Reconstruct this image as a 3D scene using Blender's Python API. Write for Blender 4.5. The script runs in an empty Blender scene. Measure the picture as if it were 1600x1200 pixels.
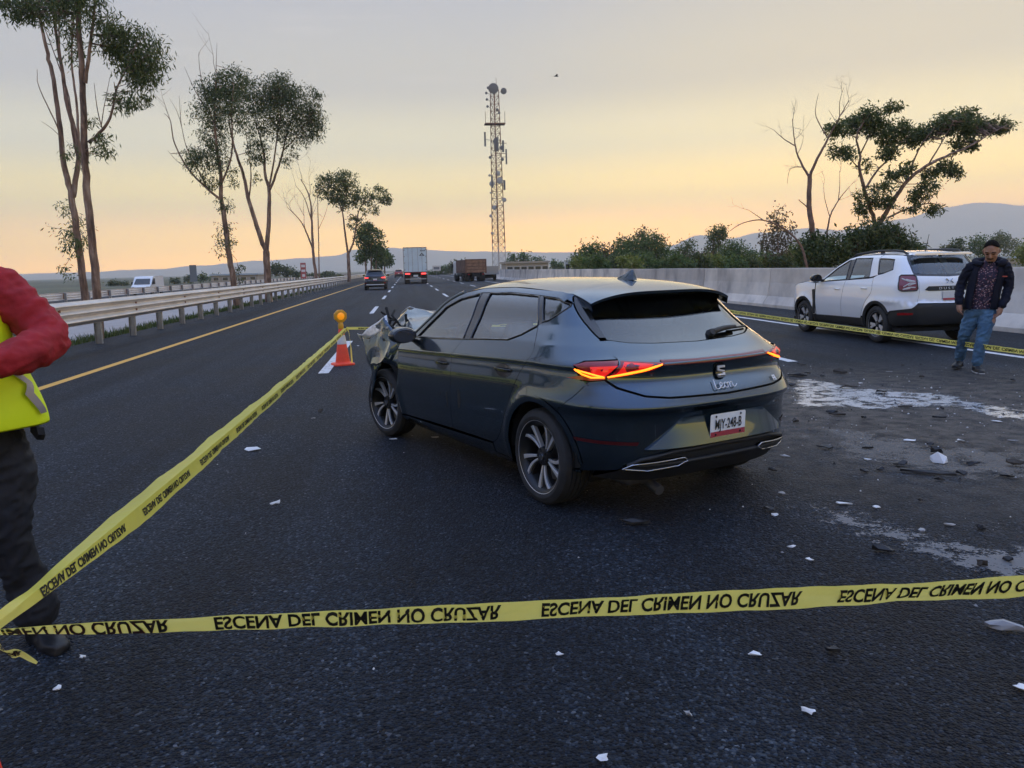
import bpy, bmesh, math, random
from mathutils import Vector, Matrix, noise
from mathutils.geometry import delaunay_2d_cdt
R = math.radians
sc = bpy.context.scene
C = sc.collection

# ------------------------------------------------------------------ camera
FPX, CAM_H, PITCH, ROLL, YAW = 1224.0, 1.547, .1479, -.0254, .1289
_fw = Vector((math.sin(YAW)*math.cos(PITCH), math.cos(YAW)*math.cos(PITCH), -math.sin(PITCH)))
_r = Vector((math.cos(YAW), -math.sin(YAW), 0)); _u = _r.cross(_fw)
_r, _u = _r*math.cos(ROLL)+_u*math.sin(ROLL), _u*math.cos(ROLL)-_r*math.sin(ROLL)
cam_data = bpy.data.cameras.new('camera'); cam = bpy.data.objects.new('camera', cam_data); C.objects.link(cam)
cam_data.sensor_width = 36; cam_data.lens = 36*FPX/1600; cam_data.clip_start = .05; cam_data.clip_end = 30000
cam.matrix_world = Matrix.Translation((0, 0, CAM_H)) @ Matrix((_r, _u, -_fw)).transposed().to_4x4()
sc.camera = cam
def at(px, py, Y):            # point of the photograph (1600x1200) at road distance Y
    d = _fw + _r*((px-800)/FPX) - _u*((py-600)/FPX)
    return Vector((0, 0, CAM_H)) + d*(Y/d.y)
def gr(px, py, z=0):          # point of the photograph on the ground
    d = _fw + _r*((px-800)/FPX) - _u*((py-600)/FPX)
    return Vector((0, 0, CAM_H)) + d*((z-CAM_H)/d.z)

# ------------------------------------------------------------------ sky, sun, exposure
SUN_AZ, SUN_EL = R(33), R(2.0)            # azimuth to the right of the road direction
world = bpy.data.worlds.new('World'); sc.world = world; world.use_nodes = True
wt = world.node_tree; wn = wt.nodes; wl = wt.links
bg = wn['Background']; bg.inputs[1].default_value = 1.0
sky = wn.new('ShaderNodeTexSky'); sky.sky_type = 'NISHITA'; sky.sun_disc = False
sky.sun_elevation = SUN_EL; sky.sun_rotation = SUN_AZ; sky.dust_density = 1.5; sky.ozone_density = 2
tc = wn.new('ShaderNodeTexCoord'); nrm = wn.new('ShaderNodeVectorMath'); nrm.operation = 'NORMALIZE'
wl.new(tc.outputs['Generated'], nrm.inputs[0])
sep = wn.new('ShaderNodeSeparateXYZ'); wl.new(nrm.outputs[0], sep.inputs[0])
ramp = wn.new('ShaderNodeValToRGB'); ramp.color_ramp.interpolation = 'EASE'
def set_ramp(r, stops):
    e = r.color_ramp.elements
    while len(e) < len(stops): e.new(.5)
    for k, (pos, col) in zip(e, stops): k.position = pos; k.color = (*col, 1) if len(col) == 3 else col
set_ramp(ramp, [(0, (3.55, 1.68, .02)), (.04, (2.45, 1.40, .03)), (.085, (1.10, .85, .22)), (.15, (.60, .565, .39)), (.22, (.375, .375, .365)),
                (.34, (.30, .32, .385)), (.60, (.54, .66, .92)), (1, (.62, .78, 1.12))])
wl.new(sep.outputs[2], ramp.inputs[0])
# warmer and brighter towards the low sun, all round the axis of its direction
sd = wn.new('ShaderNodeVectorMath'); sd.operation = 'DOT_PRODUCT'; wl.new(nrm.outputs[0], sd.inputs[0])
sd.inputs[1].default_value = (math.sin(SUN_AZ)*math.cos(SUN_EL), math.cos(SUN_AZ)*math.cos(SUN_EL), math.sin(SUN_EL))
glow = wn.new('ShaderNodeValToRGB'); glow.color_ramp.interpolation = 'EASE'
set_ramp(glow, [(0, (.48, .60, .90)), (.30, (.54, .65, .92)), (.52, (.80, .84, .95)), (.74, (.96, .97, .99)), (.93, (1.10, 1.07, .97)), (1, (1.42, 1.25, .88))])
mr = wn.new('ShaderNodeMapRange'); mr.inputs[1].default_value = -1; mr.inputs[2].default_value = 1; wl.new(sd.outputs['Value'], mr.inputs[0])
wl.new(mr.outputs[0], glow.inputs[0])
mul = wn.new('ShaderNodeMix'); mul.data_type = 'RGBA'; mul.blend_type = 'MULTIPLY'; mul.inputs[0].default_value = 1
wl.new(ramp.outputs[0], mul.inputs[6]); wl.new(glow.outputs[0], mul.inputs[7])
nsc = wn.new('ShaderNodeMix'); nsc.data_type = 'RGBA'; nsc.blend_type = 'ADD'; nsc.clamp_result = False
nsc.inputs[0].default_value = .006; wl.new(mul.outputs[2], nsc.inputs[6]); wl.new(sky.outputs[0], nsc.inputs[7])
# a few thin high cloud wisps
mp = wn.new('ShaderNodeMapping'); mp.inputs['Scale'].default_value = (2.2, 2.2, 26); wl.new(nrm.outputs[0], mp.inputs[0])
cn = wn.new('ShaderNodeTexNoise'); cn.inputs['Scale'].default_value = 2.3; cn.inputs['Detail'].default_value = 5; wl.new(mp.outputs[0], cn.inputs[0])
cr = wn.new('ShaderNodeValToRGB'); set_ramp(cr, [(.60, (0, 0, 0)), (.82, (1, 1, 1))]); wl.new(cn.outputs[0], cr.inputs[0])
cm = wn.new('ShaderNodeMath'); cm.operation = 'MULTIPLY'; cm.inputs[1].default_value = .12; wl.new(cr.outputs[0], cm.inputs[0])
cx = wn.new('ShaderNodeMix'); cx.data_type = 'RGBA'; wl.new(cm.outputs[0], cx.inputs[0]); wl.new(nsc.outputs[2], cx.inputs[6]); cx.inputs[7].default_value = (.92, .80, .70, 1)
wl.new(cx.outputs[2], bg.inputs[0])
sun_d = bpy.data.lights.new('sun', 'SUN'); sun_d.energy = .15; sun_d.angle = R(10); sun_d.color = (1, .62, .32)
sun = bpy.data.objects.new('sun', sun_d); C.objects.link(sun)
sun.rotation_euler = Vector((math.sin(SUN_AZ)*math.cos(SUN_EL+R(2)), math.cos(SUN_AZ)*math.cos(SUN_EL+R(2)), math.sin(SUN_EL+R(2)))).to_track_quat('Z', 'Y').to_euler()
vs = sc.view_settings; vs.view_transform = 'Standard'; vs.look = 'None'; vs.exposure = .62; vs.gamma = 1; vs.use_curve_mapping = False

# ------------------------------------------------------------------ helpers
rnd = random.Random(7)
def tag(o, label=None, cat=None, group=None, kind=None):
    if label: o['label'] = label
    if cat: o['category'] = cat
    if group: o['group'] = group
    if kind: o['kind'] = kind
    return o
def empty(name, loc=(0, 0, 0), rz=0, parent=None):
    o = bpy.data.objects.new(name, None); C.objects.link(o); o.location = loc; o.rotation_euler = (0, 0, rz)
    o.empty_display_size = .1; o.parent = parent
    return o
def thing(name, label, cat, loc=(0, 0, 0), rz=0, group=None):
    return tag(empty(name, loc, rz), label, cat, group)
def link(name, me, parent=None, mat=None):
    o = bpy.data.objects.new(name, me); C.objects.link(o); o.parent = parent
    if mat is not None:
        for m in (mat if isinstance(mat, (list, tuple)) else [mat]): me.materials.append(m)
    return o
def smooth_mesh(me, angle=35):
    me.polygons.foreach_set('use_smooth', [True]*len(me.polygons))
    try: me.set_sharp_from_angle(angle=R(angle))
    except Exception: pass
class MB:
    """collects shapes, built as one mesh object"""
    def __init__(s): s.v = []; s.f = []; s.mi = []; s.m = 0
    def add(s, vs, fs):
        n = len(s.v); s.v += [tuple(v) for v in vs]; s.f += [tuple(i+n for i in f) for f in fs]; s.mi += [s.m]*len(fs); return s
    def box(s, x0, x1, y0, y1, z0, z1, M=None):
        vs = [Vector((x, y, z)) for z in (z0, z1) for y in (y0, y1) for x in (x0, x1)]
        if M: vs = [M @ v for v in vs]
        return s.add(vs, [(0, 2, 3, 1), (4, 5, 7, 6), (0, 1, 5, 4), (2, 6, 7, 3), (0, 4, 6, 2), (1, 3, 7, 5)])
    def tube(s, pts, rad, n=8, cap=True):
        pts = [Vector(p) for p in pts]
        if not isinstance(rad, (list, tuple)): rad = [rad]*len(pts)
        vs = []; a = None
        for i, p in enumerate(pts):
            t = (pts[min(i+1, len(pts)-1)] - pts[max(i-1, 0)])
            t = t.normalized() if t.length > 1e-9 else Vector((0, 0, 1))
            if a is None: a = t.orthogonal().normalized()
            else:
                a = a - t*a.dot(t); a = a.normalized() if a.length > 1e-6 else t.orthogonal().normalized()
            b = t.cross(a)
            for k in range(n):
                w = 2*math.pi*k/n; vs.append(p + (a*math.cos(w)+b*math.sin(w))*rad[i])
        fs = [(i*n+k, i*n+(k+1) % n, (i+1)*n+(k+1) % n, (i+1)*n+k) for i in range(len(pts)-1) for k in range(n)]
        if cap: fs += [tuple(range(n-1, -1, -1)), tuple(range((len(pts)-1)*n, len(pts)*n))]
        return s.add(vs, fs)
    def lathe(s, prof, n=24, M=None, close=False):      # prof: (r, z) about z
        vs = [Vector((r*math.cos(2*math.pi*k/n), r*math.sin(2*math.pi*k/n), z)) for r, z in prof for k in range(n)]
        if M: vs = [M @ v for v in vs]
        m = len(prof)
        fs = [(i*n+k, i*n+(k+1) % n, (i+1)*n+(k+1) % n, (i+1)*n+k) for i in range(m-1) for k in range(n)]
        if close: fs += [((m-1)*n+k, (m-1)*n+(k+1) % n, (k+1) % n, k) for k in range(n)]
        return s.add(vs, fs)
    def grid(s, P):             # P: rows of points
        nu, nv = len(P), len(P[0])
        return s.add([p for row in P for p in row], [(i*nv+j, (i+1)*nv+j, (i+1)*nv+j+1, i*nv+j+1) for i in range(nu-1) for j in range(nv-1)])
    def loft(s, rings, cap=True, closed=True):
        n = len(rings[0]); vs = [p for r in rings for p in r]; m = n if closed else n-1
        fs = [(i*n+k, i*n+(k+1) % n, (i+1)*n+(k+1) % n, (i+1)*n+k) for i in range(len(rings)-1) for k in range(m)]
        if cap and closed: fs += [tuple(range(n-1, -1, -1)), tuple(range((len(rings)-1)*n, len(rings)*n))]
        return s.add(vs, fs)
    def prism(s, poly, fn0, fn1):      # poly in 2D mapped by two functions to two caps
        n = len(poly); vs = [fn0(*p) for p in poly] + [fn1(*p) for p in poly]
        return s.add(vs, [tuple(range(n-1, -1, -1)), tuple(range(n, 2*n))] + [(k, (k+1) % n, n+(k+1) % n, n+k) for k in range(n)])
    def mesh(s, name, smooth=None, fix=True):
        me = bpy.data.meshes.new(name); me.from_pydata(s.v, [], s.f)
        if fix:
            bm = bmesh.new(); bm.from_mesh(me); bmesh.ops.recalc_face_normals(bm, faces=bm.faces); bm.to_mesh(me); bm.free()
        if len(s.mi) == len(me.polygons) and any(s.mi): me.polygons.foreach_set('material_index', s.mi)
        if smooth: smooth_mesh(me, smooth)
        me.update(); return me
    def build(s, name, mat=None, parent=None, smooth=None, bevel=0, fix=True):
        o = link(name, s.mesh(name, smooth, fix), parent, mat)
        if bevel:
            b = o.modifiers.new('bevel', 'BEVEL'); b.width = bevel; b.segments = 2; b.limit_method = 'ANGLE'; b.angle_limit = R(40)
            if not smooth: smooth_mesh(o.data, 40)
        return o
def copy_tree(o, parent=None):
    c = o.copy(); C.objects.link(c); c.parent = parent
    for ch in list(o.children): copy_tree(ch, c)
    return c

# ------------------------------------------------------------------ materials
def N(nt, t, **kw):
    n = nt.nodes.new(t)
    for k, v in kw.items(): setattr(n, k, v)
    return n
def mat(name, col, rough=.5, metal=0, var=0, scale=4, bump=0, bscale=30, spec=.5, coat=0, emit=None, estr=1, dirt=None, trans=0, alpha=1, ior=None):
    m = bpy.data.materials.new(name); m.use_nodes = True; nt = m.node_tree; b = nt.nodes['Principled BSDF']
    I = b.inputs
    I['Base Color'].default_value = (*col, 1); I['Roughness'].default_value = rough; I['Metallic'].default_value = metal
    I['Specular IOR Level'].default_value = spec; I['Coat Weight'].default_value = coat; I['Coat Roughness'].default_value = .04
    I['Transmission Weight'].default_value = trans; I['Alpha'].default_value = alpha
    if ior: I['IOR'].default_value = ior
    if emit: I['Emission Color'].default_value = (*emit, 1); I['Emission Strength'].default_value = estr
    L = nt.links.new
    if var or bump or dirt:
        t = N(nt, 'ShaderNodeTexCoord')
    if var or dirt:
        n = N(nt, 'ShaderNodeTexNoise'); n.inputs['Scale'].default_value = scale; n.inputs['Detail'].default_value = 6; n.inputs['Roughness'].default_value = .62; L(t.outputs['Object'], n.inputs[0])
        r = N(nt, 'ShaderNodeValToRGB'); d = dirt or tuple(c*(1-var) for c in col); u = tuple(min(1, c*(1+var)) for c in col) if var else col
        set_ramp(r, [(.32, d), (.5, col), (.68, u)]); L(n.outputs[0], r.inputs[0]); L(r.outputs[0], I['Base Color'])
    if bump:
        n2 = N(nt, 'ShaderNodeTexNoise'); n2.inputs['Scale'].default_value = bscale; n2.inputs['Detail'].default_value = 4; L(t.outputs['Object'], n2.inputs[0])
        bp = N(nt, 'ShaderNodeBump'); bp.inputs['Strength'].default_value = 1; bp.inputs['Distance'].default_value = bump; L(n2.outputs[0], bp.inputs['Height']); L(bp.outputs[0], I['Normal'])
    return m
def leaf_mat(name, c1, c2, c3):
    m = bpy.data.materials.new(name); m.use_nodes = True; nt = m.node_tree; b = nt.nodes['Principled BSDF']; L = nt.links.new
    g = N(nt, 'ShaderNodeNewGeometry'); r = N(nt, 'ShaderNodeValToRGB'); set_ramp(r, [(0, c1), (.55, c2), (1, c3)])
    L(g.outputs['Random Per Island'], r.inputs[0]); L(r.outputs[0], b.inputs['Base Color']); b.inputs['Roughness'].default_value = .55
    tr = N(nt, 'ShaderNodeBsdfTranslucent'); L(r.outputs[0], tr.inputs[0]); mx = N(nt, 'ShaderNodeMixShader'); mx.inputs[0].default_value = .42
    L(b.outputs[0], mx.inputs[1]); L(tr.outputs[0], mx.inputs[2]); L(mx.outputs[0], nt.nodes['Material Output'].inputs[0])
    return m
def asphalt_mat():
    m = bpy.data.materials.new('asphalt'); m.use_nodes = True; nt = m.node_tree; b = nt.nodes['Principled BSDF']; L = nt.links.new
    g = N(nt, 'ShaderNodeNewGeometry')
    v = N(nt, 'ShaderNodeTexVoronoi'); v.inputs['Scale'].default_value = 82; v.inputs['Randomness'].default_value = 1; L(g.outputs['Position'], v.inputs[0])
    v2 = N(nt, 'ShaderNodeTexVoronoi'); v2.inputs['Scale'].default_value = 38; L(g.outputs['Position'], v2.inputs[0])
    n = N(nt, 'ShaderNodeTexNoise'); n.inputs['Scale'].default_value = .55; n.inputs['Detail'].default_value = 7; n.inputs['Roughness'].default_value = .65; L(g.outputs['Position'], n.inputs[0])
    n3 = N(nt, 'ShaderNodeTexNoise'); n3.inputs['Scale'].default_value = 6; n3.inputs['Detail'].default_value = 5; L(g.outputs['Position'], n3.inputs[0])
    # stone colour by cell
    rc = N(nt, 'ShaderNodeValToRGB'); set_ramp(rc, [(0, (.002, .005, .010)), (.45, (.006, .011, .020)), (.72, (.019, .030, .048)), (.89, (.058, .078, .108)), (1, (.18, .205, .24))]); L(v.outputs['Color'], rc.inputs[0])
    # old tyre polish lengthwise
    mpn = N(nt, 'ShaderNodeMapping'); mpn.inputs['Scale'].default_value = (1.5, .05, 1); L(g.outputs['Position'], mpn.inputs[0])
    n4 = N(nt, 'ShaderNodeTexNoise'); n4.inputs['Scale'].default_value = 1.0; n4.inputs['Detail'].default_value = 5; L(mpn.outputs[0], n4.inputs[0])
    r1 = N(nt, 'ShaderNodeValToRGB'); set_ramp(r1, [(.32, (.45, .46, .5)), (.68, (1.65, 1.6, 1.5))]); L(n4.outputs[0], r1.inputs[0])
    r2 = N(nt, 'ShaderNodeValToRGB'); set_ramp(r2, [(.32, (.5, .5, .53)), (.68, (1.5, 1.47, 1.42))]); L(n.outputs[0], r2.inputs[0])
    def mulc(a, c, fac=1):
        x = N(nt, 'ShaderNodeMix', data_type='RGBA', blend_type='MULTIPLY'); x.inputs[0].default_value = fac; L(a, x.inputs[6]); L(c, x.inputs[7]); return x.outputs[2]
    col = mulc(mulc(rc.outputs[0], r1.outputs[0]), r2.outputs[0])
    # brown earth and dust spread over the right hand lanes by the crash
    sx = N(nt, 'ShaderNodeSeparateXYZ'); L(g.outputs['Position'], sx.inputs[0])
    def blob(cx, cy, rx, ry):
        vm = N(nt, 'ShaderNodeVectorMath', operation='SUBTRACT'); L(g.outputs['Position'], vm.inputs[0]); vm.inputs[1].default_value = (cx, cy, 0)
        vd = N(nt, 'ShaderNodeVectorMath', operation='DIVIDE'); L(vm.outputs[0], vd.inputs[0]); vd.inputs[1].default_value = (rx, ry, 1)
        vl = N(nt, 'ShaderNodeVectorMath', operation='LENGTH'); L(vd.outputs[0], vl.inputs[0])
        mrn = N(nt, 'ShaderNodeMapRange'); mrn.inputs[1].default_value = 1; mrn.inputs[2].default_value = .3; L(vl.outputs['Value'], mrn.inputs[0]); return mrn.outputs[0]
    bl = blob(5.6, 7.0, 4.8, 4.2)
    nr = N(nt, 'ShaderNodeValToRGB'); set_ramp(nr, [(.30, (.15, .15, .15)), (.62, (1, 1, 1))]); L(n3.outputs[0], nr.inputs[0])
    ml = N(nt, 'ShaderNodeMath', operation='MULTIPLY'); L(bl, ml.inputs[0]); L(nr.outputs[0], ml.inputs[1])
    ml2 = N(nt, 'ShaderNodeMath', operation='MULTIPLY'); L(ml.outputs[0], ml2.inputs[0]); ml2.inputs[1].default_value = .85
    mx = N(nt, 'ShaderNodeMix', data_type='RGBA'); L(ml2.outputs[0], mx.inputs[0]); L(col, mx.inputs[6]); mx.inputs[7].default_value = (.19, .165, .14, 1)
    L(mx.outputs[2], b.inputs['Base Color'])
    rr = N(nt, 'ShaderNodeMapRange'); rr.inputs[3].default_value = .5; rr.inputs[4].default_value = .78; L(n.outputs[0], rr.inputs[0]); L(rr.outputs[0], b.inputs['Roughness'])
    b.inputs['Specular IOR Level'].default_value = .22
    ad = N(nt, 'ShaderNodeMath', operation='ADD'); L(v.outputs['Distance'], ad.inputs[0]); L(v2.outputs['Distance'], ad.inputs[1])
    bp = N(nt, 'ShaderNodeBump'); bp.invert = True; bp.inputs['Strength'].default_value = 1; bp.inputs['Distance'].default_value = .028; L(ad.outputs[0], bp.inputs['Height']); L(bp.outputs[0], b.inputs['Normal'])
    return m
def paint_mat(name, col, wear=.5):      # road paint, worn through to the stones
    m = mat(name, col, .6); nt = m.node_tree; b = nt.nodes['Principled BSDF']; L = nt.links.new
    g = N(nt, 'ShaderNodeNewGeometry'); n = N(nt, 'ShaderNodeTexNoise'); n.inputs['Scale'].default_value = 9; n.inputs['Detail'].default_value = 9; n.inputs['Roughness'].default_value = .75; L(g.outputs['Position'], n.inputs[0])
    r = N(nt, 'ShaderNodeValToRGB'); set_ramp(r, [(.30+.1*wear, (.05, .05, .055)), (.40+.12*wear, col), (.75, tuple(min(1, c*1.08) for c in col))]); L(n.outputs[0], r.inputs[0]); L(r.outputs[0], b.inputs['Base Color'])
    v = N(nt, 'ShaderNodeTexVoronoi'); v.inputs['Scale'].default_value = 85; L(g.outputs['Position'], v.inputs[0])
    bp = N(nt, 'ShaderNodeBump'); bp.invert = True; bp.inputs['Strength'].default_value = .6; bp.inputs['Distance'].default_value = .005; L(v.outputs['Distance'], bp.inputs['Height']); L(bp.outputs[0], b.inputs['Normal'])
    return m
# ================================================================== setting: ground, roads, rails, barrier, hills
M_asphalt = asphalt_mat()
M_white = paint_mat('road_paint_white', (.62, .62, .62))
M_yellow = paint_mat('road_paint_yellow', (.72, .37, .05), .2)
M_field = mat('field_earth', (.085, .085, .045), .95, var=.5, scale=.02, bump=.05, bscale=.6)
M_concrete_pale = mat('pale_concrete', (.36, .32, .29), .9, var=.12, scale=.7, bump=.004, bscale=20)
def sheet(name, x0, x1, y0, y1, z, m, nx=1, ny=1, parent=None, kind='structure'):
    b = MB(); b.grid([[(x0+(x1-x0)*i/nx, y0+(y1-y0)*j/ny, z) for j in range(ny+1)] for i in range(nx+1)])
    o = b.build(name, m, parent)
    if kind and not parent: o['kind'] = kind
    return o
ROADL, BARX = -7.75, 12.0
sheet('ground', -6500, 6500, -300, 6500, -.62, M_field, 20, 20)
sheet('road', ROADL, BARX+.25, -60, 900, 0, M_asphalt, 1, 40)
b = MB(); b.box(ROADL, BARX+.25, -60, 900, -.7, -.006); o = b.build('road_bed', M_concrete_pale); tag(o, kind='structure')
def line(name, x, w, y0, y1, m, z=.004):
    b = MB(); b.grid([[(x-w/2, y0, z), (x-w/2, y1, z)], [(x+w/2, y0, z), (x+w/2, y1, z)]]); return tag(b.build(name, m), kind='structure')
line('yellow_edge_line', -5.26, .16, -60, 620, M_yellow)
line('white_edge_line', 9.2, .15, -60, 620, M_white)
for x, ys in ((-1.34, [-6, 12.25, 29.2, 43.7, 57.3]+[70.9+14*k for k in range(22)]), (2.24, [-6.5, 10.5, 27.5, 44.5, 57.8]+[71.2+14*k for k in range(22)]), (5.83, [-4.5, 11.3, 25.8, 39.8, 53.8]+[67.8+14*k for k in range(22)])):
    for y in ys: line('lane_dash', x, .16, y, y+5.6, M_white)
# median: grass verge, pale concrete-lined strip, the other carriageway lower down
M_verge = mat('verge_soil', (.06, .065, .03), 1, var=.4, scale=2, bump=.03, bscale=6)
b = MB(); b.grid([[(x, y, z) for y in (-60, 700)] for x, z in ((ROADL-.005, -.03), (-8.9, -.10))]); tag(b.build('grass_verge', M_verge), kind='structure')
b = MB(); b.grid([[(x, y, z) for y in (-60, 700)] for x, z in ((-8.9, -.10), (-9.1, -.06), (-15, -.5), (-22.4, -.42))]); tag(b.build('median', M_concrete_pale), kind='structure')
b = MB(); b.grid([[(x, y, -.42) for y in (-60, 900)] for x in (-22.405, -37)]); tag(b.build('far_carriageway', M_asphalt), kind='structure')
# grass along the posts
M_grass = leaf_mat('grass_blades', (.03, .05, .012), (.06, .10, .02), (.13, .14, .05))
b = MB(); r = random.Random(3)
for i in range(9000):
    y = 8 + 70*r.random()**1.6
    if noise.noise((y*.35, 0, 3)) + r.random()*.5 < .05: continue
    x = -7.85 - abs(r.gauss(0, .38)); h = r.uniform(.03, .14)*(1+.5*noise.noise((x*2, y*.8, 0))); a = r.uniform(0, 6.28); w = .008+.0006*y
    dx, dy = math.cos(a)*w, math.sin(a)*w; lx, ly = r.gauss(0, .05), r.gauss(0, .05)
    b.add([(x-dx, y-dy, -.12), (x+dx, y+dy, -.12), (x+lx, y+ly, h)], [(0, 1, 2)])
o = b.build('grass', M_grass, fix=False); tag(o, 'tufts of short green grass growing along the guardrail posts', 'grass', kind='stuff')

# guardrail: thrie-beam rails on steel posts
M_rail = mat('galvanised_rail', (.68, .64, .61), .42, .55, var=.12, scale=1.5, bump=.001, bscale=8)
M_post = mat('galvanised_post', (.30, .30, .30), .55, .5, var=.25, scale=5)
M_rust = mat('rusty_bracket', (.22, .09, .045), .85, .2, var=.4, scale=20)
def guardrail(label, X, zb, top, bot, y0, y1, step, side, sect, blocks):
    # side +1: corrugated face looks towards +X (our road), posts behind it
    t = thing('guardrail', label, 'guardrail', (X, y0, zb))
    n = 30; prof = []
    for i in range(n+1):
        u = i/n; z = bot + (top-bot)*u
        prof.append((side*(.035*math.cos(u*6*math.pi) if False else .042*(-math.cos(u*6*math.pi))), z))
    k = 0; y = 0; rail_me = None; L = y1-y0
    while y < L-.1:
        b = MB(); e = .04
        b.grid([[(x+side*(.006 if yy > 0 else 0), yy, z) for x, z in prof] for yy in (0, sect+e)])
        b.grid([[(x-side*.012, yy, z) for x, z in prof] for yy in (0, sect+e)])
        if rail_me is None: rail_me = b.mesh('rail', 50); rail_me.materials.append(M_rail)
        o = link('rail', rail_me, t); o.location = (0, y, 0); y += sect
    pb = MB(); s = -side
    for (xa, xb) in ((s*.10, s*.108), (s*.242, s*.25)): pb.box(min(xa, xb), max(xa, xb), -.055, .055, -.3, top-.04)
    pb.box(min(s*.108, s*.242), max(s*.108, s*.242), -.004, .004, -.3, top-.045)
    pm = pb.mesh('post'); pm.materials.append(M_post)
    bb = MB(); bb.box(min(s*.045, s*.10), max(s*.045, s*.10), -.05, .05, bot+.04, top-.05); bm_ = bb.mesh('bracket'); bm_.materials.append(M_rust)
    fb = MB(); fb.box(min(side*.0, side*.012)-.002, max(0, side*.012)+.002, -.045, .045, -.055, .055)
    fm = fb.mesh('rust_plate'); fm.materials.append(M_rust)
    y = .3; k = 0
    while y < L:
        o = link('post', pm, t); o.location = (0, y, 0); o.rotation_euler = (0, rnd.gauss(0, .012), rnd.gauss(0, .03))
        o = link('bracket', bm_, t); o.location = (0, y, 0)
        if blocks and k % 2 == 0:
            for q in (1, 2): o = link('rust_plate', fm, t); o.location = (side*-.036, y, bot+(top-bot)*q/3)
        y += step; k += 1
    return t
guardrail('long corrugated steel guardrail beside the yellow edge line', -7.12, 0, 1.05, .52, -43.8, 240, 2.34, 1, 4.68, True)
guardrail('steel guardrail with posts facing us along the far carriageway', -22.9, -.42, 1.05, .55, 20, 330, 4.0, -1, 8.0, False)

# concrete barrier on the right, cast in lengths
def barrier_mat():
    m = mat('barrier_concrete', (.66, .60, .52), .88, var=.16, scale=1.2, bump=.003, bscale=14); nt = m.node_tree; b = nt.nodes['Principled BSDF']; L = nt.links.new
    src = b.inputs['Base Color'].links[0].from_socket
    g = N(nt, 'ShaderNodeNewGeometry'); mp_ = N(nt, 'ShaderNodeMapping'); mp_.inputs['Scale'].default_value = (1, .5, .2); L(g.outputs['Position'], mp_.inputs[0])
    n = N(nt, 'ShaderNodeTexNoise'); n.inputs['Scale'].default_value = 1.4; n.inputs['Detail'].default_value = 5; L(mp_.outputs[0], n.inputs[0])
    r = N(nt, 'ShaderNodeValToRGB'); set_ramp(r, [(.35, (.58, .58, .60)), (.47, (1, 1, 1)), (.7, (1.1, 1.09, 1.07))]); L(n.outputs[0], r.inputs[0])
    oi = N(nt, 'ShaderNodeObjectInfo'); rr = N(nt, 'ShaderNodeValToRGB'); set_ramp(rr, [(0, (.66, .66, .68)), (.35, (1, 1, 1)), (1, (1.1, 1.09, 1.07))]); L(oi.outputs['Random'], rr.inputs[0])
    x = N(nt, 'ShaderNodeMix', data_type='RGBA', blend_type='MULTIPLY'); x.inputs[0].default_value = 1; L(src, x.inputs[6]); L(r.outputs[0], x.inputs[7])
    y = N(nt, 'ShaderNodeMix', data_type='RGBA', blend_type='MULTIPLY'); y.inputs[0].default_value = 1; L(x.outputs[2], y.inputs[6]); L(rr.outputs[0], y.inputs[7]); L(y.outputs[2], b.inputs['Base Color'])
    return m
M_barrier = barrier_mat()
t = thing('concrete_barrier', 'long grey concrete traffic barrier along the right shoulder', 'barrier', (BARX, 0, 0))
prof = [(0, -.3), (0, .09), (.17, .36), (.24, .8), (.265, 1.26), (.275, 1.29), (.42, 1.29), (.43, 1.26), (.46, .7), (.64, .09), (.64, -.3)]
SEG = 6.0
b = MB(); b.loft([[(x, y, z) for x, z in prof] for y in (.02, SEG-.02)]); seg_me = b.mesh('barrier_segment'); seg_me.materials.append(M_barrier)
for k in range(-2, 70):
    o = link('barrier_segment', seg_me, t); o.location = (rnd.gauss(0, .006), k*SEG+1.5, rnd.gauss(0, .006))
sheet('shoulder_soil', BARX+.26, 46, -60, 900, -.15, M_verge, 1, 1)

# hills: ridges traced along the skyline and carried on past both edges
M_hill = mat('hill_scrub', (.15, .15, .13), 1, var=.35, scale=.004, bump=3, bscale=.02)
def ridge(name, pts, D, depth, seed):
    P = [at(x, y, D) for x, y in pts]; xs = [p.x for p in P]; zs = [p.z for p in P]
    def H(x):
        if x <= xs[0]: return zs[0]*(1+.15*math.sin((x-xs[0])*.002))
        for a in range(len(xs)-1):
            if x <= xs[a+1]:
                u = (x-xs[a])/(xs[a+1]-xs[a]); u = u*u*(3-2*u); return zs[a]*(1-u)+zs[a+1]*u
        return zs[-1]*(1+.12*math.sin((x-xs[-1])*.0015))
    X0, X1 = min(-6000, xs[0]), max(6000, xs[-1]); n = 320; m = 14; rows = []
    for i in range(n+1):
        x = X0+(X1-X0)*i/n; row = []
        for j in range(m+1):
            v = j/m*2-1; y = D+v*depth; s = max(0, 1-abs(v))**.9
            h = H(x)*s + (noise.fractal((x*.0024+seed, y*.0024, seed), 1, 2, 5)*.16*H(x)*s*(1-s)*2.2 if s < 1 else 0)
            h += noise.fractal((x*.008, seed, y*.004), 1, 2, 3)*5*s
            row.append((x, y, max(h, -1)-.6))
        rows.append(row)
    b = MB(); b.grid(rows); o = b.build(name, M_hill, smooth=60); tag(o, kind='structure'); return o
ridge('hills', [(-200, 432), (100, 426), (240, 420), (320, 414), (409, 407), (522, 400), (556, 389), (607, 387), (650, 390), (720, 393), (880, 394), (1000, 397), (1200, 400), (1500, 395), (1700, 392)], 5300, 700, 1.3)
ridge('hills', [(980, 404), (1041, 386), (1094, 367), (1138, 373), (1190, 363), (1267, 356), (1312, 359), (1413, 341), (1479, 323), (1534, 316), (1600, 321), (1760, 350)], 4900, 700, 7.7)
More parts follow.
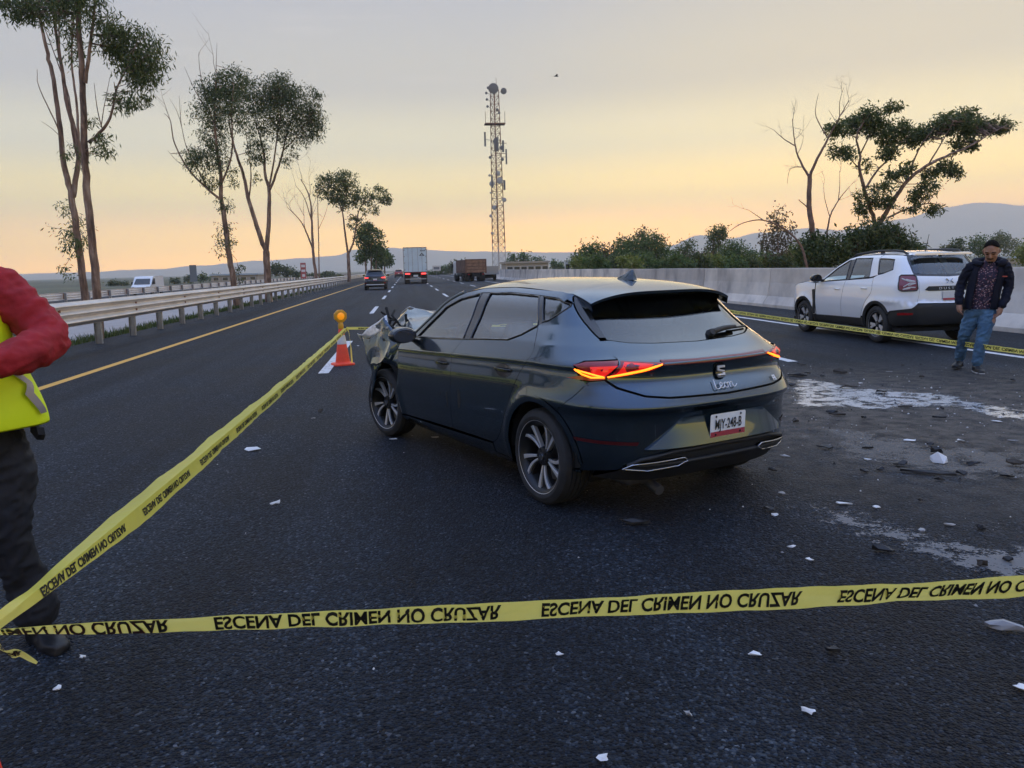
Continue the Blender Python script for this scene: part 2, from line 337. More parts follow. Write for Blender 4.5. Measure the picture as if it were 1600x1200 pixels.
# ================================================================== trees
def bark_mat():
    m = mat('eucalyptus_bark', (.22, .14, .10), .9, bump=.015, bscale=10); nt = m.node_tree; b = nt.nodes['Principled BSDF']; L = nt.links.new
    t = N(nt, 'ShaderNodeTexCoord'); mp_ = N(nt, 'ShaderNodeMapping'); mp_.inputs['Scale'].default_value = (5, 5, .9); L(t.outputs['Object'], mp_.inputs[0]); n = N(nt, 'ShaderNodeTexNoise'); n.inputs['Scale'].default_value = 1.6; n.inputs['Detail'].default_value = 7; n.inputs['Roughness'].default_value = .65; L(mp_.outputs[0], n.inputs[0])
    r = N(nt, 'ShaderNodeValToRGB'); set_ramp(r, [(.33, (.055, .036, .028)), (.46, (.15, .095, .068)), (.56, (.25, .165, .12)), (.68, (.40, .31, .25))]); L(n.outputs[0], r.inputs[0]); L(r.outputs[0], b.inputs['Base Color']); return m
M_bark = bark_mat()
M_bark_dead = mat('dead_bark', (.20, .125, .095), .9, var=.3, scale=5)
M_leaf_euc = leaf_mat('eucalyptus_leaves', (.040, .066, .016), (.085, .12, .030), (.19, .20, .07))
M_leaf_green = leaf_mat('green_leaves', (.035, .075, .018), (.075, .13, .03), (.16, .21, .06))
M_leaf_yel = leaf_mat('yellow_green_leaves', (.10, .14, .02), (.18, .22, .035), (.28, .27, .08))
M_leaf_brown = leaf_mat('brownish_leaves', (.07, .05, .02), (.10, .075, .035), (.16, .11, .06))
M_leaf_dark = leaf_mat('dark_leaves', (.030, .055, .014), (.062, .092, .024), (.15, .16, .055))
def curve_pts(P, n=5):
    if len(P) < 3: return [P[0].lerp(P[-1], k/n) for k in range(n+1)]
    out = []
    for i in range(len(P)-1):
        a, b, c, d = P[max(i-1, 0)], P[i], P[i+1], P[min(i+2, len(P)-1)]
        for k in range(n):
            t = k/n; out.append(.5*((2*b)+(c-a)*t+(2*a-5*b+4*c-d)*t*t+(3*b-a-3*c+d)*t**3))
    out.append(P[-1]); return out
def twigs(mb, p, d, L, r, lev, rg, spread=.55, up=.25):
    n = 4; pts = [p]; q = p.copy(); dd = d.normalized()
    for k in range(n):
        dd = (dd + Vector((rg.gauss(0, .16), rg.gauss(0, .16), rg.gauss(0, .12)+up*.15))).normalized(); q = q + dd*L/n; pts.append(q.copy())
    mb.tube(pts, [r*(1-.75*k/n) for k in range(n+1)], 4 if r < .03 else 6, cap=False)
    if lev > 0:
        for k in range(rg.choice((2, 3, 3, 4))):
            i = rg.randint(1, n); nd = (dd + Vector((rg.gauss(0, spread), rg.gauss(0, spread), rg.gauss(.1, spread)))).normalized()
            twigs(mb, pts[i], nd, L*rg.uniform(.45, .75), r*.5, lev-1, rg, spread, up)
def leaf(b, p, L, W, rg, droop):
    d = Vector((rg.gauss(0, 1), rg.gauss(0, 1), rg.gauss(0, 1)-droop*1.6)); d = d.normalized() if d.length > .01 else Vector((0, 0, -1))
    s = d.cross(Vector((rg.gauss(0, 1), rg.gauss(0, 1), rg.gauss(0, 1)))); s = s.normalized()*W/2 if s.length > .01 else Vector((W/2, 0, 0))
    m = p + d*L*.5
    b.add([p, m+s, p+d*L, m-s], [(0, 1, 2, 3)])
def tree(name, label, Y, limbs, clumps, leafm=None, bark=None, base=None, leafsize=(.16, .045), dens=1.0, droop=.5, bare=(), group=None, seed=1, depth=1.0, wood=0):
    rg = random.Random(seed); T = MB(); nodes = []
    px2m = lambda px: px*Y/FPX
    b0 = None
    for pts, r0, r1 in limbs:
        dy0 = rg.uniform(-1, 1)*depth*.8; n = len(pts)
        P = [at(q[0], q[1], Y + (q[2] if len(q) > 2 else (dy0*(k/(n-1)) if n > 1 else 0)*(0 if b0 is None else 1))) for k, q in enumerate(pts)]
        if b0 is None: b0 = P[0].copy() if base is None else Vector(base)
        S = curve_pts(P, 5)
        for i in range(1, len(S)-1): S[i] += Vector((rg.gauss(0, .25), rg.gauss(0, .4), rg.gauss(0, .2)))*r0*.35
        m = len(S); T.tube(S, [r0+(r1-r0)*k/(m-1) for k in range(m)], 10 if r0 > .08 else 6)
        nodes += S[m//4:]
    root = thing(name, label, 'tree', b0, 0, group)
    inv = -b0
    for x, y, dx, dz, L, r, lev in bare:
        p = min(nodes, key=lambda q: (q-at(x, y, q.y)).length) if nodes else at(x, y, Y)
        twigs(T, p, Vector((dx, rg.gauss(0, .25), dz)), L, r, lev, rg)
    if clumps:
        K = MB()
        for x, y, rx, ry, n in clumps:
            x += rg.gauss(0, 3.5*min(1, rx/14)); y += rg.gauss(0, 3*min(1, ry/14)); c = at(x, y, Y + rg.gauss(0, .35)*depth); a, bb = px2m(rx), px2m(ry); cc = (a+bb)/2*depth
            n = int(n*dens*1.75); sub = max(4, n//20)
            cents = []
            for k in range(sub):
                while True:
                    v = Vector((rg.uniform(-1, 1), rg.uniform(-1, 1), rg.uniform(-1, 1)))
                    if v.length < 1: break
                cents.append(c+Vector((v.x*a, v.y*cc, v.z*bb)))
            for q in cents:
                if nodes and rg.random() < .28+wood:
                    near = min(nodes, key=lambda w: (w-q).length_squared + max(0, w.z-q.z)*2)
                    if (near-q).length < 1.5+a:
                        mid = near.lerp(q, .5) + Vector((rg.gauss(0, .1), rg.gauss(0, .1), -.02))*(near-q).length
                        T.tube([near, mid, q], [min(.02, .009+.005*(near-q).length), .009, .005], 4, cap=False)
                s = .17*min(a, bb, 1.4)+.05; m = n//sub
                for k in range(m):
                    p = q + Vector((rg.gauss(0, s), rg.gauss(0, s), rg.gauss(0, s*.8)))
                    leaf(K, p, leafsize[0]*rg.uniform(.6, 1.3), leafsize[1]*rg.uniform(.7, 1.3), rg, droop)
        K.v = [tuple(Vector(v)+inv) for v in K.v]; K.build('crown', leafm, root, fix=False)
    if T.v:
        T.v = [tuple(Vector(v)+inv) for v in T.v]; T.build('trunk', bark or M_bark, root, smooth=70, fix=False)
    return root
# --- two eucalypts standing behind the guardrail at the left
tree('eucalyptus_tree', 'tall straight pale trunk eucalyptus right behind the guardrail', 21.6,
     [([(158, 540), (150, 440), (139, 330), (132, 240), (130, 150), (124, 60), (120, -40), (118, -120)], .112, .045),
      ([(139, 223), (160, 203), (174, 178), (182, 140), (195, 112)], .045, .015), ([(133, 130), (140, 80), (148, 10), (150, -60)], .055, .02),
      ([(182, 150), (178, 128)], .02, .008), ([(160, 203), (152, 170), (147, 130)], .018, .006), ([(158, 198), (163, 165), (172, 120)], .014, .005), ([(118, -60), (90, -90), (60, -70)], .04, .01)],
     [(208, 88, 38, 34, 1500), (185, 70, 22, 26, 420), (226, 112, 20, 24, 500), (170, 58, 18, 26, 200), (196, 158, 26, 16, 240), (222, 155, 12, 8, 60), (160, 226, 14, 18, 150), (142, 190, 8, 10, 40),
      (150, 20, 26, 34, 380), (115, 0, 40, 24, 500), (60, 8, 46, 20, 600), (18, 12, 26, 20, 420), (120, 70, 16, 30, 160), (90, -60, 80, 40, 900), (150, -70, 60, 40, 700)], M_leaf_euc, seed=11, leafsize=(.15, .032), droop=.8)
tree('eucalyptus_tree', 'thin many stemmed leaning eucalyptus with bare shoots in the median', 26.5,
     [([(136, 500), (133, 462), (121, 375), (112, 308), (100, 258), (94, 200), (83, 125), (73, 75), (62, 25), (55, -40)], .125, .03), ([(114, 308), (123, 233), (106, 167), (96, 104), (85, 33), (80, -40)], .085, .03),
      ([(121, 245), (112, 200), (110, 165), (100, 125), (67, 37)], .04, .012), ([(100, 262), (93, 208), (75, 167), (60, 133), (58, 108)], .03, .006), ([(123, 233), (120, 165), (112, 100), (115, 30), (120, -30)], .045, .02),
      ([(96, 215), (80, 200), (65, 190)], .012, .005), ([(100, 125), (92, 60), (95, 0)], .035, .015)],
     [(100, 345, 18, 30, 190), (108, 392, 15, 18, 190), (104, 428, 9, 12, 50), (130, 355, 10, 20, 60), (110, 240, 10, 24, 80), (105, 60, 20, 36, 180), (75, 15, 40, 20, 450), (95, -20, 50, 30, 500)], M_leaf_euc, seed=12, leafsize=(.15, .034), droop=.8)
tree('eucalyptus_tree', 'dark eucalyptus with bare twigs poking above and left of its crown', 35,
     [([(370, 476), (366, 445), (357, 390), (350, 335), (346, 313), (344, 265), (339, 232), (335, 181), (337, 126)], .14, .03), ([(346, 313), (324, 295), (295, 265), (273, 225), (266, 188), (256, 177)], .06, .008),
      ([(324, 295), (308, 262), (295, 240), (284, 199), (280, 150)], .035, .006), ([(336, 200), (315, 126), (310, 82)], .03, .006), ([(337, 126), (339, 67)], .02, .005), ([(328, 180), (306, 144), (288, 104)], .025, .006),
      ([(345, 290), (362, 240), (362, 180), (365, 130)], .05, .012), ([(295, 265), (275, 250), (262, 235)], .015, .005)],
     [(328, 140, 24, 20, 520), (362, 132, 24, 24, 760), (326, 170, 26, 26, 560), (360, 170, 26, 30, 620), (332, 207, 24, 22, 420), (312, 256, 20, 18, 420), (344, 240, 20, 22, 420), (362, 282, 9, 16, 90), (328, 285, 16, 10, 150), (350, 318, 14, 10, 110), (353, 375, 13, 26, 200), (376, 428, 8, 12, 60), (300, 240, 14, 14, 130)], M_leaf_dark, seed=13, leafsize=(.15, .038), dens=1.25, droop=.8,
     bare=[(266, 188, -.2, 1, 1.3, .015, 1), (284, 199, -.1, 1, 1.2, .015, 1), (337, 120, -.1, 1, 1.6, .015, 1), (310, 90, 0, 1, .9, .01, 1)])
tree('eucalyptus_tree', 'forked eucalyptus with pinkish trunk and full rounded dark crown', 44.5,
     [([(421, 474), (418, 438), (416, 392)], .21, .17), ([(416, 395), (401, 353), (388, 309), (381, 276), (370, 243), (363, 218), (357, 181)], .13, .03), ([(416, 395), (420, 346), (420, 298), (414, 269), (412, 236), (401, 199)], .13, .03),
      ([(420, 300), (434, 265), (442, 236), (451, 199), (465, 170)], .08, .025), ([(421, 290), (427, 258), (432, 221), (438, 181), (442, 140)], .06, .02), ([(389, 310), (392, 280), (391, 258), (385, 214)], .05, .015), ([(442, 236), (462, 215), (480, 190)], .04, .012)],
     [(405, 148, 26, 24, 900), (445, 137, 28, 22, 1000), (416, 172, 28, 24, 700), (458, 168, 32, 30, 1300), (480, 182, 22, 26, 800), (490, 155, 12, 14, 180), (463, 207, 28, 20, 600), (405, 212, 16, 24, 300), (409, 243, 15, 18, 240), (495, 198, 10, 16, 160), (390, 245, 9, 18, 110), (449, 243, 13, 14, 130), (401, 280, 8, 12, 40), (372, 172, 16, 26, 330), (432, 200, 20, 18, 260), (380, 140, 16, 18, 300)], M_leaf_dark, seed=14, leafsize=(.17, .045), dens=1.25, droop=.7)
tree('bare_tree', 'leafless thin grey tree between two leafy eucalypts in the median', 80,
     [([(494, 438), (489, 390), (487, 346), (484, 309), (470, 280)], .16, .03), ([(489, 390), (478, 361), (467, 342), (449, 324)], .09, .02), ([(499, 438), (497, 339), (496, 300)], .07, .02), ([(487, 346), (476, 310), (462, 290)], .06, .015), ([(497, 360), (508, 335), (512, 320)], .03, .01)],
     [], bark=M_bark_dead, seed=15, bare=[(484, 309, .1, 1, 2.4, .03, 3), (470, 285, -.3, 1, 2.2, .03, 3), (467, 342, -.6, 1, 2.4, .03, 2), (487, 346, .2, 1, 3, .035, 3), (478, 361, -.3, 1, 3, .035, 3), (496, 310, .1, 1, 1.6, .02, 2), (449, 324, -.5, .8, 1.6, .02, 2), (462, 290, -.2, 1, 2, .02, 3)])
tree('eucalyptus_tree', 'slim eucalyptus with flat spreading crown leaning towards the trailer', 88,
     [([(546, 440), (545, 420), (544, 397)], .2, .17), ([(544, 397), (539, 364), (535, 331), (526, 313)], .13, .04), ([(544, 397), (552, 379), (557, 350), (563, 324), (581, 309)], .12, .03), ([(557, 350), (575, 328), (590, 318)], .05, .02), ([(535, 331), (540, 305), (540, 285)], .05, .02)],
     [(511, 295, 15, 17, 420), (533, 284, 24, 16, 900), (544, 308, 24, 16, 700), (570, 303, 18, 13, 330), (593, 309, 14, 12, 280), (552, 346, 13, 12, 180), (578, 328, 16, 9, 180), (522, 317, 15, 11, 220), (600, 318, 8, 10, 90)], M_leaf_euc, seed=16, leafsize=(.30, .12))
tree('street_tree', 'dense green tree left of the trailer beyond the dark car', 120,
     [([(572, 434), (571, 400)], .15, .1), ([(580, 434), (580, 385)], .16, .08), ([(587, 434), (588, 395)], .14, .08)],
     [(579, 372, 20, 22, 1000), (586, 392, 18, 14, 700), (568, 364, 11, 14, 300), (570, 395, 11, 12, 350), (582, 355, 12, 8, 220)], M_leaf_green, seed=17, leafsize=(.4, .2), depth=.8)
tree('street_tree', 'low far green tree nearest the trailer in the median row', 150,
     [([(601, 434), (601, 410)], .2, .1)], [(601, 408, 11, 13, 600), (594, 414, 9, 8, 250), (606, 402, 6, 10, 180)], M_leaf_green, seed=18, leafsize=(.45, .25), depth=.8)
# --- right side
tree('dead_tree', 'leafless dead tree with forked reddish trunk behind the barrier', 29,
     [([(1277, 440), (1271, 373), (1264, 321), (1265, 275)], .12, .08), ([(1265, 277), (1255, 261), (1246, 241), (1241, 218), (1238, 186)], .05, .012), ([(1243, 228), (1226, 218), (1209, 203)], .025, .008), ([(1265, 277), (1275, 252), (1289, 226), (1301, 203), (1312, 183), (1327, 157)], .06, .012),
      ([(1293, 215), (1278, 189), (1274, 172), (1279, 146)], .025, .006), ([(1307, 192), (1295, 172)], .012, .005), ([(1312, 183), (1312, 160), (1318, 137)], .018, .005), ([(1264, 326), (1248, 312)], .025, .015), ([(1253, 261), (1235, 264), (1230, 287)], .015, .005)],
     [], bark=M_bark_dead, seed=21, bare=[(1238, 190, -.2, 1, .8, .010, 2), (1246, 241, .4, 1, .9, .012, 2), (1209, 203, -1, .5, .5, .008, 2), (1226, 218, -.6, .3, .6, .008, 2), (1327, 160, .5, 1, .8, .01, 2), (1312, 183, .6, .8, .9, .012, 2), (1318, 145, -.3, 1, .6, .008, 2), (1255, 261, -.8, .1, .8, .010, 2), (1241, 218, .6, .6, .6, .01, 2)])
tree('dead_tree', 'thin leafless sapling between dead tree and leaning eucalyptus', 30,
     [([(1292, 430), (1292, 373), (1296, 341), (1310, 313), (1327, 292)], .05, .01), ([(1310, 313), (1312, 290), (1312, 267)], .02, .006), ([(1297, 340), (1289, 312), (1287, 292)], .018, .006)],
     [], bark=M_bark_dead, seed=22, bare=[(1327, 292, .8, .4, .7, .008, 2), (1312, 270, .1, 1, .7, .008, 2), (1287, 295, -.3, 1, .7, .008, 2), (1310, 313, .9, .3, .8, .008, 2)])
tree('dead_branch', 'bare arching branch bending left over the shrubs', 27.5,
     [([(1262, 425), (1255, 393), (1246, 376), (1223, 356), (1192, 344), (1163, 348), (1140, 361)], .05, .01), ([(1194, 345), (1180, 335), (1169, 328)], .018, .006)], [], bark=M_bark_dead, seed=23,
     bare=[(1169, 328, -1, .3, .6, .008, 1), (1163, 348, -.8, -.3, .5, .006, 1), (1223, 356, -.2, .8, .6, .008, 1)])
tree('eucalyptus_tree', 'leaning eucalyptus with wide windswept crown behind the white car', 29.5,
     [([(1330, 440), (1351, 387), (1370, 353)], .15, .11), ([(1370, 355), (1361, 330), (1351, 298), (1343, 264), (1344, 241), (1338, 215), (1350, 190)], .09, .02), ([(1370, 355), (1384, 333), (1402, 304), (1422, 278), (1450, 258), (1485, 241), (1514, 229), (1542, 212), (1565, 200)], .10, .015),
      ([(1353, 294), (1370, 267), (1393, 244), (1407, 221), (1410, 205)], .045, .012), ([(1414, 288), (1430, 246), (1442, 223), (1460, 200)], .04, .012), ([(1388, 340), (1416, 327), (1450, 318), (1470, 322)], .05, .012), ([(1450, 258), (1470, 225), (1490, 190)], .035, .01),
      ([(1343, 264), (1325, 245), (1310, 230)], .025, .008), ([(1344, 241), (1362, 205), (1372, 180), (1388, 168)], .03, .008), ([(1338, 215), (1320, 207), (1305, 200)], .02, .008), ([(1485, 241), (1490, 258), (1498, 268)], .018, .006)],
     [(1312, 203, 18, 12, 380), (1341, 192, 24, 16, 620), (1361, 175, 18, 16, 420), (1390, 169, 15, 9, 180), (1370, 198, 20, 14, 420), (1312, 235, 18, 11, 240), (1334, 244, 12, 10, 100), (1384, 218, 22, 16, 560), (1386, 238, 18, 12, 300), (1413, 205, 14, 14, 250), (1427, 216, 18, 14, 430), (1450, 202, 20, 14, 520), (1479, 193, 24, 16, 800), (1505, 178, 18, 13, 340), (1511, 204, 26, 16, 900), (1542, 198, 22, 13, 520), (1566, 196, 13, 14, 220), (1508, 224, 26, 11, 420),
      (1479, 264, 18, 13, 330), (1499, 270, 10, 9, 110), (1453, 270, 15, 11, 230), (1399, 272, 22, 9, 280), (1379, 292, 18, 11, 200), (1450, 292, 18, 9, 220), (1433, 307, 18, 9, 240), (1456, 327, 18, 7, 200), (1364, 318, 18, 11, 220), (1341, 304, 11, 10, 110), (1390, 315, 16, 9, 160), (1347, 327, 14, 10, 150), (1425, 325, 14, 8, 120), (1420, 255, 14, 8, 90), (1352, 260, 12, 12, 80)], M_leaf_euc, seed=24, leafsize=(.16, .055), droop=.3, wood=.3)
# one more eucalypt of the median row, just outside the picture: the side glass of the grey car mirrors it
tree('eucalyptus_tree', 'eucalyptus of the median row with broad crown, standing beside the vest wearer', 12.5,
     [([(-347, 620), (-345, 300), (-340, 100), (-350, -100), (-345, -300)], .17, .06), ([(-342, 120), (-420, -60), (-470, -220)], .07, .02), ([(-345, 0), (-260, -140), (-210, -300)], .07, .02), ([(-348, -80), (-380, -250), (-370, -420)], .05, .02)],
     [(-345, -330, 130, 90, 1700), (-450, -230, 80, 60, 700), (-230, -300, 90, 70, 900), (-370, -440, 110, 60, 800), (-300, -150, 60, 40, 250)], M_leaf_euc, seed=10, leafsize=(.15, .035), droop=.8)
def shrub(name, label, Y, clumps, leafm, cat='tree', ls=(.3, .12), group=None, seed=1, trunk=True, droop=.2):
    rg = random.Random(seed); x0 = sum(c[0] for c in clumps)/len(clumps); g = at(x0, 425, Y); g.z = -.6
    root = thing(name, label, cat, g, 0, group); K = MB(); T = MB()
    for x, y, rx, ry, n in clumps:
        k_ = 1.18 if x > 890 else 1; rx *= k_; ry *= k_*1.04; n = int(n*(1.7 if x > 890 else 1.2)); c = at(x, y, Y+rg.gauss(0, .5)) - g; a, bb = rx*Y/FPX, ry*Y/FPX; cc = (a+bb)/2; sub = max(5, n//22)
        T.tube([(rg.gauss(0, .1), rg.gauss(0, .1), 0), (c.x*.6, c.y*.6, c.z*.45), c], [.05+.012*c.z, .04+.006*c.z, .012], 6)
        for k in range(sub):
            while True:
                v = Vector((rg.uniform(-1, 1), rg.uniform(-1, 1), rg.uniform(-1, 1)))
                if v.length < 1: break
            v = v*(.55+.45*v.length) if v.length > .1 else v
            q = c+Vector((v.x*a, v.y*cc, v.z*bb)); s = .2*min(a, bb)+.06
            if rg.random() < .5: T.tube([c.lerp(q, .1), q], [.02, .006], 4, cap=False)
            for j in range(n//sub): leaf(K, q+Vector((rg.gauss(0, s), rg.gauss(0, s), rg.gauss(0, s))), ls[0]*rg.uniform(.6, 1.3), ls[1]*rg.uniform(.7, 1.3), rg, droop)
    K.build('crown', leafm, root, fix=False); T.build('trunk', M_bark, root, smooth=60, fix=False)
    return root
shrub('shrub', 'dense dark shrub around the foot of the leaning eucalyptus', 28.2, [(1367, 372, 38, 20, 2200), (1335, 388, 20, 22, 900), (1402, 382, 24, 18, 1000), (1370, 400, 44, 18, 1400), (1420, 398, 16, 16, 400)], M_leaf_dark, 'shrub', (.17, .06), seed=31)
shrub('shrub', 'dark green shrub at the foot of the dead tree', 28.6, [(1272, 388, 22, 17, 1100), (1300, 392, 17, 19, 800), (1285, 405, 30, 14, 900), (1258, 400, 14, 14, 400)], M_leaf_dark, 'shrub', (.17, .07), seed=32)
shrub('shrub', 'bright yellow green bush behind the concrete barrier', 75, [(907, 413, 16, 11, 800), (922, 416, 12, 9, 400)], M_leaf_yel, 'shrub', seed=33)
G1 = 'trees in the line behind the barrier'
LT = [('broad green tree beside the yellow green bush behind barrier', 92, [(926, 396, 20, 16, 900), (942, 408, 18, 14, 600), (905, 404, 12, 12, 300)], M_leaf_green),
      ('large bushy tree with twiggy brown top above the barrier', 86, [(1008, 383, 24, 18, 900), (980, 392, 20, 16, 800), (1026, 398, 20, 16, 700), (986, 408, 30, 14, 900), (1010, 406, 24, 14, 600)], M_leaf_green),
      ('brown twiggy shoots topping the large bushy tree', 89, [(1004, 372, 14, 14, 220), (976, 380, 10, 14, 140), (1028, 380, 10, 14, 150), (950, 392, 14, 12, 200)], M_leaf_brown),
      ('greyish loose tree right of the large bushy tree', 105, [(1072, 394, 17, 17, 600), (1069, 410, 20, 11, 500), (1050, 406, 12, 12, 260)], M_leaf_euc),
      ('tall slender tree with rounded tuft top above barrier', 100, [(1124, 365, 15, 9, 420), (1114, 380, 11, 18, 420), (1120, 400, 13, 16, 420)], M_leaf_euc),
      ('rounded green tree below the slender tufted tree', 92, [(1149, 393, 21, 14, 800), (1140, 408, 26, 12, 700), (1171, 404, 15, 12, 380)], M_leaf_green),
      ('low brownish scrub between the greyish and slender trees', 80, [(1097, 409, 17, 12, 500), (1085, 413, 12, 9, 260)], M_leaf_brown),
      ('sparse autumn tree with thin reddish top left of dead tree', 62, [(1215, 350, 13, 20, 260), (1206, 378, 20, 16, 300), (1232, 368, 14, 20, 160), (1220, 396, 16, 16, 300)], M_leaf_brown),
      ('yellowish bush left of the dead tree above barrier', 66, [(1242, 402, 17, 14, 700), (1216, 409, 20, 10, 500), (1190, 410, 14, 9, 300)], M_leaf_yel),
      ('small dark tree seen between white car roof and the man', 120, [(1494, 384, 13, 9, 400), (1480, 388, 8, 7, 160), (1500, 396, 16, 10, 300)], M_leaf_dark),
      ('green tree directly behind the head of the man', 118, [(1528, 381, 13, 12, 500), (1540, 394, 16, 10, 300)], M_leaf_green),
      ('hazy rounded tree group right of the man', 190, [(1560, 378, 17, 12, 700), (1580, 388, 18, 11, 500), (1548, 390, 14, 10, 300)], M_leaf_euc),
      ('olive bush beyond the hazy trees, above the barrier', 70, [(1600, 400, 14, 16, 600), (1620, 395, 20, 20, 600)], M_leaf_yel),
      ('low hazy tree behind the rails of the white car', 190, [(1424, 386, 11, 7, 300), (1440, 392, 14, 7, 250)], M_leaf_euc),
      ('far green tree right of the tipper truck tower', 210, [(820, 404, 16, 9, 500), (843, 409, 12, 8, 300), (800, 403, 7, 11, 250)], M_leaf_green),
      ('small far green tree at the end of the beige building', 190, [(868, 415, 11, 8, 400), (880, 419, 8, 6, 160)], M_leaf_green),
      ('dark rounded far tree between trailer and tipper truck', 200, [(716, 415, 13, 9, 600), (706, 421, 10, 7, 250), (728, 420, 8, 8, 200)], M_leaf_dark),
      ('low far trees beside the trailer above the barrier', 220, [(682, 427, 12, 5, 350), (695, 422, 8, 7, 250), (672, 430, 8, 4, 150)], M_leaf_green),
      ('rounded far trees left of the red sign beyond median', 170, [(430, 421, 10, 9, 500), (447, 424, 12, 8, 450), (462, 429, 10, 5, 200)], M_leaf_dark),
      ('low dark far hedge under the leafless tree', 200, [(511, 429, 14, 4, 350), (480, 431, 14, 3, 250), (530, 432, 12, 3, 200)], M_leaf_dark),
      ('small round far bush left of the white van', 210, [(177, 444, 9, 5, 260), (193, 444, 6, 5, 150)], M_leaf_dark),
      ('far bushes between white van and dark roadside sign', 220, [(274, 439, 9, 4, 220), (294, 437, 7, 6, 200)], M_leaf_dark),
      ('far bushes right of the dark roadside sign', 230, [(319, 434, 10, 6, 300), (335, 433, 9, 4, 200)], M_leaf_green)]
for i, (lab, Y, cl, lm) in enumerate(LT):
    far = Y/100; shrub('distant_tree', lab, Y, cl, lm, 'tree', (.36*far**.8, .17*far**.8), seed=40+i)
for i, x in enumerate(range(928, 1270, 27)):
    shrub('scrub_bush', 'low rounded scrub bush in the row directly behind the barrier', 62+5*math.sin(i*2.1), [(x+4*math.sin(i*3.3), 409+3*math.sin(i*1.7), 15, 9+2*math.sin(i*2.7), 420), (x+10, 415, 14, 7, 250)], (M_leaf_green, M_leaf_dark, M_leaf_yel, M_leaf_green, M_leaf_brown)[i % 5] if i % 5 != 4 else M_leaf_euc, 'shrub', (.26, .12), 'low scrub behind the barrier', 300+i)
def cypress(x, y0, y1, Y, lab, seed):
    rg = random.Random(seed); g = at(x, 425, Y); g.z = -.6; top = at(x, y0, Y).z+.6; root = thing('cypress_tree', lab, 'tree', g); K = MB(); w = (y1-y0)*.11*Y/FPX
    for k in range(700):
        u = rg.random(); r = w*(math.sin(math.pi*min(1, .12+u*.95))**.7)*(1-.5*u)*math.sqrt(rg.random()); a = rg.uniform(0, 6.28)
        leaf(K, Vector((r*math.cos(a), r*math.sin(a), .3+u*(top-.4))), .3, .13, rg, -.8)
    K.build('crown', M_leaf_dark, root, fix=False); T = MB(); T.tube([(0, 0, 0), (0, 0, top*.8)], [.1, .03], 6); T.build('trunk', M_bark, root)
cypress(1190, 376, 418, 110, 'taller dark columnar cypress behind the barrier', 1); cypress(1198, 382, 418, 112, 'shorter dark columnar cypress beside the taller one', 2)
cypress(1234, 378, 418, 120, 'slim cypress tip beside the sparse autumn tree', 3)
# ================================================================== car toolkit: panels trimmed out of a wrapped body surface
def pchip(T):
    X = [a for a, _ in T]; Yv = [b for _, b in T]; n = len(X)
    h = [X[i+1]-X[i] for i in range(n-1)]; d = [(Yv[i+1]-Yv[i])/h[i] for i in range(n-1)]
    m = [d[0]]+[0 if d[i-1]*d[i] <= 0 else 2*d[i-1]*d[i]/(d[i-1]+d[i]) for i in range(1, n-1)]+[d[-1]]
    def f(x):
        if x <= X[0]: return Yv[0]+(x-X[0])*m[0]*.3
        if x >= X[-1]: return Yv[-1]+(x-X[-1])*m[-1]*.3
        i = 0
        while x > X[i+1]: i += 1
        t = (x-X[i])/h[i]; t2 = t*t; t3 = t2*t
        return (2*t3-3*t2+1)*Yv[i]+(t3-2*t2+t)*h[i]*m[i]+(3*t2-2*t3)*Yv[i+1]+(t3-t2)*h[i]*m[i+1]
    return f
class Body:
    """x forward from the rear axle, y left, z up; s = x along the side, then wraps round the rear"""
    K = 1.1
    def __init__(s, W, xr, xc, n): s.W, s.xr, s.xc, s.n = W, xr, xc, n; s.sc = xc-s.K*math.pi/2
    def P(s, u, z, off=0):
        if off:
            p = s.P(u, z); return p + s.normal(u, z)*off
        xc = s.xc
        if u >= xc: return Vector((u, s.W(u, z), z))
        f = (xc-u)/s.K
        if f > math.pi: x = xc+(f-math.pi)*s.K; return Vector((x, -s.W(x, z), z))
        a = xc-s.xr(z); b = s.W(xc, z); sn, cs = math.sin(f), math.cos(f); n = s.n
        r = (abs(sn)**n+abs(cs)**n)**(-1/n)
        return Vector((xc-a*r*sn, b*r*cs, z))
    def normal(s, u, z):
        e = .004; a = s.P(u+e, z)-s.P(u-e, z); b = s.P(u, z+e)-s.P(u, z-e); n = b.cross(a)
        return n.normalized()
    def sx(s, x, z):
        if x >= s.xc: return x
        lo, hi = 0, math.pi/2
        for _ in range(40):
            m = (lo+hi)/2
            if s.P(s.xc-m*s.K, z).x > x: lo = m
            else: hi = m
        return s.xc-lo*s.K
    def sy(s, y, z):
        lo, hi = 0, math.pi
        for _ in range(40):
            m = (lo+hi)/2
            if s.P(s.xc-m*s.K, z).y > y: lo = m
            else: hi = m
        return s.xc-lo*s.K
    def dom(s, pts, mir=False):
        o = []
        for p in pts:
            if p[0] == 'y': q = (s.sy(p[1], p[2]), p[2])
            elif p[0] == 'x': q = (s.sx(p[1], p[2]), p[2])
            else: q = (s.sx(p[0], p[1]), p[1])
            o.append((2*s.sc-q[0], q[1]) if mir else q)
        return o
def chaikin(P, it=2):
    for _ in range(it):
        P = [q for i in range(len(P)) for q in ((P[i][0]*.78+P[(i+1) % len(P)][0]*.22, P[i][1]*.78+P[(i+1) % len(P)][1]*.22), (P[i][0]*.22+P[(i+1) % len(P)][0]*.78, P[i][1]*.22+P[(i+1) % len(P)][1]*.78))]
    return P
def densify(P, st):
    o = []
    for i in range(len(P)):
        a, b = P[i], P[(i+1) % len(P)]; L = math.hypot(b[0]-a[0], b[1]-a[1]); n = max(1, int(L/st+.5))
        o += [(a[0]+(b[0]-a[0])*k/n, a[1]+(b[1]-a[1])*k/n) for k in range(n)]
    return o
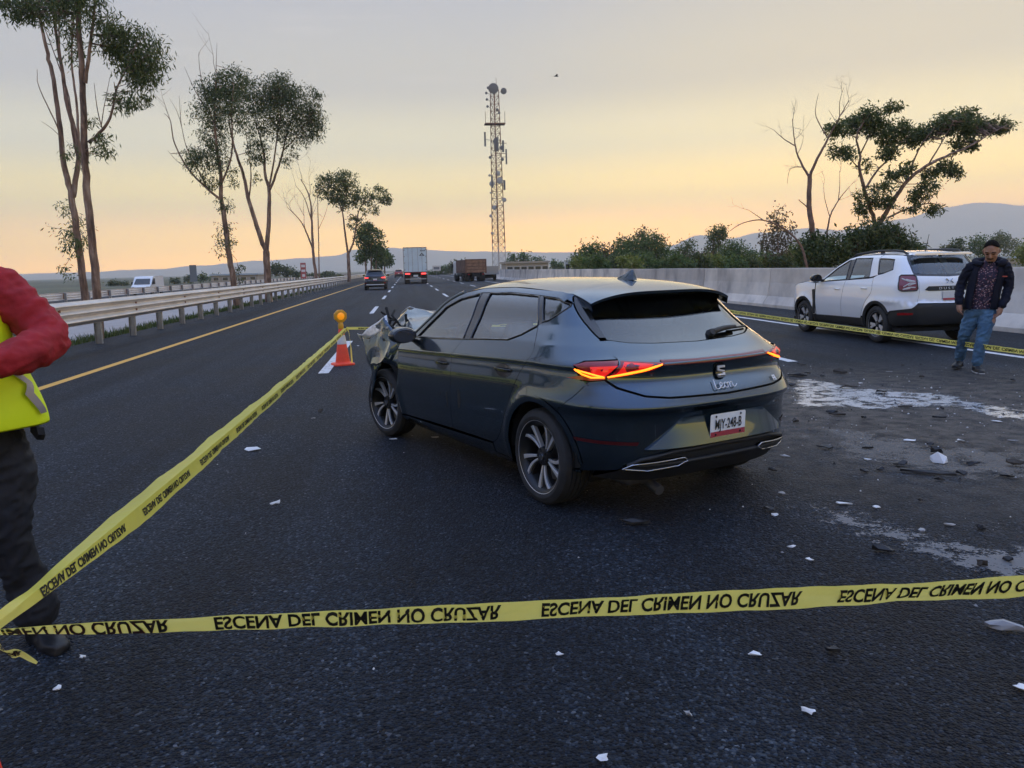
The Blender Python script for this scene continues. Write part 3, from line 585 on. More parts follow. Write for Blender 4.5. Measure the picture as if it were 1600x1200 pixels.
def inside(P, x, y):
    c = False; n = len(P); j = n-1
    for i in range(n):
        if (P[i][1] > y) != (P[j][1] > y) and x < (P[j][0]-P[i][0])*(y-P[i][1])/(P[j][1]-P[i][1])+P[i][0]: c = not c
        j = i
    return c
def area2(P): return sum(P[i][0]*P[(i+1) % len(P)][1]-P[(i+1) % len(P)][0]*P[i][1] for i in range(len(P)))
def trim(surf, nrmf, outline, name, m, parent, off=0, gap=.0022, step=.035, depth=.014, rnd_=0, estep=.025, holes=(), rows=None, rise=None):
    """fill a 2D outline, map it onto surf(u, v) and turn its edge inwards"""
    P = [q for i, q in enumerate(outline) if math.hypot(q[0]-outline[i-1][0], q[1]-outline[i-1][1]) > 1e-4]
    if rnd_: P = chaikin(P, rnd_)
    P = densify(P, estep)
    if area2(P) < 0: P.reverse()
    if gap:
        n = len(P); Q = []
        for i in range(n):
            a, b = P[i-1], P[(i+1) % n]; dx, dy = b[0]-a[0], b[1]-a[1]; L = math.hypot(dx, dy) or 1; Q.append((P[i][0]-dy/L*gap, P[i][1]+dx/L*gap))
        P = Q
    xs = [p[0] for p in P]; ys = [p[1] for p in P]; pts = [Vector(p) for p in P]; n = len(P); edges = [(i, (i+1) % n) for i in range(n)]
    for H in holes:
        k = len(pts); pts += [Vector(h) for h in H]; edges += [(k+i, k+(i+1) % len(H)) for i in range(len(H))]
    u = min(xs)+step/2; row = 0
    while rows and u < max(xs):
        for q in rows:
            v = q+rise(u)
            if inside(P, u, v) and min((u-a)**2+(v-b)**2 for a, b in P) > .006**2: pts.append(Vector((u, v)))
        u += step
    while not rows and u < max(xs):
        v = min(ys)+step/2+(step/2 if row % 2 else 0)
        while v < max(ys):
            if inside(P, u, v) and min((u-a)**2+(v-b)**2 for a, b in P) > (step*.45)**2 and not any(inside(H, u, v) for H in holes): pts.append(Vector((u, v)))
            v += step
        u += step; row += 1
    vo, _, fo, *_ = delaunay_2d_cdt(pts, edges, [], 0, 1e-6)
    fo = [f for f in fo if inside(P, sum(vo[i].x for i in f)/len(f), sum(vo[i].y for i in f)/len(f)) and not any(inside(H, sum(vo[i].x for i in f)/len(f), sum(vo[i].y for i in f)/len(f)) for H in holes)]
    nr = [nrmf(v.x, v.y) for v in vo]; V = [surf(v.x, v.y)+nn*off for v, nn in zip(vo, nr)]
    F = []
    for f in fo:
        a, b, c = V[f[0]], V[f[1]], V[f[2]]
        F.append(tuple(f) if (b-a).cross(c-a).dot(nr[f[0]]) > 0 else tuple(reversed(f)))
    # boundary edges -> turned-in lip
    cnt = {}
    for f in F:
        for i in range(len(f)):
            e = (f[i], f[(i+1) % len(f)]); k = (min(e), max(e)); cnt.setdefault(k, []).append(e)
    bd = [v[0] for v in cnt.values() if len(v) == 1]
    VN = [n_ for n_ in nr]
    if depth:
        for a, b in bd:
            k = len(V); q = [V[a], V[b], V[b]-nr[b]*depth, V[a]-nr[a]*depth]
            nn = (q[2]-q[1]).cross(q[0]-q[1]); nn = nn.normalized() if nn.length > 1e-9 else nr[a]
            V += q; VN += [nn]*4; F.append((k+1, k, k+3, k+2))
    me = bpy.data.meshes.new(name); me.from_pydata([tuple(v) for v in V], [], F)
    me.polygons.foreach_set('use_smooth', [True]*len(me.polygons))
    used = [VN[i] for i in range(len(V))]
    me.normals_split_custom_set_from_vertices([tuple(q) for q in used])
    return link(name, me, parent, m)
def panel(B, pts, name, m, parent, mir=False, **kw):
    return trim(B.P, B.normal, B.dom(pts, mir), name, m, parent, **kw)
def gridsurf(fn, us, vs, name, m, parent, both=True, smooth=50):
    b = MB(); b.grid([[fn(u, v) for v in vs] for u in us]); return b.build(name, m, parent, smooth=smooth, fix=False)
def lin(a, b, n): return [a+(b-a)*k/n for k in range(n+1)]
def arc(cx, cz, r, a0, a1, n=14): return [(cx+r*math.cos(R(a0+(a1-a0)*k/n)), cz+r*math.sin(R(a0+(a1-a0)*k/n))) for k in range(n+1)]
def glass_mat(name, tint, refl=1.0, rough=.015):
    m = bpy.data.materials.new(name); m.use_nodes = True; nt = m.node_tree; nt.nodes.remove(nt.nodes['Principled BSDF']); L = nt.links.new
    tr = N(nt, 'ShaderNodeBsdfTransparent'); tr.inputs[0].default_value = (*tint, 1); gl = N(nt, 'ShaderNodeBsdfGlossy'); gl.inputs['Roughness'].default_value = rough; gl.inputs[0].default_value = (.95, .98, 1, 1)
    fr = N(nt, 'ShaderNodeFresnel'); fr.inputs[0].default_value = 1.55; mu = N(nt, 'ShaderNodeMath', operation='MULTIPLY'); mu.inputs[1].default_value = refl; mu.use_clamp = True; L(fr.outputs[0], mu.inputs[0])
    mx = N(nt, 'ShaderNodeMixShader'); L(mu.outputs[0], mx.inputs[0]); L(tr.outputs[0], mx.inputs[1]); L(gl.outputs[0], mx.inputs[2]); L(mx.outputs[0], nt.nodes['Material Output'].inputs[0])
    return m
def paint_car(name, col, metal=.55, rough=.34, dust=0, flake=True):
    m = mat(name, col, rough, metal, coat=1.0); m.node_tree.nodes['Principled BSDF'].inputs['Coat IOR'].default_value = 1.65; nt = m.node_tree; b = nt.nodes['Principled BSDF']; L = nt.links.new
    t = N(nt, 'ShaderNodeTexCoord'); n = N(nt, 'ShaderNodeTexNoise'); n.inputs['Scale'].default_value = 3.5; n.inputs['Detail'].default_value = 8; n.inputs['Roughness'].default_value = .7; L(t.outputs['Object'], n.inputs[0])
    r = N(nt, 'ShaderNodeMapRange'); r.inputs[1].default_value = .35; r.inputs[2].default_value = .75; r.inputs[3].default_value = .03; r.inputs[4].default_value = .03+.22*dust; L(n.outputs[0], r.inputs[0]); L(r.outputs[0], b.inputs['Coat Roughness'])
    # road dust settled low on the body
    s = N(nt, 'ShaderNodeSeparateXYZ'); L(t.outputs['Object'], s.inputs[0]); mr_ = N(nt, 'ShaderNodeMapRange'); mr_.inputs[1].default_value = .55; mr_.inputs[2].default_value = .18; mr_.inputs[3].default_value = 0; mr_.inputs[4].default_value = dust*.8; L(s.outputs[2], mr_.inputs[0])
    mm = N(nt, 'ShaderNodeMath', operation='MULTIPLY'); L(mr_.outputs[0], mm.inputs[0]); L(n.outputs[0], mm.inputs[1])
    mx = N(nt, 'ShaderNodeMix', data_type='RGBA'); L(mm.outputs[0], mx.inputs[0]); mx.inputs[6].default_value = (*col, 1); mx.inputs[7].default_value = (.14, .13, .12, 1); L(mx.outputs[2], b.inputs['Base Color'])
    return m
M_black = mat('black_plastic', (.018, .019, .021), .55, bump=.0006, bscale=300)
M_gloss = mat('gloss_black', (.010, .011, .013), .12, coat=.6)
M_rubber = mat('tyre_rubber', (.022, .022, .023), .8, var=.3, scale=12, bump=.002, bscale=60)
M_inner = mat('dark_interior', (.014, .015, .017), .8)
M_under = mat('underbody', (.012, .012, .012), .9)
M_alloy = mat('machined_alloy', (.66, .66, .67), .38, .6)
M_alloy_dark = mat('dark_alloy', (.03, .032, .035), .4, .6)
M_chrome = mat('chrome', (.50, .51, .53), .2, 1)
M_disc = mat('brake_disc', (.25, .24, .23), .45, .9)
M_lamp_red = mat('red_lamp_lens', (.30, .008, .010), .12, coat=.8)
M_lamp_dark = mat('dark_red_lens', (.075, .006, .008), .14, coat=.8)
M_lamp_on = mat('lit_red_lamp', (.45, .012, .010), .15, coat=.8, emit=(1, .02, .012), estr=.42)
M_lamp_amber = mat('lit_amber_strip', (.8, .2, .02), .3, emit=(1, .17, .008), estr=2.6)
M_lamp_white = mat('white_lens', (.6, .6, .6), .2, coat=.5)
M_plate = mat('plate_white', (.66, .66, .64), .45, var=.06, scale=20)
M_plate_red = mat('plate_red', (.42, .05, .07), .5)
M_ink = mat('dark_ink', (.02, .02, .022), .6)
_txt = {}
def text_mesh(s, size=1.0, bold=0.0, extr=0.0):
    key = (s, size, bold, extr)
    if key not in _txt:
        cu = bpy.data.curves.new('t', 'FONT'); cu.body = s; cu.size = size; cu.offset = bold; cu.extrude = extr; cu.align_x = 'CENTER'; cu.resolution_u = 3
        o = bpy.data.objects.new('t', cu); C.objects.link(o); dg = bpy.context.evaluated_depsgraph_get(); dg.update()
        me = bpy.data.meshes.new_from_object(o.evaluated_get(dg)); _txt[key] = ([v.co.copy() for v in me.vertices], [tuple(p.vertices) for p in me.polygons])
        C.objects.unlink(o); bpy.data.objects.remove(o); bpy.data.curves.remove(cu); bpy.data.meshes.remove(me)
    return _txt[key]
def text_on(s, size, f, name, m, parent, bold=0, sx=1):
    V, F = text_mesh(s, size, bold); b = MB(); b.add([f(v.x*sx, v.y) for v in V], F); return b.build(name, m, parent, fix=False)
def wheel(parent, loc, yaw, side, rad, width, rim, style, name='wheel', hubm=None):
    """wheel > tyre, rim, spokes, disc; axis along local y, outer face towards +y*side"""
    w = empty(name, loc, yaw, parent); h = width/2; Mx = Matrix.Rotation(R(-90), 4, 'X') if side > 0 else Matrix.Rotation(R(90), 4, 'X')
    t = MB(); pr = [(rim-.012, -h*.80), (rim+.004, -h*.92), (rim+.03, -h), (rad-.045, -h), (rad-.012, -h*.82), (rad, -h*.6)]
    for g in (-.42, -.14, .14, .42): pr += [(rad, (g-.03)*h*1.1), (rad-.008, (g-.025)*h*1.1), (rad-.008, (g+.025)*h*1.1), (rad, (g+.03)*h*1.1)]
    pr += [(rad, h*.6), (rad-.012, h*.82), (rad-.045, h), (rim+.03, h), (rim+.004, h*.92), (rim-.012, h*.80)]
    t.lathe(pr, 48, Mx); t.build('tyre', M_rubber, w, smooth=32)
    b = MB(); b.lathe([(rim-.002, -h*.8), (rim-.03, -h*.6), (rim-.035, h*.5), (rim-.016, h*.80), (rim-.002, h*.90), (rim+.006, h*.93), (rim+.007, h*.86)], 48, Mx); b.build('rim', M_alloy_dark, w, smooth=40)
    b = MB(); b.lathe([(rim-.002, h*.90), (rim+.001, h*.91), (rim+.007, h*.935), (rim+.008, h*.87)], 48, Mx); b.build('rim_lip', M_alloy, w, smooth=40)
    b = MB(); b.lathe([(.005, -h*.2), (rim*.70, -h*.2), (rim*.70, -h*.1), (.005, -h*.1)], 32, Mx); b.build('brake_disc', M_disc, w, smooth=30)
    b = MB(); b.lathe([(.004, -h*.3), (rim-.03, -h*.3)], 24, Mx); b.build('wheel_back', M_under, w)
    zf = h*.74
    def spoke(a0, a1, r0, r1, w0, w1, zo0, zo1, thick):
        # blade from angle a0 at r0 to a1 at r1
        n = 7; ring = []
        for k in range(n):
            u = k/(n-1); r = r0+(r1-r0)*u; a = a0+(a1-a0)*u*u; ww = w0+(w1-w0)*u; z = zo0+(zo1-zo0)*u
            c, s_ = math.cos(a), math.sin(a); tx, ty = -s_, c
            ring.append([Mx @ Vector((r*c+tx*q*ww/2, r*s_+ty*q*ww/2, zz)) for q, zz in ((-1, z), (1, z), (.8, z-thick), (-.8, z-thick))])
        b = MB(); b.loft(ring); return b
    if style == 'turbine':
        for k in range(5):
            for j, (da, ww) in enumerate(((-.20, 1), (.20, 1))):
                a = 2*math.pi*k/5+.3
                o = spoke(a+da*.75, a+da*1.35+.16*side, .055, rim-.014, .011, .032 if j == 0 else .027, zf-.02, zf, .03); o.build('spoke', M_alloy, w, bevel=.002)
                o = spoke(a+da*.75+.05, a+da*1.35+.30*side, .055, rim-.014, .014, .03, zf-.034, zf-.014, .03); o.build('spoke_dark_face', M_alloy_dark, w)  # dark alloy blade set just behind each silver spoke
    else:
        for k in range(5):
            a = 2*math.pi*k/5+.2
            for da in (-.13, .13): o = spoke(a+da*.7, a+da*1.5, .05, rim-.014, .032, .05, zf-.012, zf, .03); o.build('spoke', M_alloy, w, bevel=.002)
            o = spoke(a, a, .05, rim*.62, .04, .02, zf-.02, zf-.025, .02); o.build('spoke_web', M_alloy_dark, w)
    b = MB(); b.lathe([(.001, zf+.002), (.026, zf+.001), (.030, zf-.006), (.06, zf-.012), (.068, zf-.05), (.001, zf-.05)], 24, Mx); b.build('hub', M_alloy_dark, w, smooth=40)
    b = MB(); b.lathe([(.001, zf+.004), (.022, zf+.003), (.023, zf)], 20, Mx); b.build('centre_cap', hubm or M_chrome, w, smooth=40)
    for k in range(5):
        a = 2*math.pi*k/5; b = MB(); b.lathe([(.001, zf-.002), (.008, zf-.002), (.009, zf-.02)], 8, Mx @ Matrix.Translation((.045*math.cos(a), .045*math.sin(a), 0))); b.build('lug_nut', M_alloy_dark, w)
    return w
def seat(parent, x, y, zt, m):
    b = MB(); b.loft([[(x+.27+dx*.3, y+sy*.25, z) for dx, sy, z in ((0, -1, .35), (0, 1, .35), (0, 1, .52), (0, -1, .52))], [(x-.2, y+sy*.25, z) for sy, z in ((-1, .33), (1, .33), (1, .5), (-1, .5))]])
    b.loft([[(x-.15+dx, y+sy*w, z) for dx, sy in ((0, -1), (0, 1), (-.13, 1), (-.13, -1))] for z, w in ((.45, .24), (.8, .25))] + [[(x-.27+dx, y+sy*.19, zt-.22) for dx, sy in ((0, -1), (0, 1), (-.09, 1), (-.09, -1))]])
    b.loft([[(x-.28+dx, y+sy*w, z) for dx, sy in ((0, -1), (0, 1), (-.09, 1), (-.09, -1))] for z, w in ((zt-.20, .12), (zt-.12, .14), (zt-.01, .10))])
    o = b.build('seat', m, parent, bevel=.02); return o
# ================================================================== the crashed grey hatchback
M_leon = paint_car('slate_grey_paint', (.041, .074, .106), .85, .20, .12)
M_crack_sheen = mat('torn_metal_sky_sheen', (.70, .71, .73), .35, .5, var=.25, scale=25)  # torn metal, brightened to stand in for sky reflected on the fender top
M_glass = glass_mat('window_glass', (.42, .50, .48), 2.4)
M_badge = mat('badge_silver', (.74, .75, .77), .35, .25)
M_glass_rear = glass_mat('privacy_glass', (.10, .115, .12), 1.9)
_Wt = pchip([(.14, .76), (.18, .80), (.23, .845), (.30, .868), (.42, .889), (.55, .899), (.68, .896), (.80, .888), (.840, .8835), (.865, .885), (.885, .877), (.92, .859), (.965, .834), (1.0, .815), (1.1, .768), (1.2, .718), (1.3, .665), (1.38, .60), (1.43, .52)])
def leon_W(x, z):
    dz = .06*(2.0-min(max(x, -.4), 2.4))/1.6
    zz = z-dz*min(1, max(0, (z-.35)/.4))*(1 if z < 1.05 else max(0, 1-(z-1.05)/.12))
    w = _Wt(zz)
    if x > 1.9: w -= .035*((x-1.9)/1.2)**2
    for cx in (0, 2.686):
        d = math.hypot(x-cx, z-.32); w += .016*math.exp(-((d-.40)/.045)**2) if z < .8 else 0
    return w
leon_xr = pchip([(.14, -.56), (.20, -.62), (.28, -.70), (.33, -.735), (.42, -.762), (.52, -.762), (.60, -.764), (.655, -.774), (.685, -.797), (.697, -.806), (.708, -.806), (.725, -.799), (.76, -.784), (.80, -.757), (.835, -.728), (.855, -.718), (.88, -.714), (.915, -.716), (.938, -.724), (.955, -.725), (.968, -.706), (1.0, -.625), (1.05, -.532), (1.1, -.445), (1.2, -.30), (1.3, -.165), (1.37, -.085), (1.43, -.05)])
LB = Body(leon_W, leon_xr, .10, 3.3)
LX, LY, LTH = 1.614, 5.277, -.408
leon = thing('crashed_car', 'dark grey five door hatchback with crushed front, rear lamps glowing', 'car', (LX, LY, 0), math.pi/2-LTH)
E_ = [(2.10, .975), (1.87, 1.13), (1.68, 1.272), (1.46, 1.352), (1.18, 1.392), (.75, 1.402), (.35, 1.388), (0, 1.365), (-.09, 1.355)]
edge_z = pchip(sorted(E_)); zc = pchip([(-.24, 1.378), (-.1, 1.408), (.15, 1.438), (.5, 1.456), (.9, 1.460), (1.25, 1.447), (1.46, 1.415), (1.7, 1.305), (1.9, 1.195), (2.1, 1.09), (2.35, .98)])
def cap(x, y):
    ze = edge_z(x); ye = LB.P(LB.sx(x, ze), ze).y; u = min(1.3, abs(y)/ye); zcc = zc(x)
    return Vector((x, y, zcc-(zcc-ze)*u**2.5))
def edge_y(x): ze = edge_z(x); return LB.P(LB.sx(x, ze), ze).y
def cap_n(x, y):
    e = .005; a = cap(x+e, y)-cap(x-e, y); b = cap(x, y+e)-cap(x, y-e); n = a.cross(b); return n.normalized()
def leon_rise(u):
    x = u if u > LB.sc else 2*LB.sc-u
    return .06*(2.0-min(max(x, -.4), 2.4))/1.6
HROWS = lin(.76, .90, 14)+[.915, .927, .936, .944, .950, .955, .960, .965, .970, .976, .984, .995, 1.01, 1.025, 1.04, 1.06, 1.08]
BROWS = lin(.28, .58, 10)+[.60, .62, .635, .648, .658, .667, .676, .684, .691, .697, .703, .709, .716, .725, .738, .752, .77, .79, .81, .83, .85]
LROWS = lin(.20, .78, 18)+[.80, .815, .828, .838, .846, .854, .862, .870, .878, .886, .896, .908, .922, .938, .955]+lin(.975, 1.36, 14)
def build_leon():
    L = leon; RK = dict(rows=LROWS, rise=leon_rise, estep=.016)
    rd = [(.088, 1.007), (.10, .965), (.21, .851), (.303, .721), (.388, .573), (.493, .40), (.56, .335), (.628, .304)]
    fr_split = [(1.128, 1.012), (1.222, .888), (1.236, .68), (1.262, .40), (1.268, .30)]
    lamp_tip = ('x', -.345, .952)
    for mir in (False, True):
        k = dict(mir=mir)
        fd = panel(LB, [(2.03, .966), (2.285, .93), (2.295, .80), (2.30, .64), (2.325, .40), (2.335, .262)] + [(x, .262+(.30-.262)*(2.335-x)/1.07) for x in (2.0, 1.6)] + fr_split[::-1], 'front_door', M_leon, L, **k, **RK)
        bd = panel(LB, fr_split + [(x, .300+.004*(1.268-x)) for x in (1.0, .8)] + rd[::-1] + [(.192, 1.158), (.33, 1.092), (.47, 1.050), (.8, 1.032)], 'rear_door', M_leon, L, **k, **RK)
        panel(LB, [(.192, 1.158)] + rd + [(.63, .226), (.372, .222), (.366, .30)] + arc(0, .32, .366, 0, 125, 18) + [('x', -.255, .68), ('x', -.43, .83), ('x', -.36, .935), lamp_tip, ('y', .80, .978), ('y', .662, .988), ('y', .652, 1.03), ('y', .646, 1.10), ('y', .648, 1.19), ('y', .628, 1.305), ('y', .607, 1.345), ('y', .585, 1.362),
                   (0.0, 1.365), (.02, 1.335), (-.045, 1.312), (-.052, 1.286), (.165, 1.178)], 'quarter_panel', M_leon, L, **k, **RK)
        panel(LB, [(2.36, .252)] + [(x, .252+.038*(2.36-x)/1.73) for x in (1.8, 1.2)] + [(.64, .292), (.64, .226), (.40, .215), (.40, .165), (2.36, .165)], 'sill', M_black if False else M_leon, L, depth=.05, **k)
        # frames round the side glass
        top_in = [(1.985, .985), (1.83, 1.103), (1.66, 1.238), (1.455, 1.313), (1.18, 1.358), (.75, 1.368), (.35, 1.353), (.02, 1.320)]
        panel(LB, [(2.06, .972)] + top_in + [(-.02, 1.362), (.35, 1.386), (.75, 1.400), (1.18, 1.390), (1.46, 1.350), (1.68, 1.270), (1.87, 1.128), (2.10, .972)], 'roof_rail', M_leon, L, gap=.001, **k)
        panel(LB, [(1.135, 1.016), (1.19, 1.356), (1.04, 1.362), (1.015, 1.022)], 'b_pillar', M_gloss, L, off=-.004, gap=0, **k)
        panel(LB, [(.205, 1.160), (.345, 1.352), (.285, 1.348), (.165, 1.180)], 'window_divider', M_gloss, L, off=-.003, gap=0, **k)
        for nm, pts in (('front_window', [(1.99, .978), (1.83, 1.100), (1.66, 1.235), (1.455, 1.310), (1.18, 1.352), (1.135, 1.014)]), ('rear_window', [(1.02, 1.022), (1.045, 1.358), (.75, 1.362), (.345, 1.348), (.206, 1.160), (.33, 1.096), (.47, 1.054)]), ('quarter_window', [(.168, 1.184), (.288, 1.344), (.02, 1.316), (-.040, 1.302), (-.045, 1.288)])):
            g = panel(LB, pts, nm, M_glass, L, off=-.010, gap=-.004, depth=0, step=.06, **k)
            # black seal round the pane
            D = densify(LB.dom(pts, mir), .03); b = MB(); b.tube([LB.P(u, z, -.004) for u, z in D+D[:1]], .0075, 6); b.build('window_seal', M_gloss, g, smooth=60)
        # belt trim
        D = [LB.P((u if not mir else 2*LB.sc-u), z, .002) for u, z in [(LB.sx(x, zz), zz) for x, zz in ((2.03, .970), (1.6, .988), (1.13, 1.012), (.8, 1.033), (.47, 1.050), (.33, 1.092), (.20, 1.152))]]
        b = MB(); b.tube(D, .006, 6); b.build('belt_trim', M_gloss, L, smooth=60)
        sg = -1 if mir else 1
        for d, hx, hz, hw in ((fd, 1.385, .806, .095), (bd, .42, .846, .105)):
            u0 = hx if not mir else 2*LB.sc-hx
            ring = [(u0+hw*math.cos(a), hz+.046*math.sin(a)) for a in [2*math.pi*q/24 for q in range(24)]]
            o = trim(LB.P, LB.normal, ring, 'handle_recess', M_gloss, d, off=.0015, gap=0, depth=.003, step=.03)
            b = MB(); pr = []
            for q in range(9):
                u = -1+q/4; bow = .034*(1-u*u)**.5 if abs(u) < 1 else 0
                c = LB.P(u0+u*hw*.98, hz+.006, .004+bow); nn = LB.normal(u0, hz); up = Vector((0, 0, 1))
                pr.append([c+up*.012*(1-.3*u*u)+nn*.004, c-up*.012*(1-.3*u*u)+nn*.004, c-up*.012-nn*.006, c+up*.012-nn*.006])
            b.loft(pr); b.build('door_handle', M_gloss, d, bevel=.003)
        # tail lamp on the quarter
        lo = [lamp_tip, ('y', .80, .972), ('y', .668, .980), ('y', .748, .872), ('y', .80, .862), ('y', .862, .872), ('x', -.47, .905)]
        tl = panel(LB, lo, 'tail_lamp', M_lamp_red, L, off=.006, gap=.001, depth=.02, **k)
        li = [('y', .658, .980), ('y', .425, .960), ('y', .50, .925), ('y', .738, .872)]
        tl2 = panel(LB, li, 'tail_lamp_inner', M_lamp_red, L, off=.006, gap=.001, depth=.015, **k)
        def strip(pp, w, nm, mm, par):
            D = LB.dom([('y', a, b) for a, b in pp], mir); b = MB(); b.tube([LB.P(u, z, .0085) for u, z in densify(D+[D[-1]], .02)], w, 6); b.build(nm, mm, par, smooth=60)
        strip([(.842, .930), (.822, .900), (.795, .883), (.748, .886)], .0052, 'lit_strip', M_lamp_amber, tl)
        strip([(.735, .888), (.63, .909), (.53, .933), (.45, .954)], .0046, 'lit_strip', M_lamp_amber, tl2)
        panel(LB, [('y', .80, .945), ('y', .69, .955), ('y', .745, .893), ('y', .79, .890)], 'lit_brake_lamp', M_lamp_on, tl, off=.008, gap=0, depth=.002, **k)
        panel(LB, [('y', .650, .970), ('y', .50, .956), ('y', .55, .938), ('y', .70, .905)], 'lit_brake_lamp', M_lamp_on, tl2, off=.008, gap=0, depth=.001, **k)
        # bumper reflector
        panel(LB, [('y', .86, .515), ('y', .86, .496), ('y', .62, .480), ('y', .61, .500)], 'reflector', M_lamp_dark, L, off=.004, gap=0, depth=.01, **k)
        # exhaust trim in chrome
        q = [(.68, .345), (.64, .372), (.33, .392), (.30, .372), (.36, .345), (.55, .330)]
        ex = panel(LB, [('y', a, b) for a, b in q], 'exhaust_trim', M_black, L, off=.02, gap=0, depth=.05, **k)
        D = densify(LB.dom([('y', a, b) for a, b in q], mir), .02); b = MB(); b.tube([LB.P(u, z, .024) for u, z in D+D[:1]], .005, 6); b.build('chrome_rim', M_chrome, ex, smooth=60)
        # black strip beside the rear glass and spoiler end
        panel(LB, [('y', .58, 1.362), ('y', .600, 1.343), ('y', .622, 1.305), ('y', .642, 1.19), ('y', .640, 1.10), ('y', .606, 1.10), ('y', .585, 1.2), ('y', .545, 1.325), ('y', .50, 1.358)], 'rear_glass_wing', M_gloss, L, off=.002, gap=.002, **k)
        for a0, a1 in ((4, 125), (125, 176)):
            panel(LB, [('x', x, z) for x, z in arc(0, .32, .368, a0, a1, 14)] + [('x', x, z) for x, z in arc(0, .32, .408, a1, a0, 14)], 'arch_trim', M_leon, L, off=.006, gap=.0005, depth=.01, step=.02, **k)
        # wheel arch liner
        for cx in (0, 2.686):
            b = MB(); b.grid([[(cx+.385*math.cos(a), sg*y, .32+.385*math.sin(a)) for y in (.50, .86)] for a in [math.pi*q/16 for q in range(17)]]); b.build('arch_liner', M_under, L)
    full = lambda half: [('y', y, z) for y, z in half] + [('y', -y, z) for y, z in half[::-1] if y > 0]
    hb = [(.655, 1.085), (.658, .99), (.742, .872), (.70, .83), (.58, .781), (.44, .764), (0, .752)]
    wtop = [(0, 1.052), (.333, 1.060), (.5, 1.070), (.60, 1.088)]
    hatch = panel(LB, full(hb) + [('y', -y, z) for y, z in wtop[::-1]] + [('y', y, z) for y, z in wtop[1:]], 'tailgate', M_leon, L, rows=HROWS, rise=lambda u: 0, estep=.02)
    panel(LB, full([(.548, 1.318), (.585, 1.2), (.606, 1.094), (.5, 1.074), (.333, 1.064), (0, 1.056)]) + [('y', -.3, 1.345), ('y', .3, 1.345)], 'rear_window', M_glass_rear, L, off=-.004, gap=0, depth=0, step=.05)
    # light bar across the tailgate
    panel(LB, full([(.44, .974), (.44, .948), (0, .940)]) + [('y', -.2, .967), ('y', .2, .967)], 'light_bar', mat('unlit_red_bar', (.16, .008, .010), .2, coat=.6), hatch, off=.007, gap=0, depth=.01)
    # bumper
    low = [(.84, .31), (.70, .325), (.60, .395), (.40, .425), (0, .432)]
    bl = arc(0, .32, .366, 125, 180, 10)
    half_top = [('x', -.255, .68), ('x', -.43, .83), ('y', .862, .868), ('y', .80, .858), ('y', .750, .868), ('y', .71, .822), ('y', .585, .773), ('y', .44, .756), ('y', 0, .744)]
    left = [('x', a, b) for a, b in bl[::-1]]
    out = LB.dom([('x', -.372, .28), ('y', .84, .29)] + [('y', a, b) for a, b in low[1:]]) 
    dl = LB.dom(left + [('x', -.372, .28)][0:0]); ot = LB.dom(half_top)
    mirp = lambda P: [(2*LB.sc-a, b) for a, b in P]
    poly = out + mirp(out)[::-1][1:] + mirp(dl)[0:] + mirp(ot) + ot[::-1][1:] + dl[::-1]
    bump = trim(LB.P, LB.normal, poly, 'rear_bumper', M_leon, L, step=.03, estep=.02, depth=.02, rows=BROWS, rise=lambda u: 0)
    # plate recess panel leaning upwards below the bumper crease
    def rec(u, v):      # u -1..1, v 0 top 1 bottom
        y = u*(.34+.24*v); z = .628-.172*v; return LB.P(LB.sy(y, z), z)+Vector((-.004-.038*v*(1-.5*abs(u)**6), 0, 0))
    b = MB(); us = lin(-1, 1, 24); vs_ = lin(0, 1, 8); b.grid([[rec(u, v) for v in vs_] for u in us])
    b.grid([[rec(u, 1), rec(u, 1)+Vector((.035, 0, -.012))] for u in us])
    for e in (-1, 1): b.grid([[rec(e, v), LB.P(LB.sy(e*(.34+.24*v)*1.01, .628-.172*v), .628-.172*v, -.004)] for v in vs_])
    b.build('plate_recess', M_leon, L, smooth=30)
    plate = trim(lambda u, v: Vector((-.794-.045*v+.004, u, .552+v)), lambda u, v: Vector((-1, 0, .25)).normalized(), [(-.15, -.067), (-.142, -.075), (.142, -.075), (.15, -.067), (.15, .067), (.142, .075), (-.142, .075), (-.15, .067)], 'licence_plate', M_plate, L, off=.008, gap=0, depth=.003, step=.1)
    pl = lambda u, v, o=.0125: Vector((-.794-.045*v+.004, -u, .552+v))+Vector((-1, 0, .25)).normalized()*o
    text_on('MJY-248-B', .088, lambda x, y: pl(x, y-.022), 'plate_text', M_ink, plate, .0012, .60)
    b = MB(); b.add([pl(-.147, -.072, .0105), pl(.147, -.072, .0105), pl(.147, -.036, .0105), pl(-.147, -.036, .0105)], [(0, 1, 2, 3)]); b.build('plate_band', M_plate_red, plate)
    for u in (-.105, .105):
        for v in (-.054, .058):
            b = MB(); b.lathe([(.001, .004), (.006, .003), (.007, 0)], 10, Matrix.Translation(pl(u, v, .011)) @ Matrix.Rotation(R(-90), 4, 'Y')); b.build('screw', M_under, plate)
    # emblem, script, trim badge
    sf = lambda y0, z0: (lambda x, y, o=.009: LB.P(LB.sy(y0-x, z0+y), z0+y, o))
    f = sf(0, .880)
    em = trim(LB.P, LB.normal, chaikin(LB.dom([('y', .040, .930), ('y', -.040, .930), ('y', -.040, .845), ('y', -.028, .832), ('y', .028, .832), ('y', .040, .845)]), 1), 'emblem', M_gloss, hatch, off=.014, gap=0, depth=.008, step=.02, estep=.01)
    for poly in ([(-.030, .036), (.030, .036), (.030, .022), (-.016, .022), (-.016, .012), (.030, .002), (.030, -.008), (-.030, .006)], [(.030, -.036), (-.030, -.036), (-.030, -.022), (.016, -.022), (.016, -.014), (-.030, -.003), (-.030, -.006+.003), (.030, -.014)]):
        b = MB(); b.prism(poly, lambda x, y: f(x, y, .012), lambda x, y: f(x, y, .022)); b.build('emblem_stripe', M_badge, em)
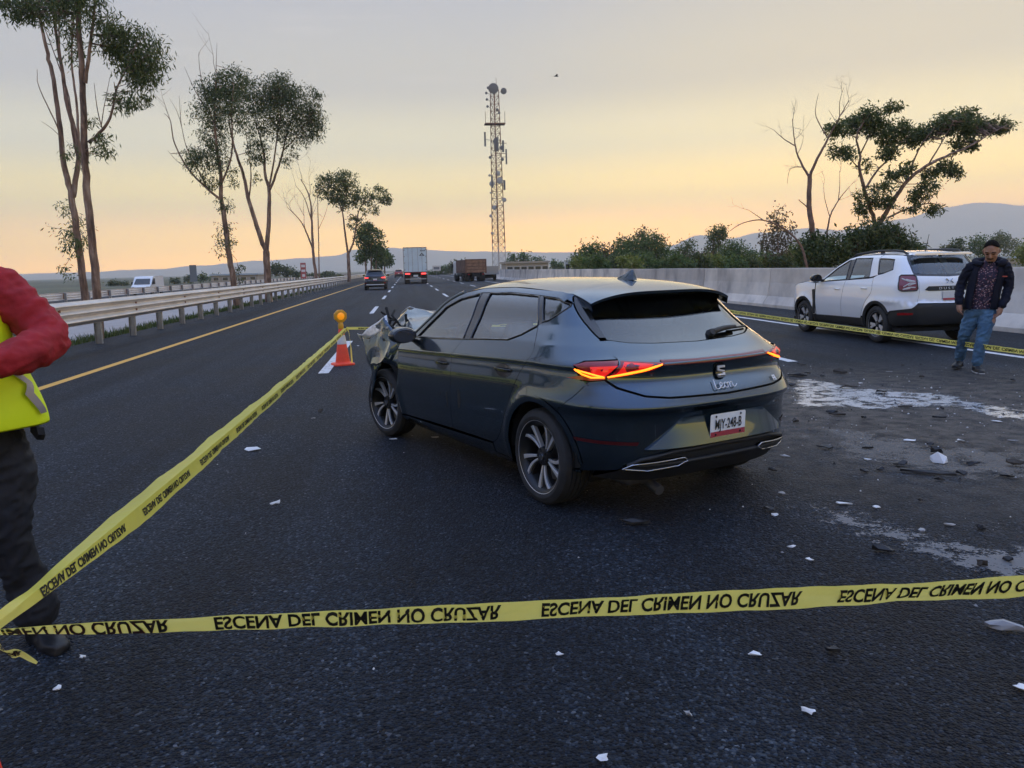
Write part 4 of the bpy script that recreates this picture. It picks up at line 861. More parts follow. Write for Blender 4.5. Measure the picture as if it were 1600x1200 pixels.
    g = sf(.0, .790); strokes = [[(-.080, .034), (-.088, .010), (-.090, -.012), (-.080, -.018), (-.062, -.014), (-.050, -.006)], [(-.050, -.006), (-.034, .000), (-.028, .009), (-.036, .015), (-.047, .008), (-.049, -.006), (-.040, -.016), (-.024, -.012), (-.012, -.004)],
              [(.004, .013), (-.010, .009), (-.013, -.004), (-.004, -.015), (.010, -.012), (.015, .002), (.006, .012)], [(.006, .012), (.018, .009), (.030, .012), (.031, .0), (.029, -.015)], [(.030, -.004), (.040, .008), (.050, .013), (.057, .008), (.056, -.006), (.060, -.015), (.074, -.012), (.092, -.002)]]
    for st in strokes:
        b = MB(); b.tube(curve_pts([g(x, y, .014) for x, y in st], 4) if len(st) > 2 else [g(x, y, .014) for x, y in st], .0036, 6); b.build('script_letter', M_badge, hatch, smooth=60)
    text_on('FR', .042, lambda x, y: sf(-.47, .775)(x, y, .012), 'trim_badge', M_badge, hatch, .001, .9)
    # wiper
    wp = [LB.P(LB.sy(-.18, 1.082), 1.082, .018), LB.P(LB.sy(-.30, 1.092), 1.092, .026), LB.P(LB.sy(-.42, 1.095), 1.095, .024)]
    b = MB(); b.tube(wp, [.020, .017, .013], 8); b.lathe([(.001, .03), (.022, .028), (.028, .0), (.030, -.01)], 14, Matrix.Translation(LB.P(LB.sy(-.165, 1.083), 1.083, .004)) @ Matrix.Rotation(R(-60), 4, 'Y')); w_ = b.build('rear_wiper', M_black, L, smooth=50)
    b = MB(); b.tube([LB.P(LB.sy(y, 1.098), 1.098, .010) for y in (-.36, -.45, -.53, -.585)], .007, 6); b.build('wiper_blade', M_black, w_)
    # diffuser
    panel(LB, full([(.88, .30), (.84, .305), (.70, .32), (.60, .39), (.40, .42), (0, .427)][0:0] + [(.70, .318), (.60, .388), (.40, .418), (0, .425)]) + [('y', -.78, .27), ('y', -.55, .245), ('y', 0, .24), ('y', .55, .245), ('y', .78, .27)], 'diffuser', M_black, L, off=.002, gap=0, depth=.05)
    D = LB.dom([('y', y, z) for y, z in ((.66, .36), (.60, .395), (.40, .428), (0, .436), (-.40, .428), (-.60, .395), (-.66, .36))]); b = MB(); b.tube([LB.P(u, z, .012) for u, z in densify(D+[D[-1]], .03)][:-1], .014, 8); b.build('diffuser_lip', M_black, L, smooth=60)
    # tail pipe hanging below
    b = MB(); b.tube([(-.30, .40, .20), (-.52, .42, .205), (-.66, .43, .17)], .032, 12); b.build('tail_pipe', M_disc, L, smooth=50)
    b = MB(); b.loft([[(x, y, z) for y, z in ((.18, .2), (.62, .2), (.62, .3), (.18, .3))] for x in (-.58, -.25)]); b.build('silencer', M_disc, L, bevel=.04)
    # roof, spoiler, windscreen
    def cap_panel(pts, nm, m, off=0, gap=.001, step=.06, **kw): return trim(cap, cap_n, pts, nm, m, L, off=off, gap=gap, step=step, **kw)
    xs_ = lin(0.0, 1.46, 30)
    roof = cap_panel([(x, edge_y(x)-.001) for x in xs_] + [(x, -edge_y(x)+.001) for x in xs_[::-1]], 'roof', M_leon, estep=.04)
    xs2 = lin(1.47, 2.06, 12)
    ws = cap_panel([(x, edge_y(x)-.03) for x in xs2] + [(2.22, .5), (2.28, 0), (2.22, -.5)] + [(x, -edge_y(x)+.03) for x in xs2[::-1]], 'windscreen', M_glass, off=-.004, depth=0)
    for sg in (1, -1):
        b = MB(); b.tube([cap(x, sg*(edge_y(x)-.012)) for x in xs2], .02, 8); b.build('a_pillar', M_leon, L, smooth=60)
    # spoiler: a lip carried on from the roof beyond the hatch line
    YE0 = edge_y(0.0)
    def spo(t, u):     # t -1..1 across, u 0..1 rearwards
        ye = (YE0+.003)*(1-u)+.603*u; x1 = -.262+.055*abs(t)**3; x = x1*u; y = t*ye; zr = cap(0.0, t*YE0).z+.0012
        zt = 1.373-.066*abs(t)**4; return Vector((x, y, zr*(1-u)+zt*u + .016*u*(1-u)))
    ts = lin(-1, 1, 30); us = lin(0, 1, 8)
    b = MB(); b.grid([[spo(t, u) for u in us] for t in ts]); b.grid([[spo(t, 1), spo(t, 1)+Vector((.004, 0, -.018)), spo(t, 1)+Vector((.06, 0, -.035)), spo(t, .2)+Vector((0, 0, -.05))] for t in ts])
    for t in (-1, 1): b.grid([[spo(t, u), spo(t, u)+Vector((0, -.012*t, -.05))] for u in us])
    sp = b.build('roof_spoiler', M_leon, L, smooth=35)
    b = MB(); b.grid([[spo(t, .93)+Vector((.0, 0, -.030)), spo(t, .5)+Vector((0, 0, -.042)), spo(t, .1)+Vector((0, 0, -.055))] for t in lin(-.94, .94, 20)]); b.build('spoiler_underside', M_gloss, L, smooth=40)
    # shark fin
    f0 = [(.30, 0), (.22, .022), (.12, .026), (.085, .016), (.085, -.016), (.12, -.026), (.22, -.022)]
    b = MB(); rings = []
    for h, sc_, dx in ((-.004, 1, 0), (.012, .88, 0), (.03, .62, -.012), (.05, .36, -.022), (.066, .12, -.03)):
        rings.append([(.14+(x-.14)*sc_+dx*.9, y*sc_, cap(x, 0).z*0+1.441+h) for x, y in f0])
    b.loft(rings); b.build('shark_fin_aerial', M_leon, L, smooth=40)
    # dark inner shell behind the panels, floor and boot
    b = MB(); 
    for mir in (False, True):
        for xs3 in (lin(.37, 2.28, 18),):
            b.grid([[LB.P((x if not mir else 2*LB.sc-x), z, -.028) for z in lin(.2, .95, 12)] for x in xs3])
        b.grid([[LB.P((u if not mir else 2*LB.sc-u), z, -.028) for z in lin(.70, .95, 5)] for u in lin(-.36, .37, 8)])
    b.grid([[LB.P(u, z, -.03) for z in lin(.3, 1.02, 12)] for u in lin(LB.sx(-.40, .6), 2*LB.sc-LB.sx(-.40, .6), 24)])
    b.box(-.32, 2.5, -.70, .70, .19, .25); b.box(-.45, .35, -.48, .48, .24, .62); b.box(-.42, .3, -.76, .76, .70, .74); b.build('inner_shell', M_under, L)
    for y in (.38, -.38): seat(L, 1.35, y, 1.13, M_inner)
    b = MB(); b.loft([[(x, y, z) for y, z in ((-.66, z0), (.66, z0), (.62, z1), (-.62, z1))] for x, z0, z1 in ((.55, .35, .5), (.32, .35, .52), (.24, .5, .95), (.16, .5, .96))]); b.build('rear_bench', M_inner, L, bevel=.03)
    for y in (.36, -.36):
        b = MB(); b.loft([[(x0+dx, y+sy*w, z) for dx, sy in ((0, -1), (0, 1), (-.08, 1), (-.08, -1))] for z, w, x0 in ((.97, .11, .19), (1.04, .13, .18), (1.10, .10, .17))]); b.build('headrest', M_inner, L, bevel=.02)
    b = MB(); b.loft([[(x, y, z) for y, z in ((-.74, .6), (.74, .6), (.74, zt), (-.74, zt))] for x, zt in ((1.85, .90), (2.0, .965), (2.25, .95))]); b.build('dashboard', M_inner, L, bevel=.03)
    b = MB(); tor = [(1.78+.05*math.sin(a), .38+.18*math.cos(a), .93+.17*math.sin(a)) for a in [2*math.pi*q/20 for q in range(21)]]; b.tube(tor, .016, 8); b.tube([(1.78, .38, .93), (1.95, .38, .86)], .035, 8); b.build('steering_wheel', M_inner, L, smooth=50)
    # mirrors
    for sg in (1, -1):
        c = Vector((1.98, sg*.975, .998)); rings = []
        for k, (dx, s1) in enumerate(((-.075, .90), (-.05, 1.0), (.0, 1.02), (.05, .86), (.085, .55), (.10, .15))):
            rings.append([c+Vector((dx+.02*math.cos(a)*sg*0, .118*s1*math.cos(a), .072*s1*math.sin(a)*(1.0 if math.sin(a) > 0 else .9))) for a in [2*math.pi*q/20 for q in range(20)]])
        b = MB(); b.loft(rings); mo = b.build('door_mirror', M_gloss, L, smooth=50)
        b = MB(); b.loft([[c+Vector((-.0765, .100*math.cos(a), .058*math.sin(a))) for a in [2*math.pi*q/20 for q in range(20)]], [c+Vector((-.079, .097*math.cos(a), .055*math.sin(a))) for a in [2*math.pi*q/20 for q in range(20)]]]); b.build('mirror_glass', mat('mirror_glass', (.16, .16, .17), .05, 1), mo)
        b = MB(); b.loft([[Vector((x, sg*.845, z)) for x, z in ((1.93, .96), (2.05, .955), (2.04, .93), (1.94, .93))], [Vector((x, sg*.92, z)) for x, z in ((1.94, .975), (2.03, .975), (2.02, .945), (1.95, .945))]]); b.build('mirror_arm', M_gloss, mo)
    # wheels
    wheel(L, (0, .785, .318), 0, 1, .318, .225, .236, 'turbine'); wheel(L, (0, -.785, .318), 0, -1, .318, .225, .236, 'turbine')
    wheel(L, (2.66, .80, .318), R(9), 1, .318, .225, .236, 'turbine'); wheel(L, (2.64, -.785, .318), R(9), -1, .318, .225, .236, 'turbine')
    # --- crushed front end
    def crumple(pts, faces, nm, m, sub=3, amp=.02, seed=1, th=.004, smooth=16):
        me = bpy.data.meshes.new(nm); me.from_pydata([tuple(p) for p in pts], [], faces); bm = bmesh.new(); bm.from_mesh(me)
        for e in bm.edges: e.smooth = True
        bmesh.ops.triangulate(bm, faces=bm.faces); bmesh.ops.subdivide_edges(bm, edges=bm.edges, cuts=sub, use_grid_fill=True)
        for v in bm.verts:
            n = noise.noise_vector(v.co*6+Vector((seed*3.1, 0, 0))); n2 = noise.noise_vector(v.co*17+Vector((0, seed*2.3, 0))); v.co += n*amp+n2*amp*.35
        bm.normal_update(); bm.to_mesh(me); bm.free(); smooth_mesh(me, smooth); o = link(nm, me, L, m)
        s = o.modifiers.new('thick', 'SOLIDIFY'); s.thickness = th; return o
    # left fender: upper skin pushed back and outwards, front flap hanging down in front of the wheel
    A = [(2.29, .865, .925), (2.30, .893, .66), (2.52, .95, .74), (2.45, .86, 1.02), (2.58, .86, 1.135), (2.56, .84, 1.03), (2.95, .97, .925), (3.06, .955, .915), (2.76, .96, .68), (2.62, .94, .66), (2.84, .955, .30), (2.78, .965, .36), (2.40, .89, .70), (2.88, .93, .62), (2.72, .90, .98), (2.90, .93, .40)]
    crumple(A, [(0, 12, 2, 3), (0, 1, 12), (3, 2, 8, 14), (14, 8, 6), (3, 14, 4), (14, 6, 4), (2, 9, 8), (9, 11, 8), (8, 11, 10, 15), (8, 15, 13), (13, 6, 8)], 'front_fender', M_leon, 4, .026, 3)
    crumple([(2.98, .955, .925), (3.08, .95, .905), (3.05, .975, .955), (2.93, .97, .95), (3.0, .94, .88)], [(0, 1, 2, 3), (0, 4, 1)], 'torn_fender_edge', M_crack_sheen, 2, .012, 5)
    crumple([(2.55, .87, 1.15), (2.98, .965, .95), (2.90, .955, .90), (2.50, .885, 1.03)], [(0, 1, 2, 3)], 'fender_top_edge', M_crack_sheen, 4, .02, 6)
    A = [(2.29, -.865, .925), (2.30, -.893, .66), (2.52, -.93, .72), (2.45, -.86, .98), (2.95, -.93, .88), (2.80, -.93, .66), (3.05, -.9, .62), (3.05, -.86, .84)]
    crumple(A, [(0, 1, 2, 3), (3, 2, 5, 4), (4, 5, 6, 7)], 'front_fender', M_leon, 4, .03, 8)
    # bonnet folded up into a tent
    Hd = [(2.30, .72, .99), (2.26, 0, 1.02), (2.30, -.72, .99), (2.72, .62, 1.10), (2.66, .05, 1.05), (2.70, -.66, 1.04), (3.0, .46, 1.185), (3.02, -.10, 1.06), (2.98, -.6, 1.06), (3.22, .56, .98), (3.30, 0, .93), (3.24, -.6, .90), (3.42, .5, .80), (3.5, 0, .78), (3.44, -.55, .76), (2.86, .70, 1.0)]
    crumple(Hd, [(0, 1, 4, 3), (1, 2, 5, 4), (3, 4, 7, 6), (4, 5, 8, 7), (6, 7, 10, 9), (7, 8, 11, 10), (9, 10, 13, 12), (10, 11, 14, 13), (0, 3, 15), (3, 6, 15), (15, 6, 9)], 'bonnet', M_leon, 4, .03, 11)
    crumple([(2.92, .47, 1.20), (3.02, .10, 1.10), (3.26, .10, .99), (3.20, .56, 1.02)], [(0, 1, 2, 3)], 'bonnet_torn_edge', M_crack_sheen, 4, .025, 12)
    # engine bay wreckage
    b = MB(); rg = random.Random(5)
    for k in range(46):
        c = Vector((rg.uniform(2.45, 3.35), rg.uniform(-.68, .68), rg.uniform(.32, .92))); s_ = rg.uniform(.04, .14); Mx = Matrix.Translation(c) @ Matrix.Rotation(rg.uniform(0, 3), 4, Vector((rg.random(), rg.random(), rg.random()+.1)))
        b.box(-s_, s_, -s_*rg.uniform(.4, 1), s_*rg.uniform(.4, 1), -s_*.5, s_*.5, Mx)
    o = b.build('engine_wreckage', M_under, L); o['kind'] = 'stuff'
    b = MB()
    for k in range(26):
        p = Vector((rg.uniform(2.5, 2.85), rg.uniform(.55, .82), rg.uniform(.85, 1.02))); pts = [p]
        for q in range(4): p = p+Vector((rg.gauss(.03, .05), rg.gauss(0, .04), rg.gauss(.02, .05))); pts.append(p)
        b.tube(pts, rg.uniform(.006, .014), 6)
    o = b.build('torn_wiring', M_under, L); o['kind'] = 'stuff'
    crumple([(3.45, .66, .62), (3.58, 0, .60), (3.45, -.7, .62), (3.40, .74, .30), (3.52, 0, .26), (3.40, -.74, .30)], [(0, 1, 4, 3), (1, 2, 5, 4)], 'front_bumper', M_black, 4, .05, 15)
    b = MB(); b.box(2.40, 3.38, -.62, .62, .22, .5); b.box(2.34, 2.44, -.80, .80, .2, .92); b.build('front_subframe', M_under, L)
    # scuffs left on the rear door
    b = MB(); rg = random.Random(9)
    for (cx, cz, rr) in ((1.305, .55, .028), (1.30, .50, .022), (1.42, .56, .015), (1.10, .56, .05)):
        u = [(cx+rr*(1+.5*rg.gauss(0, .4))*math.cos(a)*.5, cz+rr*1.6*math.sin(a)*(1+.3*rg.gauss(0, .4))) for a in [2*math.pi*q/14 for q in range(14)]]
        trim(LB.P, LB.normal, u, 'scuff_mark', M_black, leon, off=.0012, gap=0, depth=0, step=.03, estep=.02)
build_leon()
# ================================================================== other vehicles
def suv(root, paint, clad, lamp, lampx, lamp_lit, badge, plate_txt, rails=True, glassm=None, detail=True):
    """tall five door car: x forward from the rear axle"""
    _W = pchip([(.22, .78), (.30, .84), (.42, .872), (.55, .888), (.68, .896), (.80, .893), (.92, .884), (1.02, .872), (1.07, .858), (1.12, .836), (1.2, .803), (1.35, .742), (1.5, .676), (1.57, .63), (1.63, .53)])
    def W(x, z):
        w = _W(z)
        if x > 2.75: w *= max(.02, 1-((x-2.75)/.80)**3)**(1/3) if x < 3.54 else .02
        for cx in (0, 2.673):
            d = math.hypot(x-cx, z-.343); w += .022*math.exp(-((d-.43)/.05)**2) if z < .95 else 0
        return w
    xr = pchip([(.25, -.62), (.32, -.72), (.40, -.79), (.55, -.825), (.66, -.83), (.73, -.815), (.76, -.79), (.95, -.772), (1.08, -.755), (1.18, -.715), (1.25, -.665), (1.4, -.565), (1.54, -.455), (1.62, -.40)])
    B = Body(W, xr, .0, 4.6); L = root; G = glassm or M_glass
    ez = pchip([(-.45, 1.575), (-.1, 1.60), (.5, 1.612), (1.0, 1.600), (1.3, 1.545), (1.6, 1.40), (1.9, 1.22), (2.12, 1.10)])
    zcf = pchip([(-.47, 1.60), (-.2, 1.645), (.4, 1.672), (.9, 1.66), (1.25, 1.60), (1.6, 1.44), (2.0, 1.23), (2.25, 1.12)])
    ey = lambda x: B.P(B.sx(x, ez(x)), ez(x)).y
    def cap_(x, y): u = min(1.3, abs(y)/ey(x)); return Vector((x, y, zcf(x)-(zcf(x)-ez(x))*u**3))
    def capn(x, y): e = .006; return (cap_(x+e, y)-cap_(x-e, y)).cross(cap_(x, y+e)-cap_(x, y-e)).normalized()
    ah = .395
    for mir in (False, True):
        k = dict(mir=mir, step=.06, estep=.04); sg = -1 if mir else 1
        fd = panel(B, [(2.05, 1.085), (2.22, 1.06), (2.19, .75), (2.16, .40), (1.19, .415), (1.185, .75), (1.13, 1.13)], 'front_door', paint, L, gap=.004, **k)
        rdr = panel(B, [(1.13, 1.13), (1.185, .75), (1.19, .415), (.52, .42), (.47, .56), (.36, .74), (.20, .90), (.18, 1.0), (.25, 1.19), (.40, 1.17)], 'rear_door', paint, L, gap=.004, **k)
        panel(B, [(.25, 1.19), (.18, 1.0), (.20, .90), (.36, .74), (.47, .56), (.50, .47)] + arc(0, .343, ah, 18, 148, 16) + [('x', -.40, .60), ('y', .70, .655), ('y', .60, .74), ('y', .56, .95), ('y', .55, 1.10), ('y', .60, 1.25), ('y', .60, 1.4), ('y', .565, 1.57), (-.28, 1.585), (.28, 1.60), (.33, 1.54), (-.17, 1.515), (-.25, 1.33), (.15, 1.235)], 'quarter_panel', paint, L, gap=.004, **k)
        panel(B, [(2.25, 1.06), (2.20, .75), (2.17, .42), (2.24, .40)] + arc(2.673, .343, ah, 165, 20, 16) + [(3.08, .56), (3.3, .56), (3.44, .80), (3.38, .93), (3.0, 1.035), (2.6, 1.085)], 'front_fender', paint, L, gap=.004, **k)
        panel(B, [(3.08, .55), (3.06, .26), (3.4, .28), (3.5, .45), (3.46, .78), (3.30, .55)], 'front_bumper', clad, L, gap=.003, **k)
        panel(B, [(2.30, .41), (.38, .43), (.38, .27), (2.30, .27)], 'sill_cladding', clad, L, gap=0, depth=.06, **k)
        for cx, a0, a1 in ((0, 10, 148), (2.673, 20, 170)): panel(B, arc(cx, .343, ah-.02, a0, a1, 14)+arc(cx, .343, ah+.035, a1, a0, 14), 'arch_cladding', clad, L, off=.006, gap=0, depth=.02, mir=mir, step=.03)
        panel(B, [(2.09, 1.075), (1.62, 1.365), (1.30, 1.51), (1.0, 1.555), (.33, 1.545), (.30, 1.60), (1.0, 1.60), (1.30, 1.545), (1.62, 1.40), (2.14, 1.085)], 'roof_rail_frame', paint, L, gap=0, **k)
        panel(B, [(1.16, 1.135), (1.27, 1.525), (1.10, 1.56), (1.03, 1.145)], 'b_pillar', M_gloss, L, off=-.003, gap=0, **k)
        panel(B, [(.40, 1.19), (.55, 1.56), (.31, 1.56), (.14, 1.24)], 'c_pillar', paint, L, off=-.001, gap=0, **k)
        for nm, pts in (('front_window', [(2.02, 1.095), (1.62, 1.36), (1.30, 1.505), (1.25, 1.52), (1.15, 1.14)]), ('rear_window', [(1.05, 1.15), (1.11, 1.545), (.54, 1.55), (.39, 1.20)]), ('quarter_window', [(.15, 1.25), (.31, 1.53), (-.15, 1.505), (-.24, 1.34)])):
            g = panel(B, pts, nm, G, L, off=-.008, gap=-.004, depth=0, **k)
            D = densify(B.dom(pts, mir), .05); b = MB(); b.tube([B.P(u, z, -.002) for u, z in D+D[:1]], .010, 5); b.build('window_seal', M_gloss, g, smooth=60)
        for d, hx, hz in ((fd, 1.36, .955), (rdr, .43, .985)):
            u0 = hx if not mir else 2*B.sc-hx; b = MB(); b.tube([B.P(u0+q*.09, hz, .012+.018*(1-abs(q)**2)) for q in lin(-1, 1, 6)], .013, 6); b.build('door_handle', paint, d, smooth=60)
        if detail: panel(B, [(2.33, .92), (2.22, .93), (2.18, .62), (2.20, .42), (2.26, .42), (2.27, .70)], 'fender_vent', clad, L, off=.012, gap=0, depth=.02, **k)
        lo = [('y', .768, 1.205), ('y', .745, 1.232), ('y', .605, 1.228), ('y', .582, 1.20), ('y', .590, 1.0), ('y', .61, .968), ('y', .80, .958), ('y', .828, .985), ('y', .808, 1.10)] if lampx == 'square' else [('y', .81, 1.08), ('y', .45, 1.03), ('y', .40, .98), ('y', .55, .93), ('y', .835, .93)]
        tl = panel(B, lo, 'tail_lamp', lamp, L, off=.010, gap=0, depth=.03, mir=mir, step=.05, estep=.025)
        if lampx == 'square':
            D = densify(B.dom(lo, mir), .03); b = MB(); b.tube([B.P(u, z, .010) for u, z in D+D[:1]], .012, 6); b.build('lamp_bezel', M_gloss, tl, smooth=60)
            for pp in (((.76, 1.17), (.70, 1.12), (.62, 1.12)), ((.78, 1.03), (.70, 1.09), (.62, 1.09)), ((.63, 1.02), (.72, 1.02), (.79, .985))):
                D = B.dom([('y', a, c) for a, c in pp], mir); b = MB(); b.tube([B.P(u, z, .012) for u, z in densify(D+[D[-1]], .04)[:-1]], .011, 6); b.build('lamp_element', M_lamp_white, tl, smooth=60)
        elif lamp_lit: panel(B, [('y', .80, 1.04), ('y', .50, 1.0), ('y', .55, .955), ('y', .80, .95)], 'lit_lamp', lamp_lit, tl, off=.014, gap=0, depth=.004, mir=mir, step=.05)
        panel(B, [('x', -.58, .575), ('y', .80, .585), ('y', .68, .580), ('y', .68, .545), ('y', .80, .54), ('x', -.58, .535)], 'reflector', M_lamp_red, L, off=.010, gap=0, depth=.01, mir=mir, step=.05)
        c = Vector((2.0, sg*1.0, 1.165)); rings = [[c+Vector((dx, .115*s1*math.cos(a), .085*s1*math.sin(a))) for a in [2*math.pi*q/16 for q in range(16)]] for dx, s1 in ((-.07, .9), (-.04, 1), (.03, .95), (.08, .55), (.095, .1))]
        b = MB(); b.loft(rings); b.box(1.97, 2.06, min(sg*.82, sg*.93), max(sg*.82, sg*.93), 1.10, 1.14); b.build('door_mirror', M_gloss, L, smooth=45)
        for cx in (0, 2.673):
            b = MB(); b.grid([[(cx+.42*math.cos(a), sg*y, .343+.42*math.sin(a)) for y in (.5, .86)] for a in [math.pi*q/14 for q in range(15)]]); b.build('arch_liner', M_under, L)
            wheel(L, (cx, sg*.785, .343), 0, sg, .343, .215, .222, 'five')
        if rails:
            b = MB(); b.tube([Vector((x, sg*(ey(x)-.05), cap_(x, ey(x)-.05).z+h)) for x, h in ((1.32, .0), (1.2, .045), (.6, .052), (0, .052), (-.22, .045), (-.32, .0))], .021, 8)
            for x in (.45,): b.box(x-.05, x+.05, sg*(ey(x)-.05)-.015, sg*(ey(x)-.05)+.015, cap_(x, ey(x)-.05).z-.01, cap_(x, ey(x)-.05).z+.05)
            b.build('roof_bar', M_black, L, smooth=50)
    full = lambda half: [('y', y, z) for y, z in half] + [('y', -y, z) for y, z in half[::-1] if y > 0]
    hatch = panel(B, full([(.60, 1.23), (.555, 1.10), (.565, .95), (.605, .745), (0, .735)]) + [('y', -.5, 1.22), ('y', 0, 1.20), ('y', .5, 1.22)], 'tailgate', paint, L, gap=.004, step=.07, estep=.04)
    panel(B, full([(.58, 1.575), (.635, 1.4), (.64, 1.27), (.60, 1.235), (.5, 1.225), (0, 1.205)]) + [('y', 0, 1.595)], 'rear_window_surround', M_gloss, L, off=-.006, gap=0, step=.07, holes=[B.dom(full([(.52, 1.545), (.575, 1.4), (.585, 1.28), (.5, 1.262), (0, 1.245)]) + [('y', 0, 1.56)])])
    panel(B, full([(.54, 1.555), (.59, 1.4), (.60, 1.27), (.5, 1.252), (0, 1.235)]) + [('y', 0, 1.57)], 'rear_window', G, L, off=-.012, gap=0, depth=0, step=.08)
    panel(B, [('x', -.345, .52), ('x', -.40, .592), ('y', .70, .648), ('y', .60, .735)][0:] + [('y', 0, .728)] + [('y', -.60, .735)] + [(2*B.sc-a, c) for a, c in []], 'x', clad, L) if False else None
    ot = B.dom([('x', -.345, .50), ('x', -.40, .592), ('y', .70, .648), ('y', .60, .732), ('y', 0, .728)]); ob = B.dom([('x', -.38, .36), ('x', -.5, .335), ('y', .6, .36), ('y', 0, .37)]); mp_ = lambda P: [(2*B.sc-a, c) for a, c in P]
    bp_ = trim(B.P, B.normal, ob + mp_(ob)[::-1][1:] + mp_(ot) + ot[::-1][1:], 'rear_bumper', clad, L, step=.06, estep=.03, depth=.03)
    sp = lambda y0, z0, o=.012: (lambda x, y: B.P(B.sy(y0-x, z0+y), z0+y, o))
    if badge:
        bar = panel(B, full([(.47, .975), (.40, .955), (0, .955)]) + [('y', -.40, 1.035), ('y', .40, 1.035)], 'badge_bar', M_black, hatch, off=.008, gap=0, depth=.01, step=.07)
        text_on(badge, .058, sp(.0, .976, .012), 'badge_text', M_plate, bar, 0, 1.5)
        f = sp(0, 1.12); 
        b = MB(); b.tube([f(x, y) for x, y in ((-.06, .035), (-.02, 0), (-.06, -.035))], .010, 6); b.build('emblem', M_chrome, hatch); b = MB(); b.tube([f(x, y) for x, y in ((.06, .035), (.02, 0), (.06, -.035))], .010, 6); b.build('emblem', M_chrome, hatch)
    f = sp(0, .86 if badge else .84, .010); pl = trim(lambda u, v: f(-u, v), lambda u, v: B.normal(B.sc, .86), [(-.15, -.075), (.15, -.075), (.15, .075), (-.15, .075)], 'licence_plate', M_plate, hatch, off=.004, gap=0, depth=.004, step=.1)
    b = MB(); b.add([f(x, y)+Vector((-.008, 0, 0)) for x, y in ((-.145, -.07), (.145, -.07), (.145, -.035), (-.145, -.035))], [(0, 1, 2, 3)]); b.build('plate_band', M_plate_red, pl)
    if plate_txt: text_on(plate_txt, .08, lambda x, y: f(x, y-.02)+Vector((-.008, 0, 0)), 'plate_text', M_ink, pl, .001, .6)
    xs_ = lin(-.45, 1.22, 20); trim(cap_, capn, [(x, ey(x)-.002) for x in xs_]+[(x, -ey(x)+.002) for x in xs_[::-1]], 'roof', paint, L, gap=0, step=.1, estep=.06)
    xs2 = lin(1.23, 2.1, 10); trim(cap_, capn, [(x, ey(x)-.03) for x in xs2]+[(2.25, .4), (2.25, -.4)]+[(x, -ey(x)+.03) for x in xs2[::-1]], 'windscreen', G, L, off=-.004, gap=0, depth=0, step=.12, estep=.08)
    hz_ = pchip([(2.1, 1.085), (2.3, 1.075), (2.6, 1.085), (3.0, 1.035), (3.38, .93), (3.5, .86)])
    def hood(x, t): return Vector((x, t*(W(x, hz_(x))+.001), hz_(x)+.05*(1-t*t)))
    gridsurf(hood, lin(2.12, 3.42, 14), lin(-1, 1, 12), 'bonnet', paint, L)
    b = MB(); b.tube([(-.05, 0, 1.65), (-.13, 0, 1.95)], [.008, .004], 6); b.build('aerial', M_black, L)
    b = MB(); b.loft([[(x, t*w, z) for t in lin(-1, 1, 8)]+[(x, t*w*.97, z+.03) for t in lin(1, -1, 8)] for x, z, w in ((-.47, 1.59, .56), (-.56, 1.575, .56))]); b.build('roof_spoiler', paint, L, smooth=40)
    b = MB()
    for mir in (False, True): b.grid([[B.P((x if not mir else 2*B.sc-x), z, -.03) for z in lin(.3, 1.08, 8)] for x in lin(.42, 2.24, 10)])
    b.grid([[B.P(u, z, -.035) for z in lin(.38, 1.2, 8)] for u in lin(B.sx(-.42, .6), 2*B.sc-B.sx(-.42, .6), 16)]); b.box(-.6, 3.3, -.78, .78, .24, .30); b.box(-.42, .42, -.48, .48, .3, .7); b.box(2.25, 3.3, -.5, .5, .3, 1.0); b.box(-.6, .4, -.74, .74, .80, .84); b.build('inner_shell', M_under, L)
    for y in (.38, -.38): seat(L, 1.35, y, 1.27, M_inner)
    b = MB(); b.box(.3, .5, -.65, .65, .4, 1.12); b.build('rear_bench', M_inner, L, bevel=.04)
    b = MB(); b.box(1.9, 2.2, -.74, .74, .6, 1.08); b.build('dashboard', M_inner, L, bevel=.04)
    return B
M_silver = paint_car('silver_white_paint', (.82, .84, .86), .10, .36, .3)
M_navy = paint_car('dark_blue_paint', (.012, .014, .022), .4, .3, .2)
M_redp = paint_car('red_car_paint', (.35, .02, .02), .3, .3, .2)
M_glass_suv = glass_mat('clear_car_glass', (.80, .90, .86), 2.2)
M_glass_dark = glass_mat('dark_car_glass', (.05, .05, .06), 1.2)
M_lamp_bright = mat('bright_brake_lamp', (.6, .05, .05), .2, emit=(1, .05, .05), estr=2.2)
d = thing('parked_suv', 'silver white compact off roader with black cladding parked by the barrier', 'car', (9.42, 13.45, 0), math.pi/2)
suv(d, M_silver, M_black, mat('clear_red_lens', (.20, .02, .028), .14, coat=.8), 'square', None, 'D U S T E R', None, True, M_glass_suv)
c = thing('moving_car', 'dark blue car with red lamps lit driving beside the yellow line', 'car', (-2.55, 65.6, 0), math.pi/2)
suv(c, M_navy, M_black, M_lamp_red, 'wide', M_lamp_bright, None, None, False, M_glass_dark, False)
b = MB(); b.box(-.86, -.84, -.72, .72, .40, .47); b.build('bumper_strip', M_plate, c)
g = gr(621, 442); c = thing('moving_car', 'tiny red car far ahead between dark car and trailer', 'car', (-1.6, 165, 0), math.pi/2)
suv(c, M_redp, M_black, M_lamp_red, 'wide', None, None, None, False, M_glass_dark, False)

